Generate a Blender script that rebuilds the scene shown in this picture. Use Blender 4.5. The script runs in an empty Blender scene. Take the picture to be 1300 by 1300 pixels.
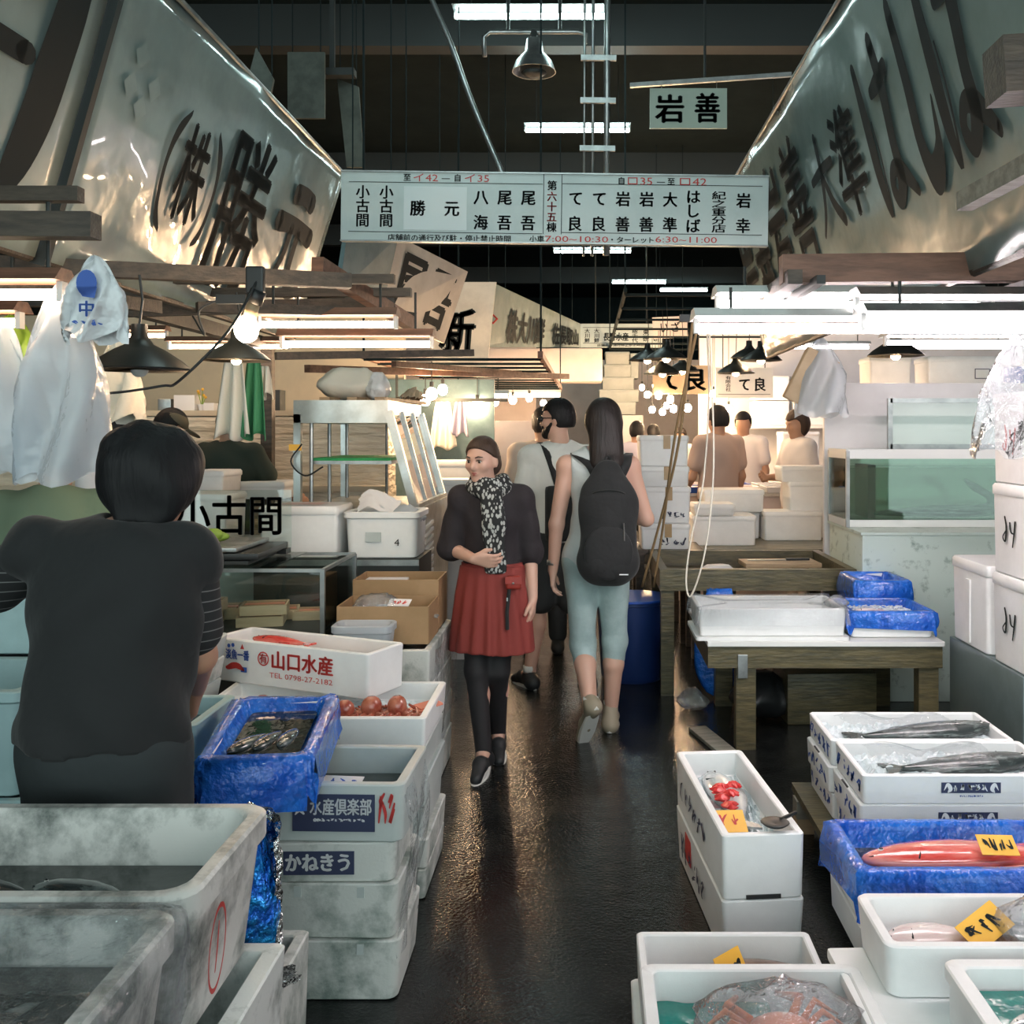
import bpy, bmesh, math, random
import numpy as np
from mathutils import Vector, Matrix, Euler
random.seed(5)
rng = np.random.default_rng(7)
scene = bpy.context.scene
COL = scene.collection
PI = math.pi
# ------------------------------------------------------------------ camera
F, VX, VY, CH = 1250.0, 745.0, 548.0, 1.62      # focal length (px), vanishing point (px), eye height (m)
cam_d = bpy.data.cameras.new('camera')
cam = bpy.data.objects.new('camera', cam_d)
COL.objects.link(cam)
cam.location = (0, 0, CH)
cam.rotation_euler = (PI / 2, 0, 0)
cam_d.sensor_width = 36
cam_d.lens = 36 * F / 1300
cam_d.shift_x = (650 - VX) / 1300
cam_d.shift_y = -(650 - VY) / 1300
cam_d.clip_start = 0.05
scene.camera = cam
# ------------------------------------------------------------------ world, exposure
world = bpy.data.worlds.new('world')
scene.world = world
world.use_nodes = True
world.node_tree.nodes['Background'].inputs[0].default_value = (0.84, 1.0, 0.985, 1)
world.node_tree.nodes['Background'].inputs[1].default_value = 1.95
vs = scene.view_settings
vs.view_transform = 'Standard'
vs.look = 'None'
vs.gamma = 1
vs.use_curve_mapping = False
vs.exposure = 0.42
scene.cycles.use_denoising = True
scene.cycles.sample_clamp_indirect = 4
scene.cycles.max_bounces = 10
scene.cycles.transparent_max_bounces = 24
scene.cycles.caustics_reflective = False
scene.cycles.caustics_refractive = False
TUBE_COOL, TUBE_CEIL, TUBE_WARM, BULB = 41.0, 60.0, 26.0, 290.0   # emission of the place's lamps and of the added tubes


def P(px, py, d):
    """a pixel of the photograph at depth d"""
    return Vector(((px - VX) / F * d, d, CH + (VY - py) / F * d))


def G(px, py, z=0.0):
    """a pixel that lies on the horizontal plane at height z"""
    return P(px, py, F * (CH - z) / (py - VY))


# ------------------------------------------------------------------ materials
MT = {}


def mat(name, col, rough=.5, metal=0, spec=.5, col2=None, scale=8, detail=5, lo=.4, hi=.62, bump=0, bscale=60,
        emit=0, coat=0, rough2=None, sub=0, stretch=(1, 1, 1), sheen=0, bdist=.01):
    m = bpy.data.materials.new(name)
    m.use_nodes = True
    nt = m.node_tree
    b = nt.nodes['Principled BSDF']
    I = b.inputs
    I['Base Color'].default_value = (*col, 1)
    I['Roughness'].default_value = rough
    I['Metallic'].default_value = metal
    I['Specular IOR Level'].default_value = spec
    I['Coat Weight'].default_value = coat
    I['Sheen Weight'].default_value = sheen
    if sub:
        I['Subsurface Weight'].default_value = sub
        I['Subsurface Radius'].default_value = (.012, .006, .004)
        I['Subsurface Scale'].default_value = 1
    if emit:
        I['Emission Color'].default_value = (*col, 1)
        I['Emission Strength'].default_value = emit
    vec = None
    if col2 or bump:
        tc = nt.nodes.new('ShaderNodeTexCoord')
        oi = nt.nodes.new('ShaderNodeObjectInfo')
        mul = nt.nodes.new('ShaderNodeMath'); mul.operation = 'MULTIPLY'; mul.inputs[1].default_value = 37.0
        nt.links.new(oi.outputs['Random'], mul.inputs[0])
        add = nt.nodes.new('ShaderNodeVectorMath'); add.operation = 'ADD'
        nt.links.new(tc.outputs['Object'], add.inputs[0]); nt.links.new(mul.outputs[0], add.inputs[1])
        mp = nt.nodes.new('ShaderNodeMapping'); mp.inputs['Scale'].default_value = stretch
        nt.links.new(add.outputs[0], mp.inputs[0])
        vec = mp.outputs[0]
    if col2:
        n = nt.nodes.new('ShaderNodeTexNoise')
        n.inputs['Scale'].default_value = scale; n.inputs['Detail'].default_value = detail
        n.inputs['Roughness'].default_value = .65
        nt.links.new(vec, n.inputs['Vector'])
        r = nt.nodes.new('ShaderNodeValToRGB')
        r.color_ramp.elements[0].position = lo; r.color_ramp.elements[0].color = (*col, 1)
        r.color_ramp.elements[1].position = hi; r.color_ramp.elements[1].color = (*col2, 1)
        nt.links.new(n.outputs[0], r.inputs[0]); nt.links.new(r.outputs[0], I['Base Color'])
        if rough2 is not None:
            mr = nt.nodes.new('ShaderNodeMapRange')
            mr.inputs['From Min'].default_value = lo; mr.inputs['From Max'].default_value = hi
            mr.inputs['To Min'].default_value = rough; mr.inputs['To Max'].default_value = rough2
            nt.links.new(n.outputs[0], mr.inputs[0]); nt.links.new(mr.outputs[0], I['Roughness'])
    if bump:
        n2 = nt.nodes.new('ShaderNodeTexNoise')
        n2.inputs['Scale'].default_value = bscale; n2.inputs['Detail'].default_value = 3
        nt.links.new(vec, n2.inputs['Vector'])
        bp = nt.nodes.new('ShaderNodeBump')
        bp.inputs['Strength'].default_value = bump; bp.inputs['Distance'].default_value = bdist
        nt.links.new(n2.outputs[0], bp.inputs['Height']); nt.links.new(bp.outputs[0], I['Normal'])
    MT[name] = m
    return m


def film(name, tint=(1, 1, 1), refl=.08, rough=.08, haze=0, hazecol=(.9, .92, .95), bump=0, bscale=20, blend=.15, bdist=.02, top=.9):
    """thin clear sheet: see-through, glossy towards grazing angles, a little milky"""
    m = bpy.data.materials.new(name)
    m.use_nodes = True
    nt = m.node_tree
    nt.nodes.remove(nt.nodes['Principled BSDF'])
    out = nt.nodes['Material Output']
    tr = nt.nodes.new('ShaderNodeBsdfTransparent'); tr.inputs[0].default_value = (*tint, 1)
    gl = nt.nodes.new('ShaderNodeBsdfGlossy'); gl.inputs['Roughness'].default_value = rough
    lw = nt.nodes.new('ShaderNodeLayerWeight'); lw.inputs[0].default_value = blend
    mr = nt.nodes.new('ShaderNodeMapRange'); mr.inputs['To Min'].default_value = refl; mr.inputs['To Max'].default_value = top
    nt.links.new(lw.outputs['Fresnel'], mr.inputs[0])
    base = tr
    if haze:
        df = nt.nodes.new('ShaderNodeBsdfDiffuse'); df.inputs[0].default_value = (*hazecol, 1)
        tl = nt.nodes.new('ShaderNodeBsdfTranslucent'); tl.inputs[0].default_value = (*hazecol, 1)
        m0 = nt.nodes.new('ShaderNodeMixShader'); m0.inputs[0].default_value = .4
        nt.links.new(df.outputs[0], m0.inputs[1]); nt.links.new(tl.outputs[0], m0.inputs[2])
        m1 = nt.nodes.new('ShaderNodeMixShader'); m1.inputs[0].default_value = haze
        nt.links.new(tr.outputs[0], m1.inputs[1]); nt.links.new(m0.outputs[0], m1.inputs[2])
        base = m1
    mx = nt.nodes.new('ShaderNodeMixShader')
    nt.links.new(mr.outputs[0], mx.inputs[0]); nt.links.new(base.outputs[0], mx.inputs[1]); nt.links.new(gl.outputs[0], mx.inputs[2])
    nt.links.new(mx.outputs[0], out.inputs[0])
    if bump:
        tc = nt.nodes.new('ShaderNodeTexCoord')
        n2 = nt.nodes.new('ShaderNodeTexNoise'); n2.inputs['Scale'].default_value = bscale; n2.inputs['Detail'].default_value = 4
        nt.links.new(tc.outputs['Object'], n2.inputs['Vector'])
        bp = nt.nodes.new('ShaderNodeBump'); bp.inputs['Strength'].default_value = bump; bp.inputs['Distance'].default_value = bdist
        nt.links.new(n2.outputs[0], bp.inputs['Height'])
        nt.links.new(bp.outputs[0], gl.inputs['Normal']); nt.links.new(bp.outputs[0], lw.inputs['Normal'])
    MT[name] = m
    return m


mat('foam', (.86, .87, .87), .55, col2=(.78, .79, .79), scale=3, bump=.12, bscale=260, bdist=.002)
mat('foam_old', (.64, .66, .63), .6, col2=(.19, .24, .215), scale=5, detail=10, lo=.47, hi=.64, bump=.3, bscale=120, bdist=.003)
mat('foam_stained', (.70, .74, .72), .55, col2=(.10, .13, .12), scale=7, detail=9, lo=.48, hi=.68, bump=.2, bscale=90, bdist=.003)
mat('foam_grey', (.52, .57, .56), .5, col2=(.44, .49, .48), scale=3, bump=.1, bscale=200, bdist=.002)
mat('foam_teal', (.36, .52, .54), .45, col2=(.29, .43, .45), scale=3)
mat('tub_plastic', (.66, .66, .63), .42, col2=(.10, .12, .11), scale=5.5, detail=10, lo=.44, hi=.62, bump=.2, bscale=60, bdist=.004)
mat('tank_base', (.60, .70, .64), .6, col2=(.13, .22, .18), scale=11, detail=9, lo=.56, hi=.74)
mat('blue_liner', (.012, .10, .56), .22, col2=(.02, .18, .72), scale=6, bump=.75, bscale=26, bdist=.03, coat=.4)
mat('blue_foil', (.01, .14, .7), .15, metal=.6, col2=(.02, .4, .9), scale=20, bump=1, bscale=40, bdist=.04)
mat('silver_foil', (.75, .77, .78), .14, metal=1, bump=1, bscale=34, bdist=.04)
mat('blue_barrel', (.012, .035, .14), .35)
mat('blue_rim', (.02, .09, .45), .35)
mat('ink', (.02, .026, .028), .7, spec=.15)
mat('ink_worn', (.03, .038, .04), .55, col2=(.09, .10, .10), scale=14, lo=.5, hi=.8)
mat('ink_red', (.55, .045, .04), .55)
mat('ink_blue', (.03, .10, .42), .55)
mat('ink_navy', (.035, .045, .10), .5)
mat('ink_white', (.8, .82, .84), .55)
mat('sign_white', (.60, .68, .67), .45, col2=(.54, .62, .61), scale=3)
mat('patch_white', (.74, .80, .80), .4)
mat('banner', (.38, .46, .44), .2, col2=(.32, .39, .375), scale=2.5, bump=.35, bscale=3.2, bdist=.05, coat=.5)
mat('banner_b', (.37, .44, .42), .25, col2=(.31, .38, .36), scale=2.5, bump=.3, bscale=3, bdist=.05, coat=.3)
mat('banner_green', (.25, .325, .31), .24, col2=(.21, .28, .265), scale=2.5, bump=.3, bscale=3, bdist=.05, coat=.3)
mat('board_cream', (.66, .60, .52), .5, col2=(.56, .50, .43), scale=4)
mat('board_blue', (.10, .17, .19), .5, col2=(.14, .22, .24), scale=6)
mat('board_green', (.36, .44, .38), .5)
mat('cloth_dim', (.11, .125, .11), .8, col2=(.07, .08, .07), scale=5)
mat('ceiling_dark', (.016, .024, .026), .9, spec=.1, col2=(.02, .03, .032), scale=1.5)
mat('steel_dark', (.03, .036, .036), .6)
mat('steel', (.48, .50, .49), .28, metal=1, col2=(.38, .40, .39), scale=5, rough2=.42)
mat('galv', (.40, .42, .42), .38, metal=.85, col2=(.28, .30, .30), scale=9)
mat('cabinet_grey', (.16, .21, .21), .35, metal=.3, col2=(.12, .16, .16), scale=3)
mat('white_paint', (.76, .77, .75), .4)
mat('cream_paint', (.66, .56, .40), .55, col2=(.58, .49, .36), scale=2)
mat('pink_wall', (.78, .66, .60), .55, col2=(.7, .58, .52), scale=2)
mat('white_wall', (.78, .76, .76), .55, col2=(.70, .68, .68), scale=1.5)
mat('ice_wall', (.78, .70, .56), .4, col2=(.60, .52, .40), scale=5, detail=9, stretch=(.5, 1, 3), bump=.8, bscale=9, bdist=.05)
mat('wood_dark', (.085, .065, .048), .55, col2=(.045, .035, .028), scale=6, stretch=(1, 6, 6), bump=.3, bscale=20)
mat('wood_red', (.23, .115, .075), .55, col2=(.14, .07, .045), scale=6, stretch=(.8, 5, 5), bump=.2, bscale=20)
mat('wood_wet', (.12, .10, .048), .4, col2=(.055, .05, .026), scale=7, stretch=(.8, 4, 5), bump=.3, bscale=18)
mat('wood_pale', (.46, .33, .20), .55, col2=(.36, .25, .15), scale=5, stretch=(.6, 5, 5))
mat('wood_box', (.62, .50, .34), .55, col2=(.52, .41, .27), scale=8, stretch=(.5, 4, 4))
mat('wood_grey', (.28, .27, .22), .6, col2=(.18, .17, .14), scale=6, stretch=(1, 5, 5))
mat('cardboard', (.40, .25, .13), .7, col2=(.33, .205, .10), scale=4)
mat('cardboard_pale', (.56, .42, .27), .7, col2=(.48, .35, .22), scale=4)
mat('tape', (.38, .24, .10), .35)
mat('black_plastic', (.014, .016, .017), .38)
mat('black_rubber', (.02, .022, .022), .6)
mat('shade_outside', (.018, .02, .019), .35)
mat('shade_inside', (.75, .70, .60), .4)
mat('green_mat', (.02, .36, .10), .55, bump=.6, bscale=120)
mat('green_glove', (.24, .38, .05), .45)
mat('green_cloth', (.05, .24, .11), .75)
mat('white_cloth', (.72, .69, .60), .85, bump=.3, bscale=14, bdist=.02)
mat('bag_white', (.74, .76, .78), .35, bump=.8, bscale=12, bdist=.04)
mat('paper_white', (.80, .78, .78), .6)
mat('card_yellow', (.88, .48, .06), .5)
mat('fish_dark', (.035, .045, .045), .22, col2=(.22, .27, .26), scale=22, stretch=(.5, 1, 2.5), lo=.5, hi=.75, coat=.6)
mat('fish_silver', (.62, .64, .64), .25, col2=(.24, .27, .28), scale=12, stretch=(.4, 1, 3), metal=.25, coat=.6)
mat('fish_pink', (.74, .54, .52), .25, col2=(.80, .72, .70), scale=10, stretch=(.4, 1, 3), coat=.6)
mat('fish_red', (.70, .055, .045), .2, col2=(.86, .30, .24), scale=9, stretch=(.35, 1, 3), coat=.8)
mat('fish_brown', (.14, .08, .055), .3, col2=(.26, .16, .11), scale=12, coat=.5)
mat('octopus', (.30, .05, .03), .25, col2=(.50, .17, .10), scale=16, coat=.6)
mat('crab', (.72, .20, .08), .3, col2=(.50, .11, .05), scale=18, coat=.4)
mat('eye_wet', (.01, .01, .012), .08)
mat('ice', (.78, .84, .86), .12, spec=.8, col2=(.62, .70, .72), scale=30, bump=.6, bscale=50)
mat('teal_sheet', (.02, .24, .20), .2, col2=(.015, .17, .15), scale=5, bump=.7, bscale=12, bdist=.03, coat=.5)
mat('dark_water', (.02, .028, .026), .05, spec=.8, bump=.15, bscale=14)
mat('blood', (.62, .03, .03), .25)
mat('salmon', (.75, .25, .16), .35)
mat('rope', (.62, .58, .50), .8)
mat('rope_brown', (.30, .20, .10), .8)
mat('skin', (.58, .35, .265), .5, sub=.1)
mat('skin_tan', (.44, .235, .155), .5, sub=.1)
mat('skin_dim', (.42, .24, .16), .5)
mat('hair_black', (.009, .009, .010), .6, spec=.25, bump=.5, bscale=60, stretch=(1, 1, .15))
mat('hair_brown', (.05, .03, .021), .52, spec=.3, bump=.5, bscale=70, stretch=(1, 1, .12))
mat('hair_dark', (.016, .012, .011), .52, spec=.3, bump=.5, bscale=70, stretch=(1, 1, .12))
mat('cloth_black', (.010, .011, .012), .85, sheen=.1, bump=.35, bscale=9, bdist=.03)
mat('cloth_ink', (.017, .013, .016), .85, bump=.35, bscale=10, bdist=.03)
mat('denim_black', (.020, .026, .028), .8, bump=.35, bscale=8, bdist=.03)
mat('shorts_dark', (.03, .034, .036), .8, bump=.3, bscale=9)
mat('skirt_red', (.20, .028, .022), .8, bump=.3, bscale=10)
mat('tights', (.011, .010, .012), .7)
mat('tee_white', (.66, .67, .64), .85, bump=.4, bscale=9, bdist=.03)
mat('tank_top', (.50, .54, .54), .85, bump=.4, bscale=9, bdist=.03)
mat('jeans_pale', (.36, .47, .47), .85, col2=(.28, .38, .38), scale=6, bump=.35, bscale=12, bdist=.02)
mat('tee_beige', (.66, .54, .45), .85, bump=.3, bscale=9)
mat('shirt_green', (.13, .19, .13), .85, bump=.35, bscale=8, bdist=.03)
mat('shirt_dkgreen', (.022, .035, .026), .85)
mat('shirt_lilac', (.44, .42, .52), .85)
mat('shirt_tan', (.40, .31, .28), .85)
mat('shirt_white', (.78, .74, .74), .85)
mat('apron_blue', (.05, .08, .13), .7)
mat('shoe_dark', (.016, .018, .02), .5)
mat('shoe_tan', (.30, .26, .19), .7)
mat('shoe_grey', (.20, .22, .22), .7)
mat('sole_white', (.72, .72, .68), .5)
mat('sock', (.62, .64, .62), .9)
mat('lips', (.40, .12, .10), .4)
mat('eye_white', (.7, .68, .66), .2)
mat('iris', (.05, .035, .025), .15)
mat('brow', (.04, .026, .02), .7)
mat('cap_olive', (.10, .09, .06), .8)
mat('red_leather', (.28, .03, .02), .4)
mat('lamp_glass_near', (1, .70, .44), .2, emit=95)
mat('lamp_glass', (1, .66, .38), .2, emit=BULB)
mat('tube_cool', (1, .86, .86), .3, emit=TUBE_COOL)
mat('tube_ceiling', (.74, 1, .98), .3, emit=TUBE_CEIL)
mat('tube_warm', (1, .74, .52), .3, emit=TUBE_WARM)
film('glass', (.93, .97, .95), .06, .02)
film('tank_glass', (.86, .95, .90), .05, .02)
film('cling', (.94, .96, .97), .06, .12, haze=.10, bump=.8, bscale=14, bdist=.05, blend=.06, top=.45)
film('bag_clear', (.93, .95, .97), .08, .1, haze=.22, bump=1, bscale=11, bdist=.06)
film('bag_milky', (.9, .93, .97), .05, .26, haze=.72, hazecol=(.72, .78, .84), blend=.08, top=.3, bump=.6, bscale=9, bdist=.06)
film('tank_water', (.78, .86, .79), .03, .03, haze=.26, hazecol=(.38, .46, .38))


def floor_material():
    m = bpy.data.materials.new('floor_wet')
    m.use_nodes = True
    nt = m.node_tree
    b = nt.nodes['Principled BSDF']
    b.inputs['Specular IOR Level'].default_value = .4
    tc = nt.nodes.new('ShaderNodeTexCoord')
    n1 = nt.nodes.new('ShaderNodeTexNoise'); n1.inputs['Scale'].default_value = 2.2; n1.inputs['Detail'].default_value = 8
    n2 = nt.nodes.new('ShaderNodeTexNoise'); n2.inputs['Scale'].default_value = 75; n2.inputs['Detail'].default_value = 4
    n3 = nt.nodes.new('ShaderNodeTexNoise'); n3.inputs['Scale'].default_value = 9; n3.inputs['Detail'].default_value = 5
    for n in (n1, n2, n3):
        nt.links.new(tc.outputs['Object'], n.inputs['Vector'])
    r = nt.nodes.new('ShaderNodeValToRGB')
    r.color_ramp.elements[0].position = .35; r.color_ramp.elements[0].color = (.007, .008, .008, 1)
    r.color_ramp.elements[1].position = .7; r.color_ramp.elements[1].color = (.014, .016, .015, 1)
    nt.links.new(n3.outputs[0], r.inputs[0]); nt.links.new(r.outputs[0], b.inputs['Base Color'])
    mr = nt.nodes.new('ShaderNodeMapRange')
    mr.inputs['From Min'].default_value = .38; mr.inputs['From Max'].default_value = .62
    mr.inputs['To Min'].default_value = .06; mr.inputs['To Max'].default_value = .20
    nt.links.new(n1.outputs[0], mr.inputs[0]); nt.links.new(mr.outputs[0], b.inputs['Roughness'])
    bp = nt.nodes.new('ShaderNodeBump'); bp.inputs['Strength'].default_value = .38; bp.inputs['Distance'].default_value = .006
    nt.links.new(n2.outputs[0], bp.inputs['Height'])
    bp2 = nt.nodes.new('ShaderNodeBump'); bp2.inputs['Strength'].default_value = .16; bp2.inputs['Distance'].default_value = .02
    nt.links.new(n3.outputs[0], bp2.inputs['Height']); nt.links.new(bp.outputs[0], bp2.inputs['Normal'])
    nt.links.new(bp2.outputs[0], b.inputs['Normal'])
    MT['floor_wet'] = m


floor_material()


# ------------------------------------------------------------------ mesh helpers
class MB:
    """collects shapes for one mesh"""

    def __init__(s):
        s.v, s.f = [], []

    def add(s, vs, fs, M=None):
        o = len(s.v)
        s.v += [tuple(M @ Vector(p)) if M else tuple(p) for p in vs]
        s.f += [tuple(i + o for i in f) for f in fs]
        return s

    def box(s, c, size, rz=0, M=None, bev=0):
        hx, hy, hz = size[0] / 2, size[1] / 2, size[2] / 2
        if bev:
            bm = bmesh.new()
            bmesh.ops.create_cube(bm, size=1)
            bmesh.ops.scale(bm, vec=size, verts=bm.verts)
            bmesh.ops.bevel(bm, geom=bm.edges[:], offset=bev, segments=2, affect='EDGES', profile=.6)
            bm.verts.index_update()
            vs = [v.co.copy() for v in bm.verts]; fs = [[v.index for v in f.verts] for f in bm.faces]
            bm.free()
        else:
            vs = [Vector((x, y, z)) for z in (-hz, hz) for y in (-hy, hy) for x in (-hx, hx)]
            fs = [(0, 2, 3, 1), (4, 5, 7, 6), (0, 1, 5, 4), (2, 6, 7, 3), (0, 4, 6, 2), (1, 3, 7, 5)]
        T = Matrix.Translation(c) @ Matrix.Rotation(rz, 4, 'Z')
        if M:
            T = M @ T
        return s.add(vs, fs, T)

    def bar(s, a, b, w, h):
        """square bar from a to b"""
        a, b = Vector(a), Vector(b)
        d = b - a
        T = Matrix.Translation((a + b) / 2) @ d.to_track_quat('X', 'Z').to_matrix().to_4x4()
        return s.box((0, 0, 0), (d.length, w, h), M=T)

    def tube(s, pts, r, n=8, cap=True):
        pts = [Vector(p) for p in pts]
        rs = r if isinstance(r, (list, tuple)) else [r] * len(pts)
        vs, fs = [], []
        prev = None
        for i, p in enumerate(pts):
            t = (pts[min(i + 1, len(pts) - 1)] - pts[max(i - 1, 0)]).normalized()
            if prev is None:
                up = Vector((0, 0, 1)) if abs(t.z) < .9 else Vector((1, 0, 0))
                x = t.cross(up).normalized()
            else:
                x = (prev - t * prev.dot(t)).normalized()
            prev = x
            y = t.cross(x)
            for k in range(n):
                a = 2 * PI * k / n
                vs.append(p + (x * math.cos(a) + y * math.sin(a)) * rs[i])
        for i in range(len(pts) - 1):
            for k in range(n):
                k2 = (k + 1) % n
                fs.append((i * n + k, i * n + k2, (i + 1) * n + k2, (i + 1) * n + k))
        if cap:
            fs.append(tuple(range(n - 1, -1, -1)))
            o = (len(pts) - 1) * n
            fs.append(tuple(o + k for k in range(n)))
        return s.add(vs, fs)

    def lathe(s, prof, n=24, c=(0, 0, 0), M=None):
        vs, fs = [], []
        for (r, z) in prof:
            for k in range(n):
                a = 2 * PI * k / n
                vs.append(Vector((c[0] + r * math.cos(a), c[1] + r * math.sin(a), c[2] + z)))
        for i in range(len(prof) - 1):
            for k in range(n):
                k2 = (k + 1) % n
                fs.append((i * n + k, i * n + k2, (i + 1) * n + k2, (i + 1) * n + k))
        if prof[0][0] > 0:
            fs.append(tuple(range(n - 1, -1, -1)))
        if prof[-1][0] > 0:
            o = (len(prof) - 1) * n
            fs.append(tuple(o + k for k in range(n)))
        return s.add(vs, fs, M)

    def loft(s, rings, cap0=True, cap1=True):
        n = len(rings[0])
        vs = [p for r in rings for p in r]
        fs = []
        for i in range(len(rings) - 1):
            for k in range(n):
                k2 = (k + 1) % n
                fs.append((i * n + k, i * n + k2, (i + 1) * n + k2, (i + 1) * n + k))
        if cap0:
            fs.append(tuple(range(n - 1, -1, -1)))
        if cap1:
            o = (len(rings) - 1) * n
            fs.append(tuple(o + k for k in range(n)))
        return s.add(vs, fs)

    def grid(s, fn, nu, nv):
        vs = [fn(i / nu, j / nv) for j in range(nv + 1) for i in range(nu + 1)]
        fs = [(j * (nu + 1) + i, j * (nu + 1) + i + 1, (j + 1) * (nu + 1) + i + 1, (j + 1) * (nu + 1) + i)
              for j in range(nv) for i in range(nu)]
        return s.add(vs, fs)

    def ball(s, c, r, n=10, m=7):
        r = r if isinstance(r, (tuple, list)) else (r, r, r)
        rings = []
        for j in range(1, m):
            t = PI * j / m
            rings.append([Vector((c[0] + r[0] * math.sin(t) * math.cos(2 * PI * k / n), c[1] + r[1] * math.sin(t) * math.sin(2 * PI * k / n),
                                  c[2] - r[2] * math.cos(t))) for k in range(n)])
        return s.loft(rings)

    def obj(s, name, material, parent=None, smooth=False):
        me = bpy.data.meshes.new(name)
        me.from_pydata([tuple(p) for p in s.v], [], s.f)
        return link(name, me, material, parent, smooth)


def link(name, me, material, parent=None, smooth=False):
    if material:
        me.materials.append(MT[material] if isinstance(material, str) else material)
    if smooth:
        me.polygons.foreach_set('use_smooth', [True] * len(me.polygons))
        if smooth == 'auto':
            try:
                me.set_sharp_from_angle(angle=math.radians(38))
            except Exception:
                pass
    me.update()
    o = bpy.data.objects.new(name, me)
    COL.objects.link(o)
    if parent:
        o.parent = parent
    return o


def tag(o, label, cat, group=None, kind=None):
    o['label'] = label
    o['category'] = cat
    if group:
        o['group'] = group
    if kind:
        o['kind'] = kind
    return o


def thing(name, label, cat, loc=(0, 0, 0), rz=0, group=None):
    o = bpy.data.objects.new(name, None)
    COL.objects.link(o)
    o.location = loc
    o.rotation_euler = (0, 0, rz)
    o.empty_display_size = .05
    return tag(o, label, cat, group)


def struct(o):
    o['kind'] = 'structure'
    return o


def stuff(o):
    o['kind'] = 'stuff'
    return o


def dup(root, loc, rz=None, label=None, scale=None):
    r = root.copy()
    COL.objects.link(r)
    r.location = loc
    if rz is not None:
        r.rotation_euler = (r.rotation_euler[0], r.rotation_euler[1], rz)
    if scale:
        r.scale = scale if isinstance(scale, (tuple, list)) else (scale,) * 3
    if label:
        r['label'] = label
    for ch in root.children:
        c = ch.copy(); COL.objects.link(c); c.parent = r
        for g in ch.children:
            d = g.copy(); COL.objects.link(d); d.parent = c
    return r


def catmull(pts, n=6):
    pts = [Vector(p) for p in pts]
    if len(pts) < 3:
        return pts
    q = [pts[0] * 2 - pts[1]] + pts + [pts[-1] * 2 - pts[-2]]
    out = []
    for i in range(1, len(q) - 2):
        for k in range(n):
            t = k / n
            out.append(.5 * ((2 * q[i]) + (-q[i - 1] + q[i + 1]) * t + (2 * q[i - 1] - 5 * q[i] + 4 * q[i + 1] - q[i + 2]) * t * t
                             + (-q[i - 1] + 3 * q[i] - 3 * q[i + 1] + q[i + 2]) * t ** 3))
    out.append(pts[-1])
    return out


# ------------------------------------------------------------------ lettering
_glyph = {}


def glyph(s, bold=.0):
    key = (s, bold)
    if key not in _glyph:
        cu = bpy.data.curves.new('lettering', 'FONT')
        cu.body = s
        cu.offset = bold
        cu.resolution_u = 2
        o = bpy.data.objects.new('lettering', cu)
        COL.objects.link(o)
        dg = bpy.context.evaluated_depsgraph_get()
        me = bpy.data.meshes.new_from_object(o.evaluated_get(dg))
        v = np.zeros(len(me.vertices) * 3)
        me.vertices.foreach_get('co', v)
        v = v.reshape(-1, 3)
        f = [tuple(p.vertices) for p in me.polygons]
        bpy.data.objects.remove(o)
        bpy.data.curves.remove(cu)
        bpy.data.meshes.remove(me)
        _glyph[key] = (v, f)
    return _glyph[key]


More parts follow.
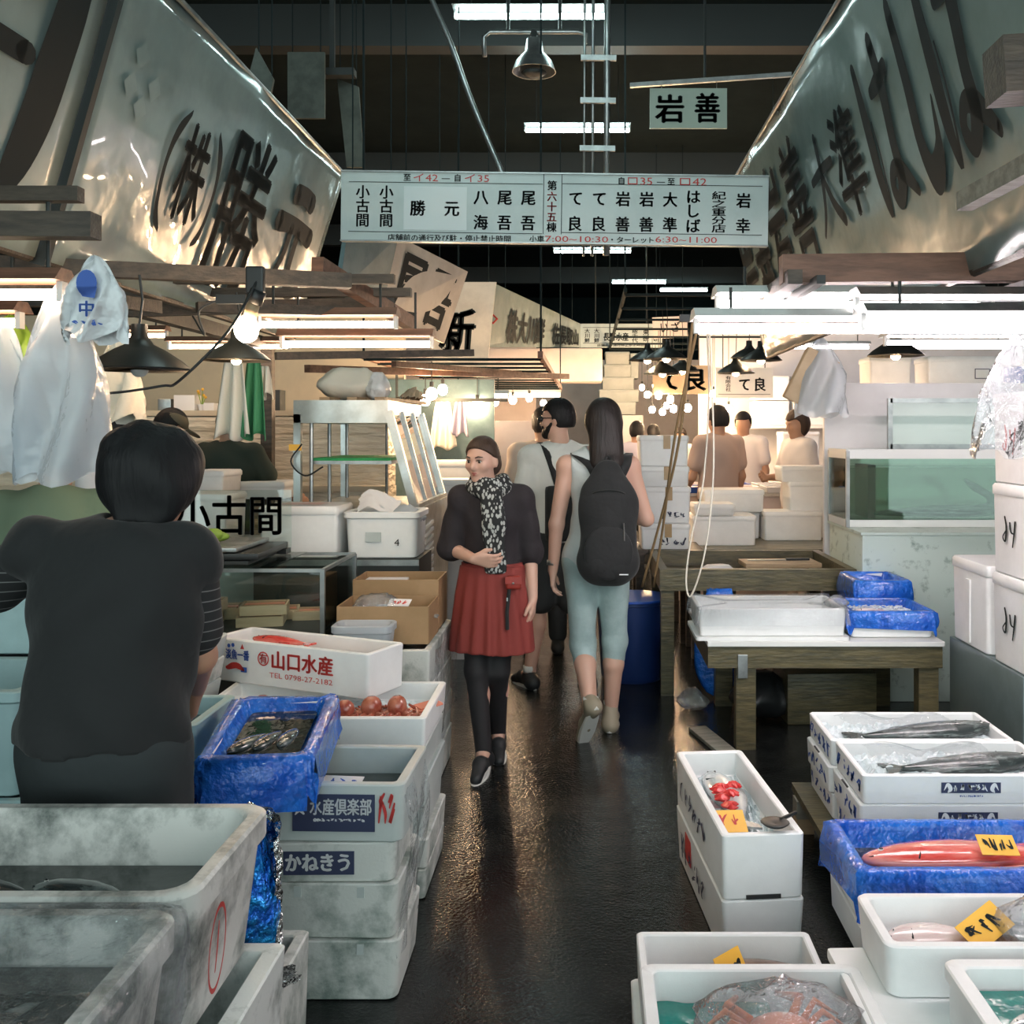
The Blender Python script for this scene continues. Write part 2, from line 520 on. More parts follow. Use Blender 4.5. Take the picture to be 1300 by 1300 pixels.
class Ink:
    """flat lettering in a plane; x to the right, y up"""

    def __init__(s):
        s.v, s.f = [], []

    def em(s, ch, x, y, w, h=None, bold=.02):
        """one full-width character in the cell with lower left corner x, y"""
        h = h or w
        v, f = glyph(ch)
        cx = (v[:, 0].min() + v[:, 0].max()) / 2 if len(v) else .5
        for (ax, ay) in ((-bold, 0), (bold, 0), (0, bold * .6), (0, -bold * .6)) if bold > .012 else ((0, 0),):
            o = len(s.v)
            s.v += [(x + w * (.5 + (p[0] - cx + ax)), y + h * (p[1] + .12 + ay)) for p in v]
            s.f += [tuple(i + o for i in q) for q in f]
        return s

    def row(s, text, x, y, w, h, bold=.02):
        n = len(text)
        for i, ch in enumerate(text):
            s.em(ch, x + w * i / n, y, w / n, h, bold)
        return s

    def col(s, text, x, y, w, h, bold=.02):
        n = len(text)
        for i, ch in enumerate(text):
            s.em(ch, x, y + h * (n - 1 - i) / n, w, h / n, bold)
        return s

    def fit(s, text, x, y, w, h, bold=.01):
        v, f = glyph(text)
        if not len(v):
            return s
        a, b = v.min(0), v.max(0)
        o = len(s.v)
        s.v += [(x + w * (p[0] - a[0]) / (b[0] - a[0]), y + h * (p[1] - a[1]) / (b[1] - a[1])) for p in v]
        s.f += [tuple(i + o for i in q) for q in f]
        return s

    def rect(s, x, y, w, h):
        o = len(s.v)
        s.v += [(x, y), (x + w, y), (x + w, y + h), (x, y + h)]
        s.f.append((o, o + 1, o + 2, o + 3))
        return s

    def poly(s, pts):
        o = len(s.v)
        s.v += list(pts)
        s.f.append(tuple(range(o, o + len(pts))))
        return s

    def disc(s, x, y, rx, ry=None, n=16):
        ry = ry or rx
        return s.poly([(x + rx * math.cos(2 * PI * k / n), y + ry * math.sin(2 * PI * k / n)) for k in range(n)])

    def brush(s, strokes, x, y, w, h):
        """brush strokes as (x, y, half width) points in a unit cell"""
        for st in strokes:
            q = catmull([Vector(p) for p in st], 6)
            L, R = [], []
            for i, p in enumerate(q):
                t = (q[min(i + 1, len(q) - 1)] - q[max(i - 1, 0)])
                t = Vector((t.x, t.y)).normalized()
                n = Vector((-t.y, t.x)) * max(p.z, .004)
                L.append((p.x + n.x, p.y + n.y)); R.append((p.x - n.x, p.y - n.y))
            o = len(s.v)
            for a, b in zip(L, R):
                s.v += [(x + w * a[0], y + h * a[1]), (x + w * b[0], y + h * b[1])]
            s.f += [(o + 2 * i, o + 2 * i + 1, o + 2 * i + 3, o + 2 * i + 2) for i in range(len(q) - 1)]
            for p, t0 in ((q[0], 0), (q[-1], 1)):
                if p.z > .02:
                    s.disc(x + w * p.x, y + h * p.y, w * p.z, h * p.z, 10)
        return s

    def obj(s, name, material, parent, origin, ux, uy, lift=.002):
        """place in space: origin plus x*ux + y*uy, a hair in front of the surface"""
        ux, uy = Vector(ux), Vector(uy)
        nrm = ux.cross(uy).normalized() * lift
        og = Vector(origin) + nrm
        me = bpy.data.meshes.new(name)
        me.from_pydata([tuple(og + ux * p[0] + uy * p[1]) for p in s.v], [], s.f)
        return link(name, me, material, parent)


# ------------------------------------------------------------------ containers
def rrect(w, d, z, r, n=4, cx=0, cy=0):
    r = max(min(r, w / 2 - 1e-4, d / 2 - 1e-4), 1e-4)
    out = []
    for (sx, sy, a0) in ((1, 1, 0), (-1, 1, PI / 2), (-1, -1, PI), (1, -1, 1.5 * PI)):
        for k in range(n + 1):
            a = a0 + PI / 2 * k / n
            out.append(Vector((cx + sx * (w / 2 - r) + r * math.cos(a), cy + sy * (d / 2 - r) + r * math.sin(a), z)))
    return out


def tub_mesh(w, d, h, t=.02, r=.02, taper=.0, floor=.025, lip=0, bev=.004, lip_h=.03, inner_r=None):
    """open container with wall thickness t; taper = how much narrower the foot is on each side; lip = outward rim"""
    m = MB()
    ir = inner_r if inner_r is not None else max(r - t * .5, .008)
    R = []
    R.append(rrect(w - 2 * taper - 2 * bev, d - 2 * taper - 2 * bev, 0, r))
    R.append(rrect(w - 2 * taper, d - 2 * taper, bev, r))
    if lip:
        R.append(rrect(w - 2 * lip, d - 2 * lip, h - lip_h - .008, r))
        R.append(rrect(w, d, h - lip_h, r))
    R.append(rrect(w, d, h - bev, r))
    R.append(rrect(w - 2 * bev, d - 2 * bev, h, r))
    R.append(rrect(w - 2 * t - 2 * lip + 2 * bev, d - 2 * t - 2 * lip + 2 * bev, h, ir))
    R.append(rrect(w - 2 * t - 2 * lip, d - 2 * t - 2 * lip, h - bev, ir))
    R.append(rrect(w - 2 * t - 2 * taper - 2 * lip, d - 2 * t - 2 * taper - 2 * lip, floor + .012, ir))
    R.append(rrect(w - 2 * t - 2 * taper - 2 * lip - .024, d - 2 * t - 2 * taper - 2 * lip - .024, floor, ir))
    return m.loft(R)


def foam_box(label, loc, w, d, h, rz=0, material='foam', t=.022, taper=.008, floor=None, name='foam_box', cat='foam box', group=None, r=.014, lip=0, lip_h=.03, notch=False):
    o = thing(name, label, cat, loc, rz, group)
    b = tub_mesh(w, d, h, t, r, taper, floor if floor is not None else .03, lip, lip_h=lip_h).obj('body', material, o, 'auto')
    if notch:
        MB().box((0, -d / 2 + taper - .002, .008), (w * .42, .006, .012)).obj('drain_slot', 'black_rubber', o)
    return o


def lidded_box(label, loc, w, d, h, rz=0, material='foam', lid_h=.045, name='foam_box', group=None, over=.006, cat='foam box'):
    o = thing(name, label, cat, loc, rz, group)
    MB().loft([rrect(w - 2 * over - .02, d - 2 * over - .02, 0, .02), rrect(w - 2 * over - .01, d - 2 * over - .01, .006, .02),
               rrect(w - 2 * over, d - 2 * over, h - lid_h, .02)]).obj('body', material, o, 'auto')
    MB().loft([rrect(w - .004, d - .004, h - lid_h, .022), rrect(w, d, h - lid_h + .004, .022), rrect(w, d, h - .012, .022),
               rrect(w - .016, d - .016, h, .02)]).obj('lid', material, o, 'auto')
    return o


def slab(label, cat, name, c, size, material, rz=0, bev=.004, group=None):
    o = MB().box((0, 0, 0), size, bev=bev).obj(name, material, None, 'auto')
    o.location = c
    o.rotation_euler = (0, 0, rz)
    return tag(o, label, cat, group)


def rough_bed(w, d, z, amp, n=26, m=18, seed=0, tilt=0):
    """uneven heap surface with a skirt, for crushed ice"""
    g = np.random.default_rng(seed)
    H = g.random((m + 1, n + 1)) * amp
    mb = MB()
    mb.grid(lambda u, v: Vector(((u - .5) * w, (v - .5) * d, z + H[int(round(v * m)), int(round(u * n))] + tilt * (v - .5))), n, m)
    return mb
# ================================================================== the hall
struct(MB().box((0, 14, -.05), (30, 40, .1)).obj('floor', 'floor_wet'))
struct(MB().box((0, 14, 5.75), (30, 40, .1)).obj('ceiling', 'ceiling_dark'))
struct(MB().box((0, 30, 2.8), (30, .1, 5.8)).obj('wall_back', 'ceiling_dark'))
struct(MB().box((-9, 14, 2.8), (.1, 40, 5.8)).obj('wall_left', 'ceiling_dark'))
struct(MB().box((9, 14, 2.8), (.1, 40, 5.8)).obj('wall_right', 'ceiling_dark'))
for i, y in enumerate((4.5, 9.5, 14.5, 19.5, 24.5)):
    struct(MB().box((0, y, 5.5), (18, .22, .4)).obj('trim_%d' % (i + 1), 'steel_dark'))


def tube_fixture(label, c, length, material, housing='white_paint', ang=0, n_tubes=1, reflector=.07, drop=.02, group=None, tube_r=.016, rod=0, gap=.06, tilt=0):
    """fluorescent batten: housing, end sockets, tubes below"""
    o = thing('fluorescent_lamp', label, 'lamp', c, ang, group)
    o.rotation_euler = (tilt, 0, ang)
    MB().loft([[Vector((-length / 2 - .02, -reflector, .015)), Vector((-length / 2 - .02, reflector, .015)), Vector((-length / 2 - .02, reflector * .45, .05)), Vector((-length / 2 - .02, -reflector * .45, .05))],
               [Vector((length / 2 + .02, -reflector, .015)), Vector((length / 2 + .02, reflector, .015)), Vector((length / 2 + .02, reflector * .45, .05)), Vector((length / 2 + .02, -reflector * .45, .05))]]).obj('housing', housing, o)
    for k in range(n_tubes):
        y = (k - (n_tubes - 1) / 2) * gap
        MB().tube([(-length / 2, y, -drop), (length / 2, y, -drop)], tube_r, 10).obj('tube', material, o, True)
        for sx in (-1, 1):
            MB().box((sx * (length / 2 + .008), y, -drop + .012), (.016, .03, .062)).obj('socket', 'white_paint', o)
    if rod:
        for sx in (-1, 1):
            MB().tube([(sx * length * .4, 0, .04), (sx * length * .4, 0, rod)], .006, 6).obj('hanger_rod', 'steel_dark', o)
    return o


# ceiling battens along the aisle
for (px, py, Z, L, a, lab) in ((675, 16, 5.0, 1.22, 0, 'nearest and largest white ceiling fluorescent tube at top of photo'),
                               (733, 162, 5.0, 1.14, 0, 'white ceiling fluorescent tube crossed by the vertical pipes above the long sign'),
                               (752, 317, 4.6, 1.24, 0, 'ceiling fluorescent tube just under the long hanging sign'),
                               (811, 357, 4.9, 1.15, 0, 'short far ceiling fluorescent tube, the left of the two farthest'),
                               (868, 367, 5.0, 1.1, 0, 'farthest ceiling fluorescent tube, beside the right banner edge')):
    d = F * (Z - CH) / (VY - py)
    tube_fixture(lab, P(px, py, d), L, 'tube_ceiling', 'steel_dark', a, 1, .13, .03, 'ceiling tubes over the aisle', .022, 5.7 - Z)
for (x, y, nm) in ((-.5, 4.0, 'just before the long sign'), (-.5, .6, 'straight above the photographer'), (-.3, -2.6, 'behind the photographer')):      # the row goes on over the photographer
    tube_fixture('ceiling fluorescent tube above the near aisle, ' + nm, (x, y, 5.0), 1.22, 'tube_ceiling', 'steel_dark', 0, 1, .13, .03, 'ceiling tubes over the near aisle', .022, .7)

# bell lamp on a bracket
o = thing('high_bay_lamp', 'dark bell-shaped hall lamp on a bracket under the nearest ceiling tube', 'lamp', P(678, 75, 7.6))
MB().lathe([(.03, .16), (.06, .15), (.075, .05), (.14, -.02), (.17, -.10), (.165, -.10), (.07, .04), (.0, .06)], 20).obj('bell', 'galv', o, 'auto')
MB().lathe([(.0, -.14), (.06, -.13), (.10, -.105), (.0, -.10)], 16).obj('lens', 'steel_dark', o, True)
MB().tube([(-.38, 0, .02), (-.39, 0, .17), (-.34, 0, .21), (.34, 0, .21), (.40, 0, .19), (.40, 0, .12)], .018, 8).obj('bracket', 'galv', o, True)
MB().tube([(-.2, 0, .21), (-.2, 0, .9)], .014, 8).obj('hanger_rod', 'steel_dark', o)
MB().tube([(.2, 0, .21), (.2, 0, .9)], .014, 8).obj('hanger_rod', 'steel_dark', o)
MB().tube([(0, 0, .15), (0, 0, .21)], .03, 8).obj('neck', 'steel_dark', o)

# ------------------------------------------------------------------ long hanging sign across the aisle
SD = 5.5
sx0, sx1 = P(432, 0, SD).x, P(975, 0, SD).x
k = SD / F
o = thing('hanging_sign', 'long white sign board with black and red stall names hanging across the aisle', 'sign', P(432, 306, SD))
roll = math.radians(-.75)
o.rotation_euler = (0, -roll, 0)
W_, H_ = 543 * k, 90 * k
MB().box((W_ / 2, .02, H_ / 2), (W_, .04, H_), bev=.004).obj('board', 'sign_white', o)
for (zz, hh) in ((0, .008), (H_ - .008, .008)):
    MB().box((W_ / 2, -.003, zz + hh / 2), (W_, .012, hh)).obj('edge_strip', 'galv', o)


def sx(px):
    return (px - 432) * k


def sy(py):
    return (306 - py) * k


def scell(ink, ch, cx, cy, w, h=None, bold=.025):
    h = h or w
    ink.em(ch, sx(cx) - w * k / 2, sy(cy) - h * k / 2, w * k, h * k, bold)


MB().box((sx(552), -.001, sy(263)), (80 * k, .004, 55 * k)).obj('pasted_panel', 'patch_white', o)
bk, rd = Ink(), Ink()
for (x0, x1, y) in ((442, 688, 231), (442, 688, 294), (713, 967, 230), (713, 967, 292)):
    bk.rect(sx(x0), sy(y), (x1 - x0) * k, .8 * k)
for x in (689, 712):
    bk.rect(sx(x), sy(294), .8 * k, 77 * k)
for x in (460, 490):
    for ch, y in zip('小古間', (243, 261, 279)):
        scell(bk, ch, x, y, 18)
for ch, x in zip('勝元', (530, 573)):
    scell(bk, ch, x, 263, 20, 21, .035)
for (a, b, x) in (('八', '海', 610), ('尾', '吾', 640), ('尾', '吾', 670), ('て', '良', 730), ('て', '良', 760), ('岩', '善', 790), ('岩', '善', 820), ('大', '準', 850), ('岩', '幸', 943)):
    scell(bk, a, x, 248, 19, 20, .03); scell(bk, b, x, 280, 19, 20, .03)
for ch, y in zip('はしば', (244, 262, 281)):
    scell(bk, ch, 880, y, 19, 19, .03)
for ch, y in zip('紀之重分店', (242, 252.5, 263, 273.5, 284)):
    scell(bk, ch, 912, y, 19, 11, .02)
for ch, y, c in zip('第六十五棟', (232, 246, 259, 272, 285), 'brrrb'):
    scell(bk if c == 'b' else rd, ch, 700, y, 13, 13, .025)
for (s_, x) in (('至', 516), ('—', 565), ('自', 580)):
    scell(bk, s_, x, 224, 10)
rd.fit('イ42', sx(524), sy(229), 31 * k, 10 * k); rd.fit('イ35', sx(589), sy(229), 31 * k, 10 * k)
for (s_, x) in (('自', 788), ('—', 838), ('至', 851)):
    scell(bk, s_, x, 225, 10)
rd.fit('ロ35', sx(796), sy(230), 31 * k, 9.5 * k); rd.fit('ロ42', sx(862), sy(230), 34 * k, 9.5 * k)
bk.row('店舗前の通行及び駐・停止禁止時間', sx(492), sy(305.5), 157 * k, 9.5 * k, .02)
bk.row('小車', sx(672), sy(304.5), 19 * k, 9 * k, .02)
rd.fit('7:00~10:30', sx(692), sy(303.5), 80 * k, 7.5 * k, .005); rd.fit('6:30~11:00', sx(832), sy(302.5), 78 * k, 7.5 * k, .005)
bk.row('・ターレット', sx(772), sy(304), 60 * k, 8.5 * k, .02)
bk.obj('black_lettering', 'ink', o, (0, -.001, 0), (1, 0, 0), (0, 0, 1))
rd.obj('red_lettering', 'ink_red', o, (0, -.001, 0), (1, 0, 0), (0, 0, 1))
for (px, r_, dz) in ((770, .018, 0), (752, .009, .02), (741, .007, .03)):
    MB().tube([((px - 432) * k, .06 + dz, -.05), ((px - 436) * k, .06 + dz, 2.1)], r_, 8).obj('hanger_pipe', 'galv', o, True)
for z in (.55, .82, 1.06):
    MB().box(((757 - 432) * k, .05, z), (.20, .02, .03)).obj('pipe_clamp', 'galv', o)
o = tag(MB().tube(catmull([P(642, 230, SD + .15), P(600, 132, SD + .25), P(572, 55, SD + .3), P(540, -20, SD + .4), P(500, -120, SD + .6)], 5), .016, 8).obj('conduit_pipe', 'galv', None, True),
        'thin bent metal conduit sloping down to the long sign from upper left', 'pipe')

# second long sign far down the aisle
o = thing('hanging_sign', 'small far sign board with stall names hanging beyond the pendant lamps', 'sign', P(736, 441, 15))
k2 = 15 / F
MB().box((52 * k2, .03, 15 * k2), (105 * k2, .06, 30 * k2)).obj('board', 'sign_white', o)
bk = Ink()
bk.col('大川鮮', 6 * k2, 6 * k2, 7 * k2, 18 * k2).col('大川鮮', 18 * k2, 6 * k2, 7 * k2, 18 * k2).row('長野水産', 30 * k2, 8 * k2, 32 * k2, 11 * k2, .04)
bk.col('飯千代', 66 * k2, 6 * k2, 8 * k2, 18 * k2).col('東研', 80 * k2, 7 * k2, 8 * k2, 17 * k2).col('東研', 93 * k2, 7 * k2, 8 * k2, 17 * k2)
bk.rect(4 * k2, 25 * k2, 97 * k2, .5 * k2).rect(4 * k2, 5 * k2, 97 * k2, .5 * k2)
bk.row('店舗前の通行停止禁止時間', 22 * k2, 1 * k2, 60 * k2, 3.5 * k2)
bk.obj('black_lettering', 'ink', o, (0, 0, 0), (1, 0, 0), (0, 0, 1), .003)
for x in (20, 85):
    MB().tube([(x * k2, .03, 30 * k2), (x * k2, .03, 30 * k2 + 2.4)], .012, 6).obj('hanger_rod', 'steel_dark', o)

# small pale sign under a bar
d = 8.0
o = thing('hanging_sign', 'small greenish white sign with two brush characters below a thin bar', 'sign', P(825, 163, d))
k3 = d / F
MB().box((49 * k3, .01, 25.5 * k3), (98 * k3, .02, 51 * k3)).obj('board', 'board_green', o)
Ink().em('岩', 6 * k3, 6 * k3, 38 * k3, 38 * k3, .035).em('善', 56 * k3, 6 * k3, 34 * k3, 40 * k3, .035).obj('black_lettering', 'ink', o, (0, 0, 0), (1, 0, 0), (0, 0, 1), .003)
MB().bar((-25 * k3, .01, 55 * k3), (180 * k3, .01, 69 * k3), .03, .035).obj('bar', 'galv', o)
for x in (15, 85):
    MB().tube([(x * k3, .01, 51 * k3), (x * k3, .01, 60 * k3)], .004, 6).obj('wire', 'galv', o)
MB().tube([(70 * k3, .01, 60 * k3), (70 * k3, .01, 1.3)], .012, 6).obj('hanger_rod', 'steel_dark', o)


# ------------------------------------------------------------------ big leaning stall banners
def banner(name, label, y0, y1, side, material, ztop=None, zbot=2.18, xt=None, lean=None, thick=.012):
    """slab leaning out towards the aisle; side -1 is the left hand row, +1 the right hand row"""
    ztop, xt, lean = (3.19, -1.48, .29) if side < 0 else (3.4, 1.04, .25)
    up = Vector((-side * lean, 0, 1)).normalized()
    hgt = (ztop - zbot) * math.sqrt(1 + lean * lean)
    org = Vector((xt + side * lean * (ztop - zbot), y0 if side < 0 else y1, zbot))
    ux = Vector((0, -side, 0))
    o = thing(name, label, 'banner', org)
    n = ux.cross(up)
    L = y1 - y0

    def pt(u, v):
        return ux * (u * L) + up * (v * hgt) + n * (.008 * math.sin(u * L * 4.1) * math.sin(v * 5) + .003 * math.sin(u * L * 11 + v * 7))
    m = MB().grid(pt, int(L * 14), 14)
    sh = m.obj('sheet', material, o, True)
    sm = sh.modifiers.new('thickness', 'SOLIDIFY'); sm.thickness = .008; sm.offset = -1
    MB().tube([up * hgt, up * hgt + ux * L], .012, 8).obj('top_rail', 'galv', o)
    MB().tube([Vector((0, 0, 0)) - n * .02, ux * L - n * .02], .02, 8).obj('bottom_rail', 'wood_dark', o)
    sec = math.sqrt(1 + lean * lean)

    def put(ink, nm, mt):
        ink.obj(nm, mt, o, (0, 0, 0), ux, up, .0135)
    o_z = lambda z: (z - zbot) * sec
    o_u = (lambda y: y - y0) if side < 0 else (lambda y: y1 - y)
    return o, put, o_u, o_z


o, put, U, Z = banner('stall_banner', 'left stall banner with three black characters in a row, brackets first', 3.22, 6.0, -1, 'banner')
a = Ink()
a.em('株', U(3.90), Z(2.47), .27, .42, .03)
a.brush([[(1, 1.0, .03), (.3, .75, .1), (.1, .45, .12), (.35, .1, .08), (.9, -.05, .02)]], U(3.78), Z(2.44), .11, .46)
a.brush([[(0, 1.0, .03), (.7, .75, .1), (.9, .45, .12), (.65, .1, .08), (.1, -.05, .02)]], U(4.18), Z(2.44), .11, .46)
a.em('勝', U(4.32), Z(2.26), .62, .80, .018)
a.brush([[(.30, .93, .10), (.55, .96, .09), (.78, .94, .10)], [(.02, .62, .10), (.5, .66, .08), (.98, .63, .10)], [(.40, .62, .06), (.34, .3, .05), (.05, .0, .02)],
         [(.62, .62, .06), (.62, .25, .06), (.72, .06, .07), (1.0, .10, .05), (1.02, .28, .02)]], U(5.12), Z(2.38), .56, .58)
put(a, 'black_lettering', 'ink')
dia = Ink()
for (px, py) in ((3.42, 2.93), (3.56, 2.86), (3.50, 2.77), (3.40, 2.82)):
    dia.poly([(U(px), Z(py) + .05), (U(px) + .05, Z(py)), (U(px), Z(py) - .05), (U(px) - .05, Z(py))])
put(dia, 'faded_diamonds', 'banner_b')
o, put, U, Z = banner('stall_banner', 'nearest left stall banner showing part of a huge black character', 1.2, 3.16, -1, 'banner_b')
a = Ink()
a.brush([[(.12, 1.3, .06), (.14, .6, .075), (.05, .05, .02)], [(.1, 1.28, .05), (.5, 1.3, .05), (.84, 1.26, .07), (.86, .7, .085), (.82, .3, .07), (.74, .02, .015)],
         [(.2, .98, .05), (.7, 1.0, .05)], [(.2, .7, .05), (.72, .72, .05)], [(.4, .4, .03), (.6, .2, .05), (.74, .04, .03)]], U(2.1), Z(2.24), 1.0, .68)
put(a, 'black_lettering', 'ink')
tag(MB().bar((-1.48, 3.19, 3.21), (-1.775, 3.19, 2.16), .03, .05).obj('banner_post', 'steel_dark'), 'dark steel strip standing between the two near left banners', 'post')

o, put, U, Z = banner('stall_banner', 'big right stall banner with huge black brush characters', 1.6, 7.4, 1, 'banner_green')
HA = [[(.12, .95, .055), (.14, .6, .09), (.16, .25, .085), (.24, .02, .03), (.3, .35, .015), (.27, .6, .012)],
      [(.42, .74, .04), (.62, .76, .06), (.86, .80, .05)],
      [(.66, .98, .075), (.70, .7, .09), (.66, .40, .08), (.66, .18, .09), (.52, .06, .06), (.42, .15, .06), (.52, .25, .05), (.72, .2, .07), (.95, .05, .04)]]
SHI = [[(.25, .98, .12), (.3, .6, .14), (.28, .25, .13), (.5, .03, .12), (.85, .12, .1), (.98, .4, .03)]]
DAI = [[(.02, .6, .05), (.5, .64, .06), (.98, .64, .05)], [(.52, .98, .06), (.48, .6, .07), (.3, .25, .05), (.02, .0, .03)], [(.5, .58, .05), (.7, .25, .07), (.98, .02, .08)]]
a = Ink()
a.brush(HA, U(4.13), Z(2.50), .46, .66)
a.brush(SHI, U(3.64), Z(2.52), .26, .64)
a.brush(HA, U(3.38), Z(2.50), .44, .72)
a.brush([[(1.0, 1.02, .03), (1.05, .92, .05)], [(1.14, 1.06, .03), (1.2, .96, .05)]], U(3.38), Z(2.50), .44, .72)
a.em('準', U(4.62), Z(2.58), .42, .52, .028)
a.brush(DAI, U(5.04), Z(2.62), .40, .46)
a.em('善', U(5.66), Z(2.46), .52, .80, .028)
a.em('岩', U(6.26), Z(2.46), .52, .80, .035)
a.em('幸', U(6.85), Z(2.3), .5, .80, .05)
a.em('岩', U(7.36), Z(2.3), .46, .80, .05)
put(a, 'black_lettering', 'ink')
# ================================================================== makers for goods
def fish(label, loc, L, H, T, material, rz=0, ry=0, group=None, belly=None, name='fish', flip=1, rx=0):
    """fish lying on its side: nose at -x, tail at +x"""
    o = thing(name, label, 'fish', loc, rz, group)
    o.rotation_euler = (rx, ry, rz)
    prof = [(0, .08), (.012, .24), (.045, .42), (.10, .62), (.18, .82), (.3, .96), (.42, 1), (.56, .9), (.7, .66), (.82, .38), (.9, .22), (.94, .18)]
    n = 14
    rings = []
    for (t, s) in prof:
        bend = .03 * L * math.sin(t * 3) * flip
        rings.append([Vector(((t - .5) * L, bend + H / 2 * s * math.cos(2 * PI * k / n), T / 2 * (s ** .8) * math.sin(2 * PI * k / n))) for k in range(n)])
    MB().loft(rings).obj('body', material, o, True)

    def fin(pts, nm):
        m = MB()
        m.add([Vector((p[0] * L, p[1] * H, .004)) for p in pts] + [Vector((p[0] * L, p[1] * H, -.004)) for p in pts],
              [tuple(range(len(pts))), tuple(range(2 * len(pts) - 1, len(pts) - 1, -1))] + [(i, i + len(pts), (i + 1) % len(pts) + len(pts), (i + 1) % len(pts)) for i in range(len(pts))])
        return m.obj(nm, material, o)
    fin([(.42, .08), (.5, .42), (.56, .46), (.53, .05), (.56, -.40), (.5, -.38), (.42, -.08)], 'tail_fin')
    fin([(-.2, .40), (-.12, .62), (0, .60), (.12, .52), (.2, .36), (0, .44)], 'dorsal_fin')
    fin([(.05, -.42), (.12, -.6), (.2, -.5), (.22, -.3)], 'anal_fin')
    fin([(-.24, -.05), (-.12, -.22), (-.08, -.1), (-.2, .02)], 'pectoral_fin')
    MB().tube([Vector((-.26 * L, .32 * H, T * .3)), Vector((-.235 * L, 0, T * .42)), Vector((-.27 * L, -.30 * H, T * .3))], .0025, 5).obj('gill', 'ink', o)
    MB().tube([Vector((-.495 * L, -.03 * H, T * .06)), Vector((-.455 * L, -.10 * H, T * .22))], .002, 5).obj('mouth', 'ink', o)
    e = MB().ball((-.41 * L, .07 * H, T * .27), (L * .016, L * .016, T * .09)).obj('eye', 'eye_white', o, True)
    MB().ball((-.41 * L, .07 * H, T * .32), (L * .010, L * .010, T * .07)).obj('pupil', 'eye_wet', e, True)
    return o


def scribble(ink, x, y, w, h, n=4, seed=0, wt=.05):
    """a few pen strokes, illegible handwriting"""
    g = random.Random(seed)
    for i in range(n):
        cx = (i + .5) / n
        for j in range(g.choice((2, 3))):
            a = (cx + g.uniform(-.4, .4) / n, g.uniform(.1, .95)); b = (cx + g.uniform(-.4, .4) / n, g.uniform(.05, .9)); c = (cx + g.uniform(-.35, .35) / n, g.uniform(.05, .95))
            ink.brush([[(a[0], a[1], wt * .5), (b[0], b[1], wt), (c[0], c[1], wt * .4)]], x, y, w, h)
    return ink


def price_card(label, loc, w, h, tilt, rz, seed, material='card_yellow', inkm='ink', n=3, wt=.045, roll=0):
    o = thing('price_card', label, 'card', loc)
    o.rotation_euler = (tilt, roll, rz)
    MB().box((0, 0, 0), (w, h, .002)).obj('card', material, o)
    scribble(Ink(), -w * .4, -h * .35, w * .8, h * .7, n, seed, wt).obj('handwriting', inkm, o, (0, 0, .001), (1, 0, 0), (0, 1, 0), .0015)
    return o


def wrinkled(label, name, cat, fn, nu, nv, material, amp=.01, seed=0, group=None, freq=9, thick=0):
    """a sheet fn(u, v) with crumples"""
    g = np.random.default_rng(seed)
    ph = g.random(8) * 6.28; fr = (g.random(8) + .4) * freq
    mb = MB()

    def f(u, v):
        p = Vector(fn(u, v))
        a = sum(math.sin(fr[k] * (u * (1 + k % 3)) + fr[(k + 3) % 8] * v * (1 + (k + 1) % 2) + ph[k]) for k in range(5)) / 5
        b = sum(math.sin(fr[k] * 1.7 * v + fr[(k + 2) % 8] * u * 1.3 + ph[k + 2]) for k in range(5)) / 5
        return p + Vector((a * amp, b * amp, (a - b) * amp * .7))
    mb.grid(f, nu, nv)
    o = mb.obj(name, material, None, True)
    if thick:
        sm = o.modifiers.new('thickness', 'SOLIDIFY'); sm.thickness = thick
    return tag(o, label, cat, group)


def sack(label, name, cat, loc, size, material, seed=0, rz=0, group=None, top=.25, rough=.12, open_top=False, n=26, m=16):
    """crumpled bag: fat at the bottom, gathered at the top"""
    g = np.random.default_rng(seed)
    ph = g.random(12) * 6.28
    rings = []
    for j in range(m + 1):
        t = j / m
        s = (math.sin(min(t * 2.2, 1) * PI / 2) ** .5) * (1 - (1 - top) * max(0, (t - .45) / .55) ** 1.3)
        rings.append([Vector((size[0] / 2 * s * (1 + rough * math.sin(3 * a + ph[0] + 4 * t) + rough * .7 * math.sin(7 * a + ph[1] + 9 * t)) * math.cos(a) * (abs(math.cos(a)) + .001) ** -.25,
                              size[1] / 2 * s * (1 + rough * math.sin(4 * a + ph[2] - 5 * t) + rough * .6 * math.sin(9 * a + ph[3])) * math.sin(a) * (abs(math.sin(a)) + .001) ** -.25,
                              size[2] * (t + .02 * math.sin(5 * a + ph[4]) * t))) for a in [2 * PI * k / n for k in range(n)]])
    o = MB().loft(rings, True, not open_top).obj(name, material, None, True)
    o.location = loc
    o.rotation_euler = (0, 0, rz)
    return tag(o, label, cat, group)


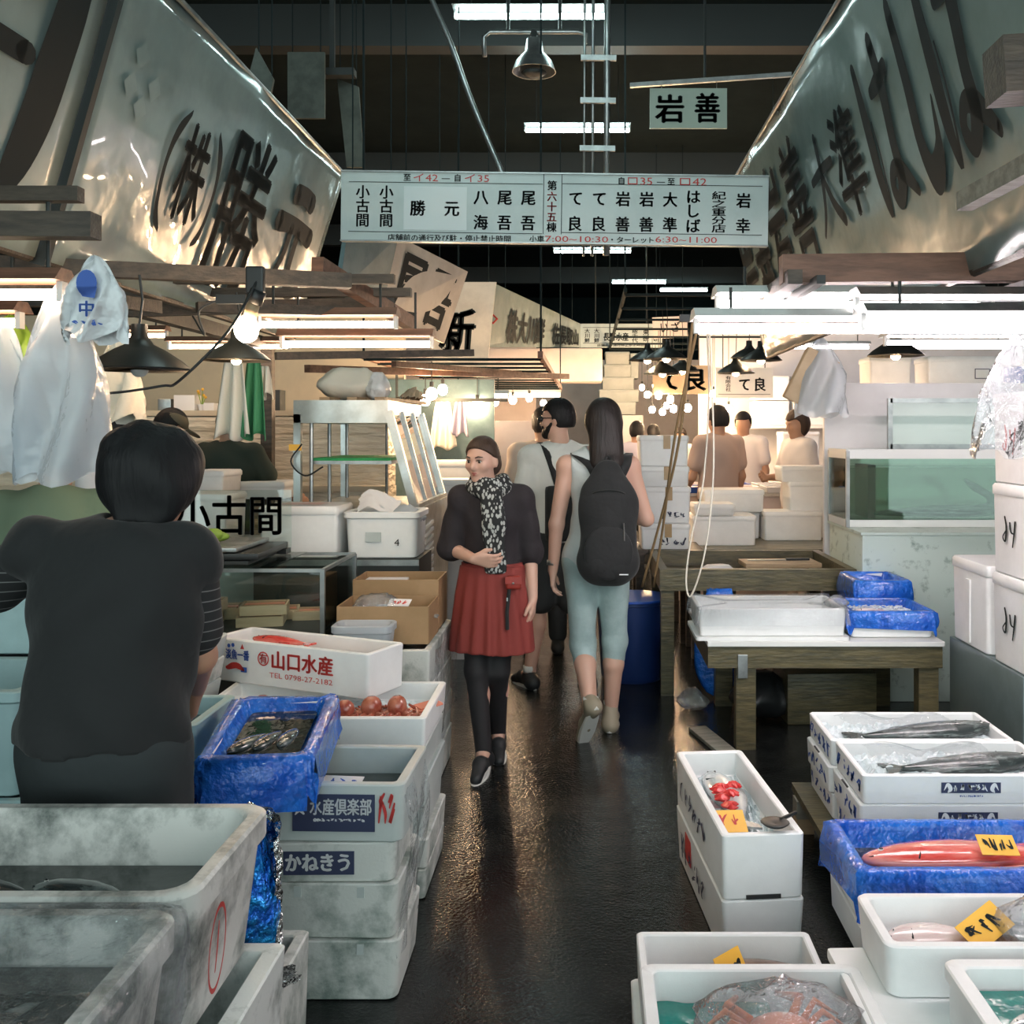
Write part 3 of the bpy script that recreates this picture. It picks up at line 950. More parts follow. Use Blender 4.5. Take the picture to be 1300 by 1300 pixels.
def lined_tray(label, loc, w, d, h, rz=0, hang=.09, floor=.05, seed=0, tx=0, liner='blue_liner', tray_mat='foam', ty=0, amp=.008):
    """foam tray with a sheet of blue plastic folded over its rim"""
    o = thing('lined_fish_tray', label, 'fish tray', loc)
    o.rotation_euler = (tx, ty, rz)
    tub_mesh(w, d, h, .025, .02, .012, .025).obj('body', tray_mat, o, 'auto')
    g = np.random.default_rng(seed)
    ph = g.random(10) * 6.28
    R = []
    e = .006
    spec = [(2 * e + .004, h - hang, .9), (2 * e, h - hang * .5, 1), (2 * e, h - .006, .6), (0, h + e, .35), (-.05, h + e, .3), (-.056, h - .01, .5), (-.075, floor + .03, .6), (-.10, floor, .3), (-min(w, d) * .6, floor - .002, .1)]
    for i, (off, z, wob) in enumerate(spec):
        rr = rrect(w + off, d + off, z, .03 if off > -.2 else .01, 7)
        q = []
        for k, p in enumerate(rr):
            a = k / len(rr) * 2 * PI
            wv = amp * wob * (math.sin(11 * a + ph[0] + i) + .7 * math.sin(17 * a + ph[1] - i * 1.3) + .5 * math.sin(29 * a + ph[2]))
            c = Vector((p.x, p.y, 0)).normalized()
            zz = p.z + (0.02 * math.sin(5 * a + ph[3]) + .012 * math.sin(13 * a + ph[4]) if i == 0 else wv * .4)
            q.append(Vector((p.x + c.x * (wv + (abs(wv) if i < 3 else 0)), p.y + c.y * (wv + (abs(wv) if i < 3 else 0)), zz)))
        R.append(q)
    MB().loft(R, False, True).obj('liner', liner, o, True)
    return o


def ice_in(label, loc, w, d, amp=.025, rz=0, seed=0, material='ice', tilt=0):
    o = rough_bed(w, d, 0, amp, 34, 22, seed, tilt).obj('crushed_ice', material, None, False)
    o.location = loc
    o.rotation_euler = (0, 0, rz)
    return tag(o, label, 'ice', None, 'stuff')


def pendant(label, loc, R=.18, cord=.8, lit=True, group=None, bulb_r=.034, tilt=0):
    """enamel shade lamp on a cord; loc is the centre of the shade's lower edge"""
    o = thing('pendant_lamp', label, 'lamp', loc, 0, group)
    o.rotation_euler = (tilt, 0, 0)
    s = R / .18
    MB().lathe([(.18 * s, 0), (.183 * s, .004), (.15 * s, .035 * s), (.09 * s, .075 * s), (.05 * s, .095 * s), (.03 * s, .125 * s), (.028 * s, .17 * s), (.0, .172 * s)], 28).obj('shade', 'shade_outside', o, 'auto')
    MB().lathe([(.178 * s, .0), (.148 * s, .030 * s), (.088 * s, .068 * s), (.04 * s, .085 * s), (0, .09 * s)], 28).obj('shade_lining', 'shade_inside', o, True)
    MB().lathe([(.018 * s, .09 * s), (.022 * s, .08 * s), (.022 * s, .045 * s), (.016 * s, .04 * s)], 12).obj('socket', 'black_plastic', o)
    bulb = MB().ball((0, 0, .012 * s), (bulb_r * s, bulb_r * s, bulb_r * 1.15 * s), 12, 9)
    bulb.obj('bulb', 'lamp_glass' if lit else 'white_paint', o, True)
    MB().tube([(0, 0, .165 * s), (.01, 0, .165 * s + cord * .5), (0, 0, .165 * s + cord)], .004, 6).obj('cord', 'black_plastic', o)
    return o


def bare_bulb(label, loc, r=.035, cord=.5, group=None):
    o = thing('light_bulb', label, 'lamp', loc, 0, group)
    MB().ball((0, 0, 0), (r, r, r * 1.15), 10, 8).obj('bulb', 'lamp_glass', o, True)
    MB().tube([(0, 0, r), (0, 0, r + .05)], .016, 8).obj('socket', 'black_plastic', o)
    MB().tube([(0, 0, r + .05), (0, 0, r + .05 + cord)], .004, 5).obj('cord', 'black_plastic', o)
    return o
# ================================================================== right hand stall: lamps and framing
WB = 'brown wooden beam over the right stall tubes, below the big banner'
tag(MB().bar((.69, 3.5, 2.195), (2.7, 3.5, 2.215), .07, .10).obj('wooden_beam', 'wood_red'), WB, 'beam')
tag(MB().box((2.66, 3.55, 1.08), (.09, .09, 2.16)).obj('wooden_post', 'wood_dark'), 'dark wooden post carrying the right end of the brown beam', 'post')
tag(MB().bar((.72, 4.15, 2.16), (.72, 3.4, 2.155), .05, .05).obj('wooden_cleat', 'wood_dark'), 'short dark cleat under the left end of the brown beam', 'beam')
tag(MB().bar(P(1262, 92, 2.3), P(1420, 82, 2.3), .12, .13).obj('wooden_beam', 'wood_dark'), 'thick dark beam end jutting in at the upper right corner', 'beam')
tag(MB().bar(P(1224, 256, 2.95), P(1400, 160, 2.3), .05, .055).obj('wooden_batten', 'wood_grey'), 'weathered wooden batten slanting out in front of the big right banner', 'beam')
for (x0, py, d, L, lab, hs) in ((913, 387, 3.85, 1.0, 'upper left white tube lamp under the brown beam on the right', 'white_paint'),
                                (886, 417, 3.6, 1.2, 'lowest and longest white tube lamp on the right, beginning beside the ropes', 'white_paint'),
                                (1090, 391, 3.5, 1.2, 'grey-housed tube lamp just below the brown beam at the right edge', 'galv'),
                                (1098, 412, 3.4, 1.2, 'lower grey-housed tube lamp at the right edge', 'galv')):
    a = P(x0, py, d)
    tube_fixture(lab, (a.x + L / 2, d, a.z + .02), L, 'tube_cool', hs, 0, 1, .10, .02, 'tube lamps over the right stall', .019, .13)

tube_fixture('added unseen tube lamp lighting the right foreground boxes, beyond the right edge', (1.56, 1.62, 2.12), 1.2, 'tube_cool', 'galv', 0, 2, .10, .02, 'tube lamps over the right stall', .019, .10, .1)  # out of view, added to brighten the right foreground boxes
tag(MB().bar((.95, 1.62, 2.24), (2.7, 1.62, 2.24), .05, .05).obj('wooden_beam', 'wood_red'), 'short beam carrying the added lamp beyond the right edge', 'beam')
tube_fixture('added tube lamp above the fish tank brightening its panel, behind the front tubes', (2.35, 5.75, 2.16), 1.2, 'tube_cool', 'white_paint', 0, 1, .10, .02, 'tube lamps over the right stall', .013, .40, .1)  # extra tube hidden by the front ones, added to brighten the tank panel
tag(MB().bar((1.2, 5.75, 2.58), (3.2, 5.75, 2.58), .05, .05).obj('wooden_beam', 'wood_dark'), 'dark beam above the fish tank carrying the added lamp', 'beam')
# ------------------------------------------------------------------ wooden table with wrapped box and blue trays
o = thing('work_table', 'low wet wooden table with white top on the right, metal bracket on its leg', 'table', (1.21, 5.45, 0))
MB().box((0, 0, .545), (1.2, .95, .025), bev=.004).obj('table_top', 'white_paint', o)
MB().box((0, -.43, .475), (1.19, .05, .11)).obj('apron', 'wood_wet', o)
MB().box((0, .43, .475), (1.19, .05, .11)).obj('apron', 'wood_wet', o)
MB().box((-.57, 0, .475), (.05, .82, .11)).obj('apron', 'wood_wet', o)
for (x, y) in ((-.40, -.40), (.53, -.40), (-.40, .40), (.53, .40)):
    MB().box((x, y, .265), (.10, .08, .53)).obj('leg', 'wood_wet', o)
MB().box((-.42, -.460, .43), (.05, .012, .12), bev=.003).obj('bracket', 'galv', o)
foam_box('white foam box wrapped in clear plastic on the low wooden table', (.945, 5.22, .578), .75, .42, .14, 0, 'foam')
pl = MB().loft([rrect(.78, .45, 0, .02), rrect(.78, .45, .018, .02)]).obj('foam_sheet', 'foam', None, 'auto')
pl.location = (.945, 5.22, .5585); tag(pl, 'thin white foam slab under the plastic-wrapped box on the table', 'foam slab')
wrap = thing('plastic_wrap', 'crumpled clear plastic sheet over the white box on the table', 'plastic sheet', (.945, 5.22, .578))
R = []
for (off, z) in ((.04, .06), (.02, .12), (.01, .147), (-.04, .150), (-.3, .142)):
    R.append([Vector((p.x + .006 * math.sin(k * 2.1), p.y + .006 * math.cos(k * 1.7), z + .006 * math.sin(k * 1.3))) for k, p in enumerate(rrect(.75 + off, .42 + off, z, .02, 7))])
MB().loft(R, False, True).obj('sheet', 'cling', wrap, True)
lined_tray('blue plastic lined tray beside the wrapped box on the wooden table', (1.57, 5.27, .56), .44, .42, .13, 0, .10, .10, 3)
lined_tray('blue lined box at the back of the table against the tank stand', (1.66, 5.70, .56), .30, .36, .22, 0, .16, .15, 4)
sack('small crumpled clear bag where the wrapped box meets the blue tray', 'plastic_bag', 'bag', (1.30, 5.12, .70), (.12, .10, .07), 'bag_clear', 5)
fish('small pale fish lying on the blue lined tray', (1.48, 5.2, .675), .16, .05, .03, 'fish_pink', .3)
ice_in('ice and water in the blue lined tray on the table', (1.57, 5.27, .655), .34, .32, .012, 0, 3)

slab('dark wooden crate pushed under the low wooden table', 'crate', 'wooden_crate', (1.35, 5.62, .14), (.5, .34, .28), 'wood_wet', .05, .006)
sack('black rubbish bag slumped under the low wooden table', 'rubbish_bag', 'bag', (1.0, 5.58, 0), (.34, .3, .26), 'black_plastic', 66, .3, None, .3, .12)
sack('crumpled clear plastic on the floor under the table edge', 'plastic_scrap', 'plastic', (.62, 5.75, 0), (.16, .2, .12), 'bag_clear', 67, .3, None, .3, .2)
slab('grey floor board leaning flat by the table leg', 'board', 'floor_board', (.66, 5.1, .012), (.10, .5, .02), 'wood_grey', .25, .003)
# ------------------------------------------------------------------ wooden bin behind the table
o = thing('wooden_bin', 'shallow wet wooden bin on legs with a chopping board in it', 'bin', (1.045, 6.5, 0))
for (c, s_) in (((0, -.475, .715), (1.2, .05, .13)), ((0, .475, .715), (1.2, .05, .13)), ((-.575, 0, .715), (.05, .9, .13)), ((.575, 0, .715), (.05, .9, .13))):
    MB().box(c, s_).obj('side_board', 'wood_wet', o)
for i in range(6):
    MB().box((0, -.375 + i * .15, .665), (1.1, .145, .02)).obj('bottom_board', 'wood_wet', o)
for (x, y) in ((-.55, -.42), (.55, -.42), (-.55, .42), (.55, .42)):
    MB().box((x, y, .325), (.08, .08, .65)).obj('leg', 'wood_wet', o)
slab('worn pale chopping board lying in the wooden bin', 'board', 'chopping_board', (1.28, 6.55, .74), (.50, .26, .03), 'wood_pale', .05).location.z = .745
for x in (1.12, 1.42):
    slab('dark wooden block under the %s end of the chopping board' % ('left' if x < 1.2 else 'right'), 'block', 'wooden_block', (x, 6.55, .702), (.06, .22, .052), 'wood_dark', .05, .002, 'blocks under the chopping board')
kn = thing('knife', 'long dark-handled knife on the chopping board', 'knife', (1.30, 6.58, .764), .06)
MB().box((-.10, 0, 0), (.26, .03, .004)).obj('blade', 'steel', kn)
MB().box((.11, 0, .002), (.16, .024, .018), bev=.004).obj('handle', 'black_plastic', kn)
sack('white paper packet lying in the wooden bin', 'packet', 'packet', (.86, 6.45, .677), (.24, .16, .07), 'paper_white', 12, .2, None, .6, .05)
sack('blue plastic bundle tucked below the wooden bin', 'plastic_bundle', 'bag', (.80, 5.97, 0.0), (.30, .08, .66), 'blue_liner', 15, 0, None, .5, .06)

# ------------------------------------------------------------------ fish tank on its stand
o = thing('tank_stand', 'mint white stained foam stand under the fish tank', 'stand', (2.46, 6.3, 0))
MB().box((0, 0, .5), (1.62, .8, 1.0), bev=.012).obj('body', 'tank_base', o, 'auto')
MB().box((0, 0, 1.008), (1.64, .82, .016)).obj('top_board', 'tank_base', o)
t = thing('fish_tank', 'glass fish tank with greenish water and eels on the stained stand', 'fish tank', (2.42, 6.44, 1.017))
W_, D_, H_ = 1.55, .46, .48
for zz in (.012, H_ - .03):
    for (c, s_) in (((0, -D_ / 2, zz), (W_, .02, .045 if zz < .1 else .06)), ((0, D_ / 2, zz), (W_, .02, .045 if zz < .1 else .06)), ((-W_ / 2, 0, zz), (.02, D_, .045 if zz < .1 else .06)), ((W_ / 2, 0, zz), (.02, D_, .045 if zz < .1 else .06))):
        MB().box((c[0], c[1], c[2] + .012), s_).obj('frame_rail', 'white_paint', t)
for sx_ in (-1, 1):
    for sy_ in (-1, 1):
        MB().box((sx_ * W_ / 2, sy_ * D_ / 2, H_ / 2), (.022, .022, H_)).obj('frame_post', 'galv', t)
for sy_ in (-1, 1):
    MB().box((0, sy_ * D_ / 2, H_ / 2), (W_, .006, H_ - .06)).obj('pane', 'tank_glass', t)
for sx_ in (-1, 1):
    MB().box((sx_ * W_ / 2, 0, H_ / 2), (.006, D_, H_ - .06)).obj('pane', 'tank_glass', t)
MB().box((0, 0, .008), (W_, D_, .012)).obj('tank_floor', 'steel_dark', t)
MB().box((-.60, 0, .22), (.05, .3, .34)).obj('filter_block', 'black_plastic', t)
wt = MB().box((0, 0, .20), (W_ - .03, D_ - .03, .345)).obj('tank_water', 'tank_water'); wt.location = (2.42, 6.44, 1.020); tag(wt, 'murky green water in the fish tank', 'water', None, 'stuff')


def eel(label, pts, r, group='eels in the tank'):
    q = catmull([Vector(p_) + Vector((0, 0, .045)) for p_ in pts], 6)
    n = len(q)
    rs = [r * min(1, .35 + 3 * i / n, .15 + 2.2 * (n - 1 - i) / n) for i in range(n)]
    e = thing('eel', label, 'eel', (0, 0, 0), 0, group)
    MB().tube(q, rs, 10).obj('body', 'fish_dark', e, True)
    MB().tube([p + Vector((0, 0, rs[i] * 1.1)) for i, p in enumerate(q[n // 4:n - 2])], .004, 4).obj('dorsal_fin', 'fish_dark', e)
    return e


eel('dark eel lying along the tank floor from the left', [(1.82, 6.245, 1.055), (2.0, 6.25, 1.065), (2.3, 6.245, 1.06), (2.6, 6.25, 1.065), (2.85, 6.26, 1.09)], .028)
eel('eel rising with its head up at the right of the tank', [(2.40, 6.25, 1.27), (2.46, 6.25, 1.225), (2.56, 6.26, 1.16), (2.54, 6.28, 1.09), (2.3, 6.30, 1.06), (1.95, 6.30, 1.055)], .026)
eel('thin eel curled at the back of the tank floor', [(2.05, 6.40, 1.07), (2.3, 6.45, 1.075), (2.55, 6.42, 1.07), (2.8, 6.5, 1.08)], .02)
slab('tall plain white panel standing behind the fish tank', 'panel', 'white_panel', (2.6, 6.82, .98), (1.92, .05, 1.95), 'white_wall')
o = thing('glass_guard', 'grey framed glass guard standing on top of the tank', 'screen', (2.5, 6.5, 1.50))
for (c, s_) in (((-.5, 0, .17), (.03, .03, .34)), ((0, 0, .325), (1.0, .03, .03)), ((0, 0, .02), (1.0, .03, .035))):
    MB().box(c, s_).obj('frame', 'galv', o)
MB().box((.02, 0, .17), (1.0, .006, .29)).obj('pane', 'glass', o)
# shelf with boxes behind the panel
o = thing('storage_shelf', 'pale storage shelf behind the tank panel', 'shelf', (3.35, 8.1, 0))
MB().box((-.1, 0, 1.90), (2.2, .5, .04)).obj('shelf_board', 'white_paint', o)
for x in (-.95, .95):
    for y in (-.22, .22):
        MB().box((x, y, .94), (.05, .05, 1.88)).obj('leg', 'galv', o)
lidded_box('white foam box on the shelf, left of the boxed labelled one', (2.42, 8.0, 1.92), .34, .34, .30)
b = lidded_box('white foam box with a small framed print on the high shelf', (3.02, 8.0, 1.92), .62, .36, .30)
Ink().rect(.06, .12, .12, .08).obj('printed_label', 'ink_navy', b, (0, -.182, 0), (1, 0, 0), (0, 0, 1))
Ink().rect(.066, .126, .108, .068).obj('printed_label', 'white_paint', b, (0, -.183, 0), (1, 0, 0), (0, 0, 1))
slab('blue plastic crate end on the high shelf at the right', 'crate', 'plastic_crate', (3.62, 8.0, 2.03), (.4, .36, .22), 'blue_rim')
pendant('dark shade lamp with lit bulb hanging above the tank panel', P(1137, 452, 7.2), .2, .5)
tag(MB().bar((1.4, 7.2, 2.875), (3.4, 7.2, 2.875), .04, .04).obj('wooden_beam', 'ceiling_dark'), 'dark beam the lamp above the tank panel hangs from', 'beam')

# ------------------------------------------------------------------ grey cabinet with big foam boxes
o = thing('steel_cabinet', 'dark grey steel cabinet below the stacked lidded foam boxes at right', 'cabinet', (2.23, 4.55, 0))
MB().box((0, 0, .295), (.80, .84, .59), bev=.008).obj('body', 'cabinet_grey', o, 'auto')
MB().box((.0, -.425, .3), (.72, .012, .5), bev=.004).obj('door', 'cabinet_grey', o)
MB().box((-.3, -.438, .34), (.02, .02, .12)).obj('handle', 'galv', o)
marks = [('lower', .592, 'black pen marks', 'ink', 3), ('middle', .992, 'black pen marks', 'ink', 4), ('top', 1.392, 'red pen marks', 'ink_red', 9)]
for (nm, z, mk, im, sd) in marks:
    b = lidded_box('%s lidded foam box with %s in the tall stack at the right edge' % (nm, mk), (2.14, 4.18, z), .62, .56, .398, 0, 'foam', .05, group='tall stack at the right edge')
    s_ = Ink()
    s_.brush([[(.10, .9, .03), (.16, .6, .035), (.12, .2, .03), (.02, .3, .02), (.14, .5, .02)], [(.3, .75, .03), (.34, .5, .03), (.45, .45, .02)], [(.5, .8, .03), (.46, .45, .03), (.40, .05, .02)]], 0, 0, .26, .15)
    s_.obj('handwriting', im, b, (-.305, .16, .12), (0, -1, 0), (0, 0, 1), .004)
b = lidded_box('shorter lidded foam box standing behind the tall stack on the cabinet', (2.12, 4.73, .592), .58, .44, .41, 0, 'foam', .05)
MB().box((-.288, 0, .17), (.008, .05, .3)).obj('grip_rib', 'foam', b)

# ------------------------------------------------------------------ low platform with the fish boxes in front
o = thing('wooden_platform', 'low wet wooden platform under the right foreground fish boxes', 'platform', (1.42, 2.95, 0))
for i in range(8):
    MB().box((-.5 + i * .145, 0, .145), (.135, 2.3, .03)).obj('plank', 'wood_wet', o)
for y in (-1.05, 0, 1.05):
    MB().box((0, y, .095), (1.15, .08, .07)).obj('bearer', 'wood_grey', o)
for x in (-.54, .54):
    for y in (-1.05, 1.05):
        MB().box((x, y, .03), (.07, .08, .06)).obj('foot', 'wood_pale', o)


def crest_label(parent, x, y, z, w, h, lines=True):
    lb = MB().box((x, y, z), (w, .002, h)).obj('printed_label', 'ink_navy', parent)
    k = Ink()
    scribble(k, x - w * .3, z - h * .38, w * .6, h * .8, 5, 8, .035)
    k.brush([[(.0, .2, .02), (.5, .9, .2), (.9, .4, .3), (.6, .0, .1)]], x - w * .46, z - h * .4, w * .12, h * .8)
    k.brush([[(1.0, .2, .02), (.5, .9, .2), (.1, .4, .3), (.4, .0, .1)]], x + w * .34, z - h * .4, w * .12, h * .8)
    k.obj('white_lettering', 'ink_blue' if False else 'ink_white', parent, (0, y, 0), (1, 0, 0), (0, 0, 1), .0022)
    if lines:
        scribble(Ink(), x - w * .2, z - h * .9, w * .4, h * .25, 12, 9, .015).obj('blue_lettering', 'ink_blue', parent, (0, y, 0), (1, 0, 0), (0, 0, 1), .0015)


bl = {}
for row, (yc, nm) in enumerate(((3.505, 'front'), (3.885, 'rear'))):
    for lev in range(3):
        which = ('bottom', 'middle', 'top')[lev]
        xx = 1.275 + (.004, -.01, .0)[lev] - row * .012
        lab = {('front', 2): 'open foam box with a dark fish on ice, nearest of the right pair', ('rear', 2): 'open foam box with a dark fish, behind its twin on the right',
               }.get((nm, lev), '%s foam box of the %s right fish box stack with blue pen marks' % (which, nm))
        b = foam_box(lab, (xx, yc, .161 + lev * .1005), .69, .372, .10, 0, 'foam', .02, .004, .012 if lev < 2 else .03)
        scribble(Ink(), -.17, .018, .33, .065, 5, 11 + lev + row * 7, .03).obj('blue_handwriting', 'ink_blue', b, (-.341, 0, 0), (0, -1, 0), (0, 0, 1), .003)
        if lev < 2:
            MB().box((-.341, .02, .095), (.006, .08, .012)).obj('hand_slot', 'black_rubber', b)
        if row == 0:
            crest_label(b, .02, -.187, .058, .20, .035)
        bl[(row, lev)] = b
fish('big dark fish lying on ice in the rear right box', (1.33, 3.89, .436), .56, .13, .075, 'fish_dark', PI + .07, .05, 'dark fish in right boxes')
fish('big dark fish lying on ice in the nearer right box', (1.34, 3.51, .436), .52, .13, .075, 'fish_dark', PI + .05, .05, 'dark fish in right boxes')
ice_in('crushed ice under the dark fish in the rear right box', (1.263, 3.885, .395), .63, .32, .035, 0, 1)
ice_in('crushed ice under the dark fish in the nearer right box', (1.275, 3.505, .395), .63, .32, .04, 0, 2)
for (y, sd, nm) in ((3.89, 1, 'rear'), (3.51, 2, 'nearer')):
    wrinkled('clear plastic strip laid over the dark fish in the %s right box' % nm, 'plastic_sheet', 'plastic sheet', lambda u, v: (1.00 + u * .42, y - .12 + v * .24, .462 + .028 * math.sin(v * PI) + .015 * math.sin(u * 9)), 24, 14, 'cling', .008, sd)

b = foam_box('white foam box underneath the blue lined tray with red fish', (1.21, 2.87, .161), .92, .35, .10, 0, 'foam', .022, .004)
lined_tray('bright blue lined tray holding a red fish in the right foreground', (1.195, 2.865, .262), .90, .36, .155, 0, .12, .085, 9)
fish('bright red snapper lying in the blue lined tray', (1.13, 2.87, .375), .66, .155, .08, 'fish_red', .02, 0)
fish('second red fish tucked behind the snapper in the blue tray', (1.42, 2.93, .362), .42, .10, .05, 'fish_red', -.05)
price_card('yellow price card stuck on the red snapper in the blue tray', (1.18, 2.83, .432), .105, .072, .45, -.06, 21, n=4)
o = MB().box((0, 0, 0), (.78, .26, .004)).obj('dark_water', 'dark_water'); o.location = (1.195, 2.865, .352); tag(o, 'dark melt water around the red fish', 'water', None, 'stuff')

b = foam_box('spare white foam box under the silver fish box', (1.07, 2.39, .161), .60, .30, .105, 0, 'foam')
o = slab('thick white foam slab jutting out under the silver fish box', 'foam slab', 'foam_sheet', (1.0, 2.36, .282), (.76, .36, .03), 'foam', .03, .01)
b = foam_box('white foam box with silver fish and a folded yellow card', (1.045, 2.42, .299), .70, .27, .125, 0, 'foam', .028, .01, .03, r=.03)
fish('silver sea bream lying in the right foreground foam box', (.86, 2.43, .372), .25, .10, .05, 'fish_pink', .05)
fish('second silver fish beside the yellow card in the foam box', (1.10, 2.45, .366), .28, .09, .045, 'fish_silver', -.2)
sack('clump of dark red seaweed beside the yellow card', 'seaweed', 'seaweed', (1.0, 2.40, .332), (.12, .10, .06), 'fish_brown', 31, .3, None, .4, .3)
price_card('yellow card folded upright beside the silver fish', (.97, 2.40, .415), .13, .075, .5, .5, 25, n=3, roll=-.3)
sack('clear printed plastic bag with red branches over the silver fish box', 'plastic_bag', 'bag', (1.16, 2.41, .345), (.30, .20, .17), 'bag_clear', 33, .2, None, .12, .15)
o = thing('coral_sprig', 'bright red branching print sprig on the bag in the silver fish box', 'print', (1.14, 2.34, .43))
g = random.Random(4)
for i in range(9):
    x = -.04 + i * .018
    MB().tube([(x, 0, -.01 - i * .004), (x + .01, -.006, .012 - i * .004), (x + .004 + g.uniform(-.01, .01), -.01, .03 - i * .004)], .003, 5).obj('branch', 'blood', o)
MB().tube([(-.05, 0, .0), (.02, 0, -.015), (.11, 0, -.05)], .004, 6).obj('stem', 'blood', o)

b = foam_box('spare foam box under the lower right corner fish box', (1.16, 2.05, .161), .70, .30, .13, 0, 'foam')
b = foam_box('white foam box with teal liner cut off by the lower right corner', (1.165, 2.06, .292), .72, .36, .13, 0, 'foam', .03, .008, .03, r=.03, lip=.008)
wrinkled('glossy teal plastic lining in the lower right corner box', 'plastic_liner', 'plastic sheet', lambda u, v: (.87 + u * .59, 1.93 + v * .26, .366 + .02 * abs(v - .5)), 22, 12, 'teal_sheet', .006, 5)
for i in range(4):
    fish('striped grey fish in the lower right corner box, number %s from the left' % ('one', 'two', 'three', 'four')[i], (.98 + i * .12, 2.05 + .02 * (i % 2), .39), .22, .07, .035, 'fish_silver', .2 + .1 * i, 0, 'fish in the lower right corner box')

# tall narrow stack beside the aisle
ang = math.radians(5)
for lev, (lab) in enumerate(('lower narrow foam box of the two stacked beside the aisle', 'upper narrow foam box with bloody fish and a yellow card beside the aisle')):
    b = foam_box(lab, (.502, 3.38, .002 + lev * .199), .255, .79, .197, ang, 'foam', .026, .01 if lev == 0 else .004, .03 if lev == 0 else .10, r=.016, notch=True)
    if lev == 0:
        MB().box((-.1262, .16, .12), (.003, .10, .09)).obj('printed_label', 'ink_red', b)
    scribble(Ink(), -.3, .05, .45, .09, 6, 41 + lev, .02).obj('pen_marks', 'ink_navy', b, (-.1265, 0, 0), (0, -1, 0), (0, 0, 1), .003)
ice_in('ice in the narrow foam box beside the aisle', (.502, 3.38, .295), .19, .72, .03, ang, 6)
fish('silver fish with blood on the ice in the narrow box', (.485, 3.46, .335), .50, .13, .06, 'fish_silver', PI / 2 + ang + PI, 0)
for i, (x, y) in enumerate(((.475, 3.48), (.50, 3.42), (.465, 3.38), (.485, 3.31), (.52, 3.50), (.46, 3.45))):
    sack('red bloody lump on the fish in the narrow box, ' + ('second from back', 'middle right', 'middle left', 'nearest', 'rearmost', 'left of centre')[i], 'fish_gill', 'gill', (x, y, .352), (.05, .05, .025), 'blood', 50 + i, i, 'bloody lumps on the fish in the narrow box', .3, .25)
price_card('yellow price card with red writing in the narrow foam box', (.465, 3.18, .362), .095, .10, .35, .05, 60, inkm='ink_red', n=2)
o = thing('bucket_scoop', 'black scoop resting on the corner of the narrow foam box', 'scoop', (.58, 3.035, .405), .5)
MB().lathe([(0, 0), (.032, .002), (.045, .012), (.042, .014), (0, .006)], 16).obj('bowl', 'black_plastic', o, True)
MB().tube([(.03, .01, .01), (.10, .02, .016)], .006, 6).obj('handle', 'black_plastic', o)

# pair at the bottom with teal sheet, crab bag and yellow cards
foam_box('bottom foam box under the teal-lined box in the foreground', (.385, 2.21, .002), .56, .42, .145, 0, 'foam', .025, .004)
foam_box('bottom foam box under the small rear one beside the tall narrow stack', (.37, 2.57, .002), .50, .26, .12, 0, 'foam', .025, .004)
foam_box('small rear foam box with brown fish and an upright yellow card', (.37, 2.57, .123), .47, .25, .13, 0, 'foam', .02, .004, .03)
foam_box('teal-lined foam box with a bagged crab at the bottom of the photo', (.40, 2.22, .148), .54, .44, .155, 0, 'foam', .026, .006, .03, r=.03, lip=.006)
wrinkled('glossy dark teal plastic sheet lining the crab box', 'plastic_liner', 'plastic sheet', lambda u, v: (.165 + u * .28, 2.04 + v * .36, .215 + .05 * max(0, v - .7)), 20, 16, 'teal_sheet', .008, 8)
fish('brown fish lying in the small rear box behind the card', (.44, 2.58, .20), .34, .10, .05, 'fish_brown', .1)
fish('slim brown fish at the left of the small rear box', (.28, 2.58, .19), .22, .06, .04, 'fish_brown', .25)
price_card('orange yellow card standing diagonal in the small rear box', (.375, 2.53, .235), .10, .09, 1.0, .75, 70, n=2)
price_card('yellow card with bold black marks leaning on the crab bag', (.40, 2.08, .285), .085, .085, .9, .0, 72, n=2, wt=.06)
cr = thing('crab', 'orange crab wrapped in a clear bag in the teal-lined box', 'crab', (.44, 2.24, .235), .2)
MB().ball((0, 0, .02), (.08, .06, .03), 14, 8).obj('shell', 'crab', cr, True)
for sgn in (-1, 1):
    for i in range(4):
        a = .5 - i * .42
        MB().tube([(sgn * .06, .02 - i * .02, .02), (sgn * .11, .06 - i * .045, .045), (sgn * .17, .06 - i * .06, .005)], [.010, .008, .003], 6).obj('leg', 'crab', cr, True)
    MB().tube([(sgn * .05, .05, .02), (sgn * .09, .10, .03), (sgn * .05, .15, .02)], [.011, .014, .006], 6).obj('claw', 'crab', cr, True)
sack('clear plastic bag with black print around the crab', 'plastic_bag', 'bag', (.44, 2.23, .21), (.34, .26, .17), 'bag_clear', 77, .1, None, .1, .16)
for i in range(5):
    o = MB()
    o.tube(catmull([Vector((.56 + .03 * i - .03, 2.10 + i * .035, .205)), Vector((.60 + .01 * i, 2.12 + i * .04, .225)), Vector((.635, 2.08 + i * .045, .215))], 5), [.012] * 5 + [.018] * 6 if False else .016, 8)
    tag(o.obj('fish_steak', 'fish_brown', None, True), 'dark brown fish strip at the right of the crab box, %s in the row' % ('nearest', 'second', 'third', 'fourth', 'farthest')[i], 'fish', 'brown strips in the crab box')

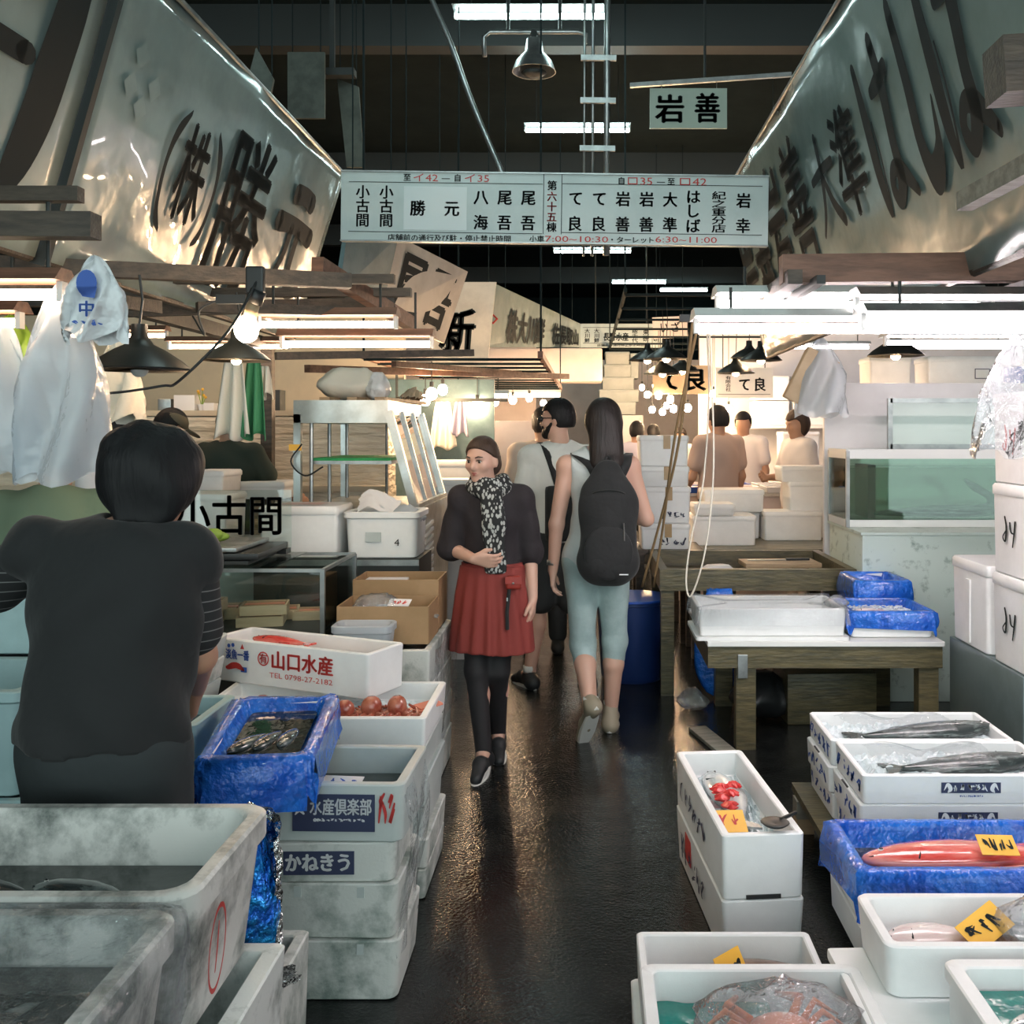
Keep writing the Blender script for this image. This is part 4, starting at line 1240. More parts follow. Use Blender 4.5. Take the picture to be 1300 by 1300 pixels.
# hanging clear bags on the right
def hanging_bag(label, top, w, h, material, seed, flare=1.4, depth=.06, name='plastic_bag', skew=0, rz=0):
    g = np.random.default_rng(seed)
    ph = g.random(6) * 6.28
    m_, n_ = 22, 28
    rings = []
    for j in range(m_ + 1):
        t = j / m_
        s = .06 + (1 - .06) * min(1, t * 2.2) ** .7 * (1 + (flare - 1) * t) / flare
        rings.append([Vector((w / 2 * s * math.cos(a) + skew * t + .012 * math.sin(6 * a + ph[0] + 8 * t) * s, depth * s * math.sin(a) * (1 + .5 * math.sin(5 * a + ph[1] + 5 * t)) + .014 * math.sin(9 * t + ph[3] + 3 * a),
                              -h * t + .02 * math.sin(4 * a + ph[2]) * t)) for a in [2 * PI * k / n_ for k in range(n_)]])
    o = MB().loft(rings, False, False).obj(name, material, None, True)
    o.location = top
    o.rotation_euler = (0, 0, rz)
    return tag(o, label, 'bag')


hanging_bag('clear plastic bag hanging from the tube lamp at the right edge', P(1292, 425, 3.3), .30, .40, 'bag_clear', 3, 1.5)
hanging_bag('crumpled brown and clear bag hanging by the tank panel', P(1042, 428, 6.3), .34, .5, 'bag_milky', 4, 1.2)
o = MB().box((0, 0, 0), (.24, .05, .36), bev=.01).obj('paper_parcel', 'cardboard_pale', None); o.location = P(1030, 482, 6.3); o.rotation_euler = (.1, .45, .2)
tag(o, 'tan paper parcel inside the hanging bag by the tank panel', 'parcel')
for (x, nm) in ((.80, 'left'), (1.55, 'middle'), (2.15, 'right')):
    tag(MB().bar((x, 3.36, 2.14), (x, 4.8, 2.14), .03, .03).obj('lamp_rail', 'steel_dark'), 'thin dark rail carrying the right tube lamps, %s one' % nm, 'rail')
tag(MB().bar((.45, 4.78, 2.17), (2.3, 4.78, 2.17), .035, .035).obj('lamp_rail', 'steel_dark'), 'cross rail behind the right tube lamps, holding the ropes', 'rail')
# ropes
tag(MB().tube(catmull([P(900, 402, 4.77), P(906, 560, 4.75), P(903, 640, 4.75), P(893, 710, 4.75), P(877, 757, 4.75), P(871, 735, 4.78), P(878, 680, 4.8), P(893, 610, 4.8), P(900, 500, 4.8), P(897, 402, 4.79)], 6), .0045, 6).obj('rope', 'rope', None, True),
    'thin white rope loop hanging down to the wrapped box', 'rope')
for i, (x0, x1, x2, lab) in enumerate(((880, 862, 815, 'left of the two brown ropes slanting down to the blue barrel'), (888, 856, 830, 'right of the two brown ropes slanting down to the blue barrel'))):
    tag(MB().tube(catmull([P(x0, 402, 4.9), P(x1, 560, 5.4), P((x1 + x2) / 2, 660, 5.9), P(x2, 745, 6.1)], 6), .008, 6).obj('rope', 'rope_brown', None, True), lab, 'rope')

# ------------------------------------------------------------------ middle distance right
o = thing('plastic_barrel', 'dark blue round plastic barrel behind the woman with the backpack', 'barrel', (.30, 6.5, 0))
MB().lathe([(.19, 0), (.205, .02), (.235, .50), (.25, .505), (.25, .53), (.235, .53), (.228, .50), (.2, .06), (0, .05)], 36).obj('body', 'blue_barrel', o, 'auto')
MB().lathe([(.236, .522), (.254, .522), (.254, .536), (.236, .536)], 36).obj('rim', 'blue_rim', o, True)
MB().lathe([(0, .40), (.22, .40)], 30).obj('water', 'dark_water', o)
o = thing('wooden_stand', 'dark wooden stand carrying the taped foam box column', 'stand', (.58, 7.25, 0))
MB().box((0, 0, .76), (.5, .5, .04)).obj('top_board', 'wood_dark', o)
for x in (-.2, .2):
    for y in (-.2, .2):
        MB().box((x, y, .37), (.06, .06, .74)).obj('leg', 'wood_dark', o)
zz = [.781, .965, 1.228, 1.374, 1.595]
for i in range(4):
    b = lidded_box('foam box with brown tape, %s of the column behind the ropes' % ('lowest', 'second from bottom', 'second from top', 'topmost')[i], (.56 + (.0, .004, -.006, -.01)[i], 7.2, zz[i]), .36, .38, zz[i + 1] - zz[i] - .002, 0, 'foam', .04, group='taped foam box column')
    MB().box((.02, -.192, (zz[i + 1] - zz[i]) - .05), (.05, .004, .095)).obj('tape', 'tape', b)
    if i in (0, 1):
        scribble(Ink(), -.05, .03, .2, .06, 4, 80 + i, .03).obj('print', 'ink_navy', b, (0, -.19, 0), (1, 0, 0), (0, 0, 1), .004)
MB().box((0, 0, 0), (.1, .1, .1))
o = thing('market_counter', 'long low counter of the right row behind the foam box column', 'counter', (1.5, 8.0, 0))
MB().box((0, 0, .70), (1.6, 1.0, .05)).obj('counter_top', 'wood_grey', o)
for x in (-.75, .75):
    for y in (-.45, .45):
        MB().box((x, y, .34), (.07, .07, .68)).obj('leg', 'wood_dark', o)
for (px0, px1, py0, py1, d, dp, lab) in ((878, 961, 655, 692, 7.7, .4, 'wide white foam box at the bottom of the pale group behind the ropes'), (880, 934, 640, 655, 7.66, .3, 'small white foam box stacked in the pale group behind the ropes'),
                                          (893, 971, 622, 650, 8.1, .4, 'upper wide white foam box of the pale group behind the ropes')):
    a, c = P(px0, py1, d), P(px1, py0, d)
    z0 = .727 if py1 > 690 else a.z
    lidded_box(lab, ((a.x + c.x) / 2, d + dp / 2, z0), c.x - a.x, dp, c.z - z0, 0, 'foam', .04)
lidded_box('white foam box carrying the upper wide one in the pale group', (1.20, 8.36, .727), .50, .3, .24, 0, 'foam', .04)
for (px0, px1, py0, py1, d, lab) in ((970, 1046, 650, 684, 8.05, 'grey white foam box left of the tank with a tape spot'), (1002, 1056, 612, 650, 8.2, 'tall white foam box left of the tank'), (992, 1056, 592, 612, 8.25, 'pinkish white foam box on top, left of the tank')):
    a, c = P(px0, py1, d), P(px1, py0, d)
    z0 = .727 if py1 > 680 else a.z
    lidded_box(lab, ((a.x + c.x) / 2, d + .18, z0 if py1 != 650 else .93), c.x - a.x, .34, c.z - (z0 if py1 != 650 else .93), 0, 'foam', .04)
lidded_box('white foam box under the tall one left of the tank', (1.86, 8.42, .727), .3, .3, .2, 0, 'foam', .04)
# ================================================================== left hand stall: foreground tubs
def big_tub(label, y0, y1, wrapped):
    o = thing('fish_tub', label, 'tub', (-1.16, (y0 + y1) / 2, .56))
    tub_mesh(1.0, y1 - y0, .28, .022, .05, .035, .03, .012, .006, .05, .05).obj('body', 'tub_plastic', o, 'auto')
    return o


lo_ = foam_box('big battered foam crate with red marks under the two plastic tubs', (-1.10, 1.62, .002), .95, .86, .555, 0, 'foam_stained', .04, .03, .4, cat='foam crate')
scribble(Ink(), -.3, .1, .5, .35, 6, 90, .02).obj('red_marks', 'ink_red', lo_, (.462, 0, 0), (0, 1, 0), (0, 0, 1), .012)
t1 = big_tub('stained white plastic tub with dark water, rearmost at lower left', 1.645, 2.07, False)
Ink().brush([[(.5 + .45 * math.sin(a), .5 + .48 * math.cos(a), .03) for a in [2 * PI * i / 14 for i in range(15)]], [(.5, .78, .03), (.5, .5, .04), (.46, .25, .03)]], 0, 0, .085, .16).obj('red_circle_mark', 'ink_red', t1, (.482, -.14, .06), (0, 1, 0), (.07, 0, .99), .012)
t2 = big_tub('white plastic tub wrapped in clear film at the lower left corner', 1.20, 1.615, True)
for (y, nm, z) in ((1.857, 'rear', .728), (1.41, 'front', .765)):
    o = MB().loft([rrect(.86, .28, 0, .04), rrect(.86, .28, .012, .04)]).obj('dark_water', 'dark_water'); o.location = (-1.13, y, z)
    tag(o, 'dark water in the %s plastic tub' % nm, 'water', None, 'stuff')
for i in range(3):
    fish('black fish half sunk in the rear tub, %s one' % ('left', 'middle', 'right')[i], (-1.42 + i * .24, 1.86 + .03 * (i % 2), .728), .30, .10, .06, 'fish_dark', .2 - .3 * i, 0, 'fish in the rear tub')
    fish('dark fish under the film in the front tub, %s one' % ('left', 'middle', 'right')[i], (-1.40 + i * .20, 1.42 - .03 * (i % 2), .775), .34, .11, .06, 'fish_dark', .3 - .2 * i, 0, 'fish in the front tub')
wr = thing('plastic_wrap', 'shiny clear film stretched over the lower left tub', 'plastic sheet', (-1.16, 1.4075, .56))
R = []
for (off, z, wob) in ((-.01, .05, .010), (.02, .14, .012), (.035, .24, .006), (.03, .278, .002), (0, .288, .001), (-.10, .284, .002), (-.22, .276, .002)):
    rr = rrect(1.0 + off, .415 + off, z, .05, 9)
    R.append([Vector((p.x + wob * math.sin(k * 2.3 + z * 20), p.y + wob * math.cos(k * 1.9 + z * 9), p.z + wob * .5 * math.sin(k * 1.1))) for k, p in enumerate(rr)])
MB().loft(R, False, True).obj('sheet', 'cling', wr, True)
sack('crumpled blue foil bag stuffed beside the stained tub', 'foil_bag', 'bag', (-.755, 2.24, .40), (.12, .20, .33), 'blue_foil', 61, .2, None, .3, .12)
wrinkled('crinkled silver foil flap hanging over the blue foil bag', 'foil_sheet', 'foil', lambda u, v: (-.79 + .10 * math.sin(u * 1.9), 2.30 - .10 * u, .755 - .30 * v * u - .05 * u * u - .03 * v), 18, 20, 'silver_foil', .009, 9, None, 12)
foam_box('dirty foam box on the floor below the blue foil bag', (-.79, 2.27, .002), .22, .30, .395, 0, 'foam_old', .03, .01)
wrinkled('crumpled silver foil scrap sticking out below the blue foil bag', 'foil_scrap', 'foil', lambda u, v: (-.72 + .08 * u, 2.13 + .08 * v, .43 + .04 * u - .08 * v), 12, 10, 'silver_foil', .012, 19, None, 12)

# ------------------------------------------------------------------ nearest stack by the aisle
zz = [.002, .178, .340, .455, .622]
labs = ('lowest grimy foam box of the left stack beside the aisle', 'second grimy foam box from the floor in the left aisle stack', 'foam box with a purple kana label in the left aisle stack', 'open foam box with a navy fishery label topping the left aisle stack')
cols = []
for i in range(4):
    w = (.385, .37, .365, .40)[i]
    b = foam_box(labs[i], (-.722 + (.0, .005, -.005, .01)[i], 2.97, zz[i]), w, .36, zz[i + 1] - zz[i] - .0015, (.0, -.02, .015, -.03)[i], 'foam_old' if i < 3 else 'foam_grey', .03, .012 if i < 2 else .006, .03, r=.03)
    cols.append(b)
    if i < 2:
        for x in (-.1, .08):
            MB().box((x, -.179, zz[i + 1] - zz[i] - .025), (.02, .006, .03)).obj('lid_clip', 'foam_grey', b)
b = cols[3]
MB().box((.0, -.2005 + .02, .085), (.235, .003, .105)).obj('printed_label', 'ink_navy', b)
k = Ink(); k.row('水産倶楽部', -.068, .078, .178, .05, .03); scribble(k, -.06, .060, .15, .011, 12, 5, .02); k.brush([[(.1, .2, .05), (.5, .7, .2), (.9, .3, .1)]], -.112, .075, .03, .025)
k.obj('white_lettering', 'ink_white', b, (0, -.182, 0), (1, 0, 0), (0, 0, 1), .001)
MB().box((-.096, -.1825, .122), (.028, .002, .024)).obj('red_seal', 'ink_red', b)
scribble(Ink(), .125, .05, .055, .10, 2, 17, .08).obj('red_pen_marks', 'ink_red', b, (0, -.18, 0), (1, 0, 0), (0, 0, 1), .006)
b = cols[2]
MB().box((-.035, -.1805, .058), (.20, .003, .066)).obj('printed_label', 'ink_navy', b)
Ink().row('かねきう', -.130, .033, .19, .055, .05).obj('white_lettering', 'ink_white', b, (0, -.182, 0), (1, 0, 0), (0, 0, 1), .001)
o = MB().loft([rrect(.30, .27, 0, .02), rrect(.30, .27, .008, .02)]).obj('dark_water', 'dark_water'); o.location = (-.712, 2.97, .535); tag(o, 'dark water in the box with the navy label', 'water', None, 'stuff')
fish('dark fish in the box with the navy fishery label', (-.62, 2.93, .555), .16, .07, .04, 'fish_dark', .3)
price_card('white card with blue and red scrawl in the navy-label box', (-.73, 2.92, .575), .12, .08, .25, -.1, 91, 'paper_white', 'ink_blue', 3)
wrinkled('clear plastic film hanging down the aisle side of the left stack', 'plastic_sheet', 'plastic sheet', lambda u, v: (-.522 + .012 * math.sin(u * 7) + .02 * math.sin(v * 5), 2.80 + u * .30, .60 - v * .48), 18, 26, 'cling', .008, 23)

# second stack, with the octopus tray on top
for i in range(5):
    foam_box('grey foam box, %s from the floor, under the octopus tray' % ('first', 'second', 'third', 'fourth', 'fifth')[i], (-.755 + (.0, .006, -.008, .004, -.004)[i], 3.62, .002 + i * .1055), .40, .44, .104, 0, 'foam_old' if i < 2 else 'foam_grey', .03, .006, .03)
    foam_box('inner grey foam box, %s from the floor, left under the octopus tray' % ('first', 'second', 'third', 'fourth', 'fifth')[i], (-1.18, 3.62, .002 + i * .1055), .40, .44, .104, 0, 'foam_grey', .03, .006, .03)
foam_box('wide shallow foam tray with boiled octopus in front of the red-lettered box', (-.97, 3.64, .530), .83, .50, .104, 0, 'foam', .026, .006, .03)


def octopus(label, loc, s=1, rz=0):
    o = thing('octopus', label, 'octopus', loc, rz, 'boiled octopus in the tray')
    o.scale = (s, s, s)
    MB().ball((0, 0, .04), (.042, .038, .042), 14, 9).obj('head', 'octopus', o, True)
    for i in range(8):
        a = i * PI / 4 + .2
        c, s_ = math.cos(a), math.sin(a)
        MB().tube(catmull([Vector((.02 * c, .02 * s_, .02)), Vector((.055 * c, .055 * s_, .012)), Vector((.08 * math.cos(a + .3), .08 * math.sin(a + .3), .014)), Vector((.07 * math.cos(a + .75), .07 * math.sin(a + .75), .03))], 4),
                  [.014 - .0008 * j for j in range(13)], 7).obj('arm', 'octopus', o, True)
    return o


for (x, y, s, r_, lab) in ((-1.18, 3.60, .8, .3, 'boiled octopus at the left end of the tray by the card'), (-1.10, 3.56, .85, 1, 'boiled octopus second from left in the tray'), (-.86, 3.52, .85, .2, 'boiled octopus in the middle of the tray'),
                           (-.77, 3.54, .95, .8, 'boiled octopus right of the middle in the tray'), (-.68, 3.55, .95, 1.7, 'rightmost boiled octopus in the tray')):
    octopus(lab, (x, y - .02, .598), s, r_)
for i, (x, y) in enumerate(((-.82, 3.46), (-.73, 3.46), (-.66, 3.47))):
    sack('red octopus scraps in front of the octopus row, %s heap' % ('left', 'middle', 'right')[i], 'octopus_scrap', 'seafood', (x, y, .56), (.11, .07, .03), 'salmon', 120 + i, i, 'octopus scraps in the tray', .4, .25)
for i in range(3):
    o = MB().box((0, 0, 0), (.09, .07, .008), bev=.002).obj('octopus_slice', 'salmon'); o.location = (-.60 + .03 * i - .05, 3.60 + .03 * i, .585 + .010 * i); o.rotation_euler = (0, -.1, .3 * i)
    tag(o, 'pale pink slice at the right end of the octopus tray, %s' % ('lowest', 'middle', 'topmost')[i], 'seafood', 'pink slices in the octopus tray')
ice_in('crushed ice covering the octopus tray', (-.97, 3.64, .553), .76, .43, .022, 0, 8)
price_card('paper card with a big red number in the octopus tray', (-1.23, 3.50, .645), .10, .07, 1.1, .05, 93, 'paper_white', 'ink_red', 2, .08)

# red-lettered box on top, turned
b = foam_box('white foam box with red brush lettering and a blue and red crest', (-1.10, 3.86, .637), .76, .23, .168, math.radians(-24), 'foam', .02, .004, .06)
k = Ink(); k.row('山口水産', -.075, .070, .30, .075, .035); k.brush([[(.5 + .5 * math.sin(a), .5 + .5 * math.cos(a), .05) for a in [2 * PI * i / 12 for i in range(13)]]], -.135, .082, .05, .05); k.em('有', -.130, .088, .04, .04, .03)
k.fit('TEL 0798-27-2182', -.08, .038, .30, .020, .02)
k.brush([[(.0, .3, .2), (.5, .6, .3), (1, .2, .1)]], -.285, .045, .075, .04); k.poly([(-.225, .135), (-.205, .135), (-.215, .155)])
k.obj('red_lettering', 'ink_red', b, (0, -.1155, 0), (1, 0, 0), (0, 0, 1), .002)
k = Ink(); k.row('淡魚一番', -.30, .090, .12, .042, .04); k.disc(-.283, .143, .008).disc(-.262, .147, .008); k.rect(-.222, .045, .03, .02)
k.obj('blue_lettering', 'ink_blue', b, (0, -.1155, 0), (1, 0, 0), (0, 0, 1), .002)
fish('red fish tail showing above the rim of the red-lettered box', (-1.22, 3.92, .785), .28, .06, .04, 'fish_red', math.radians(-24))
wrinkled('pink plastic sheet lining the red-lettered box', 'plastic_liner', 'plastic sheet', lambda u, v: (-1.10 + (u - .5) * .64 * math.cos(-.42) - (v - .5) * .16 * math.sin(-.42), 3.86 + (u - .5) * .64 * math.sin(-.42) + (v - .5) * .16 * math.cos(-.42), .735 + .02 * abs(v - .5)), 18, 8, 'fish_pink', .004, 31)

# blue lined tray and the box with the vendor's hand
lined_tray('big blue lined tray with dark fish beside the vendor in black', (-.925, 2.905, .630), .30, .46, .125, .10, .13, .075, 21, amp=.011, tx=.10)
o = MB().loft([rrect(.20, .35, 0, .02), rrect(.20, .35, .006, .02)]).obj('dark_water', 'dark_water'); o.location = (-.925, 2.905, .722); o.rotation_euler = (.10, 0, .10); tag(o, 'dark water in the big blue lined tray', 'water', None, 'stuff')
for i in range(3):
    fish('dark silver fish in the big blue lined tray, %s' % ('left', 'middle', 'right')[i], (-.97 + i * .05, 2.85 + .03 * i, .722), .20, .055, .028, 'fish_dark', 1.2 + .15 * i, 0, 'fish in the big blue tray')
foam_box('foam box of dark water left of the big blue tray', (-1.375, 3.09, .45), .43, .34, .30, 0, 'foam_teal', .03, .01, .05, r=.02)
o = MB().loft([rrect(.34, .25, 0, .02), rrect(.34, .25, .006, .02)]).obj('dark_water', 'dark_water'); o.location = (-1.375, 3.09, .69); tag(o, 'dark water in the box under the vendor\'s hand', 'water', None, 'stuff')
foam_box('teal grey foam box supporting the one under the vendor\'s hand', (-1.36, 3.09, .002), .44, .36, .446, 0, 'foam_teal', .03, .01)
foam_box('grey foam box supporting the left part of the blue tray', (-1.04, 2.98, .002), .22, .40, .62, 0, 'foam_teal', .03, .01)
for i in range(3):
    foam_box('shallow pale tray, %s of three left of the red-lettered box' % ('lowest', 'middle', 'topmost')[i], (-1.62 + .02 * i, 3.62, .602 + i * .081), .42, .34, .08, .1 * (i - 1), 'foam_old' if i == 1 else 'foam_grey', .02, .01, .02)
foam_box('tall grey foam box carrying the three shallow trays', (-1.62, 3.62, .002), .42, .38, .598, 0, 'foam_grey', .03, .01)
# boxes behind the vendor at the left edge
foam_box('teal white foam box at the left edge behind the vendor', (-1.95, 3.10, .55), .60, .46, .31, 0, 'foam_teal', .03, .015, r=.03, lip=.01)
b = foam_box('teal foam box on the floor at the left edge', (-1.95, 3.10, .002), .62, .48, .545, 0, 'foam_teal', .03, .01)
MB().box((.12, -.245, .34), (.2, .012, .2), bev=.004).obj('raised_panel', 'foam_teal', b)
b = foam_box('pale foam box with a round black emblem at the left edge', (-2.02, 3.40 + .02, .862), .66, .14, .30, .0, 'foam_teal', .02, .004)
k = Ink(); k.brush([[(.5 + .42 * math.sin(a), .5 + .45 * math.cos(a), .05) for a in [2 * PI * i / 14 for i in range(15)]]], .12, .06, .085, .10); k.disc(.135, .15, .016).disc(.19, .15, .016).disc(.175, .095, .020)
k.obj('round_emblem', 'ink', b, (0, -.068, 0), (1, 0, 0), (0, 0, 1), .006)

# ------------------------------------------------------------------ low glass case and what lies on it
o = thing('glass_case', 'low glass case holding small wooden boxes of sea urchin', 'glass case', (-1.76, 4.70, .70))
W_, D_, H_ = 1.16, .60, .30
MB().box((0, 0, .01), (W_, D_, .02)).obj('base', 'steel_dark', o)
for sy_ in (-1, 1):
    MB().box((0, sy_ * (D_ / 2 - .003), .155), (W_, .006, .27)).obj('pane', 'glass', o)
for sx_ in (-1, 1):
    MB().box((sx_ * (W_ / 2 - .003), 0, .155), (.006, D_, .27)).obj('pane', 'glass', o)
    for sy_ in (-1, 1):
        MB().box((sx_ * W_ / 2, sy_ * D_ / 2, .15), (.02, .02, H_)).obj('post', 'galv', o)
for (c, s_) in (((0, -D_ / 2, H_), (W_, .015, .015)), ((0, D_ / 2, H_), (W_, .015, .015)), ((-W_ / 2, 0, H_), (.015, D_, .015)), ((W_ / 2, 0, H_), (.015, D_, .015))):
    MB().box(c, s_).obj('rail', 'galv', o)
MB().box((-.12, 0, H_ + .008), (W_ - .24, D_, .006)).obj('top_pane', 'glass', o)
o = thing('counter', 'dark counter under the low glass case', 'counter', (-1.76, 4.70, 0))
MB().box((0, 0, .345), (1.18, .62, .69)).obj('body', 'steel_dark', o)
MB().box((0, -.315, .66), (1.18, .02, .05)).obj('front_strip', 'wood_wet', o)


def urchin_box(label, loc, rz, w=.20, d=.15, h=.045, group='wooden boxes in the glass case'):
    o = thing('wooden_box', label, 'box', loc, rz, group)
    for (c, s_) in (((0, -d / 2, h / 2), (w, .008, h)), ((0, d / 2, h / 2), (w, .008, h)), ((-w / 2, 0, h / 2), (.008, d, h)), ((w / 2, 0, h / 2), (.008, d, h))):
        MB().box(c, s_).obj('side', 'wood_box', o)
    MB().box((0, 0, .004), (w, d, .006)).obj('bottom', 'wood_box', o)
    for i in range(3):
        MB().box((0, -d / 3 + i * d / 3, h - .006), (w * .9, d * .27, .01), bev=.003).obj('sea_urchin_row', 'wood_pale' if i != 1 else 'salmon', o)
    return o


for i, (x, y, r_, s_) in enumerate(((-2.06, 4.56, .12, 1), (-2.1, 4.75, .1, 1), (-1.83, 4.58, .15, 1.15), (-1.80, 4.78, .2, 1.15), (-1.52, 4.60, .2, 1), (-1.50, 4.77, .25, 1), (-1.32, 4.76, .2, .9))):
    for lev in range(2 if i in (0, 2, 4) else 1):
        u = urchin_box('wooden box, %s in the glass case%s' % (('left front', 'left rear', 'middle front', 'middle rear', 'right front', 'right rear', 'far right')[i], ', upper of two' if lev else ''), (x + .01 * lev, y + .02 * lev, .722 + lev * .05 * s_), r_)
        u.scale = (s_, s_, s_)
slab('glass sheet lying on the low case', 'tray', 'glass_tray', (-1.86, 4.68, 1.026), (.66, .46, .018), 'steel_dark', .0, .003)
slab('black flat tray stacked on the low case', 'tray', 'flat_tray', (-1.84, 4.68, 1.055), (.70, .50, .030), 'black_plastic', .03, .006)
slab('clear topped pane above the black tray', 'tray', 'pane_tray', (-1.88, 4.67, 1.085), (.60, .46, .02), 'galv', .0, .004)
o = thing('glass_sign', 'upright glass panel with three black characters behind the trays', 'sign', (-2.05, 4.90, 1.015))
MB().box((.27, 0, .16), (.62, .006, .31)).obj('pane', 'glass', o)
Ink().row('小古間', .0, .085, .545, .21, .02).obj('black_lettering', 'ink', o, (0, -.003, 0), (1, 0, 0), (0, 0, 1), .003)
for (x) in (0, .54):
    MB().box((x, 0, .012), (.05, .08, .024)).obj('foot', 'black_plastic', o)
gl = thing('rubber_gloves', 'pair of yellow green rubber gloves lying on the pane', 'gloves', (-1.80, 4.62, 1.096), .1)
for i in range(5):
    MB().tube(catmull([Vector((-.02 * i + .02, 0, .015)), Vector((-.07 - .015 * i, -.02 + .012 * i, .02)), Vector((-.14, -.05 + .025 * i, .01))], 3), [.012] * 6 + [.006], 6).obj('finger', 'green_glove', gl, True)
MB().ball((.03, .01, .03), (.09, .05, .028), 12, 8).obj('palm', 'green_glove', gl, True)
MB().ball((.05, -.03, .045), (.05, .03, .03), 10, 7).obj('cuff', 'green_glove', gl, True)

# ------------------------------------------------------------------ white boxes before the display fridge
o = thing('counter', 'dark steel counter carrying the two white boxes', 'counter', (-1.30, 5.31, 0))
MB().box((0, 0, .48), (.86, .40, .96)).obj('body', 'steel_dark', o)
MB().box((0, -.205, .94), (.86, .012, .03)).obj('edge_strip', 'galv', o)
b = lidded_box('long white foam box with printed sheet on its lid, left of the numbered one', (-1.50, 5.28, .962), .42, .34, .27)
Ink().rect(-.14, -.12, .26, .2).obj('printed_sheet', 'paper_white', b, (0, 0, .271), (1, 0, 0), (0, 1, 0), .002)
k = Ink()
for i in range(5):
    k.rect(-.12, -.09 + i * .033, .22, .012)
k.obj('print_rows', 'salmon', b, (0, 0, .272), (1, 0, 0), (0, 1, 0), .003)
b = foam_box('pale plastic crate with the number four and papers inside', (-1.07, 5.28, .962), .40, .34, .24, 0, 'foam', .02, .02, .03, 'plastic_crate', 'crate', r=.04, lip=.012)
Ink().fit('4', .07, .065, .026, .035).obj('number', 'ink', b, (0, -.158, 0), (1, 0, 0), (0, 0, 1), .009)
MB().box((-.04, -.163, .11), (.08, .006, .05)).obj('handle_recess', 'foam_grey', b)
wrinkled('crumpled white paper sticking out of the numbered crate', 'paper_sheet', 'paper', lambda u, v: (-1.22 + .22 * u, 5.22 + .1 * v, 1.19 + .09 * v + .03 * math.sin(u * 5)), 10, 8, 'paper_white', .012, 41)
sack('crumpled clear bag on the numbered crate', 'plastic_bag', 'bag', (-.97, 5.27, 1.10), (.20, .18, .13), 'bag_milky', 43)

# ------------------------------------------------------------------ tall display fridge with slanted glass
o = thing('display_fridge', 'steel display fridge with slanted glass front and a green mat shelf', 'fridge', (0, 0, 0))
y0, y1 = 5.62, 6.74
MB().box((-1.31, (y0 + y1) / 2, .59), (.72, y1 - y0, 1.18)).obj('base_cabinet', 'steel', o)
for i in range(9):
    MB().bar((-.945, y0 + .12, .72 + i * .042), (-.945, y0 + .42, .735 + i * .042), .014, .02).obj('louvre', 'white_paint', o)
MB().box((-1.405, (y0 + y1) / 2, 1.735), (.54, y1 - y0, .13)).obj('roof', 'steel', o)
for y in (y0 + .02, y1 - .02):
    MB().box((-1.655, y, 1.45), (.04, .04, .54)).obj('rear_post', 'steel', o)
    MB().bar((-1.135, y, 1.74), (-.985, y, 1.18), .045, .045).obj('front_post', 'steel', o)
for t_ in (.36, .68):
    y = y0 + (y1 - y0) * t_
    MB().bar((-1.135, y, 1.74), (-.985, y, 1.18), .03, .03).obj('glazing_bar', 'galv', o)
MB().bar((-.985, y0, 1.185), (-.985, y1, 1.185), .05, .04).obj('sill', 'steel', o)
for t_ in (0, .36, .68):
    ya, yb = y0 + (y1 - y0) * t_ + .02, y0 + (y1 - y0) * (t_ + .32)
    m = MB(); m.add([Vector((-1.13, ya, 1.72)), Vector((-1.13, yb, 1.72)), Vector((-.985, yb, 1.2)), Vector((-.985, ya, 1.2))], [(0, 1, 2, 3)])
    m.obj('pane', 'glass', o)
MB().box((-1.38, (y0 + y1) / 2 + .05, 1.44), (.48, y1 - y0 - .15, .02)).obj('shelf', 'galv', o)
MB().box((-1.38, (y0 + y1) / 2 - .05, 1.458), (.46, .75, .016)).obj('mat', 'green_mat', o)
for y in (y0 + .1, y0 + .5, y0 + .95):
    MB().tube([(-1.6, y, 1.18), (-1.6, y, 1.71)], .012, 8).obj('shelf_rail', 'galv', o)
    MB().tube([(-1.35, y1 - .1, 1.18), (-1.35, y1 - .1, 1.71)], .010, 8).obj('shelf_rail', 'galv', o)
MB().tube(catmull([Vector((-1.62, y0 - .02, 1.55)), Vector((-1.68, y0 - .03, 1.45)), Vector((-1.60, y0 - .03, 1.37)), Vector((-1.5, y0 - .02, 1.42))], 6), .005, 6).obj('cable', 'black_plastic', o)
MB().box((-1.66, y0 - .015, 1.53), (.07, .012, .035)).obj('orange_tag', 'card_yellow', o)
sack('bundled white bag lying on top of the display fridge', 'cloth_bundle', 'bag', (-1.42, 5.95, 1.80), (.40, .36, .20), 'white_cloth', 51, 0, None, .5, .1)
sack('small knotted white bag beside the bundle on the fridge', 'cloth_bundle', 'bag', (-1.24, 5.85, 1.80), (.14, .18, .17), 'bag_white', 52, 0, None, .4, .1)
wrinkled('crumpled dark and brown paper heap at the right end on the fridge top', 'paper_heap', 'paper', lambda u, v: (-1.16 + .10 * u, 6.0 + .6 * v, 1.83 + .07 * math.sin(u * 3.1) * math.sin(v * 3.1)), 18, 18, 'cardboard_pale', .02, 53, None, 14)
for i in range(3):
    tag(MB().bar((-1.52 + .16 * i, 5.7, 1.811), (-1.40 + .15 * i, 6.6, 1.811), .06, .02).obj('wooden_stick', 'wood_pale'), 'pale wooden stick on the fridge roof, %s of three' % ('left', 'middle', 'right')[i], 'stick')

# ------------------------------------------------------------------ cardboard boxes and what is around them
for i in range(4):
    foam_box('slatted white foam box, %s from the floor, under the cardboard boxes' % ('first', 'second', 'third', 'fourth')[i], (-.885, 4.58, .002 + i * .17), .42, .70, .168, 0, 'foam_old' if i != 1 else 'foam_grey', .03, .006, .05)


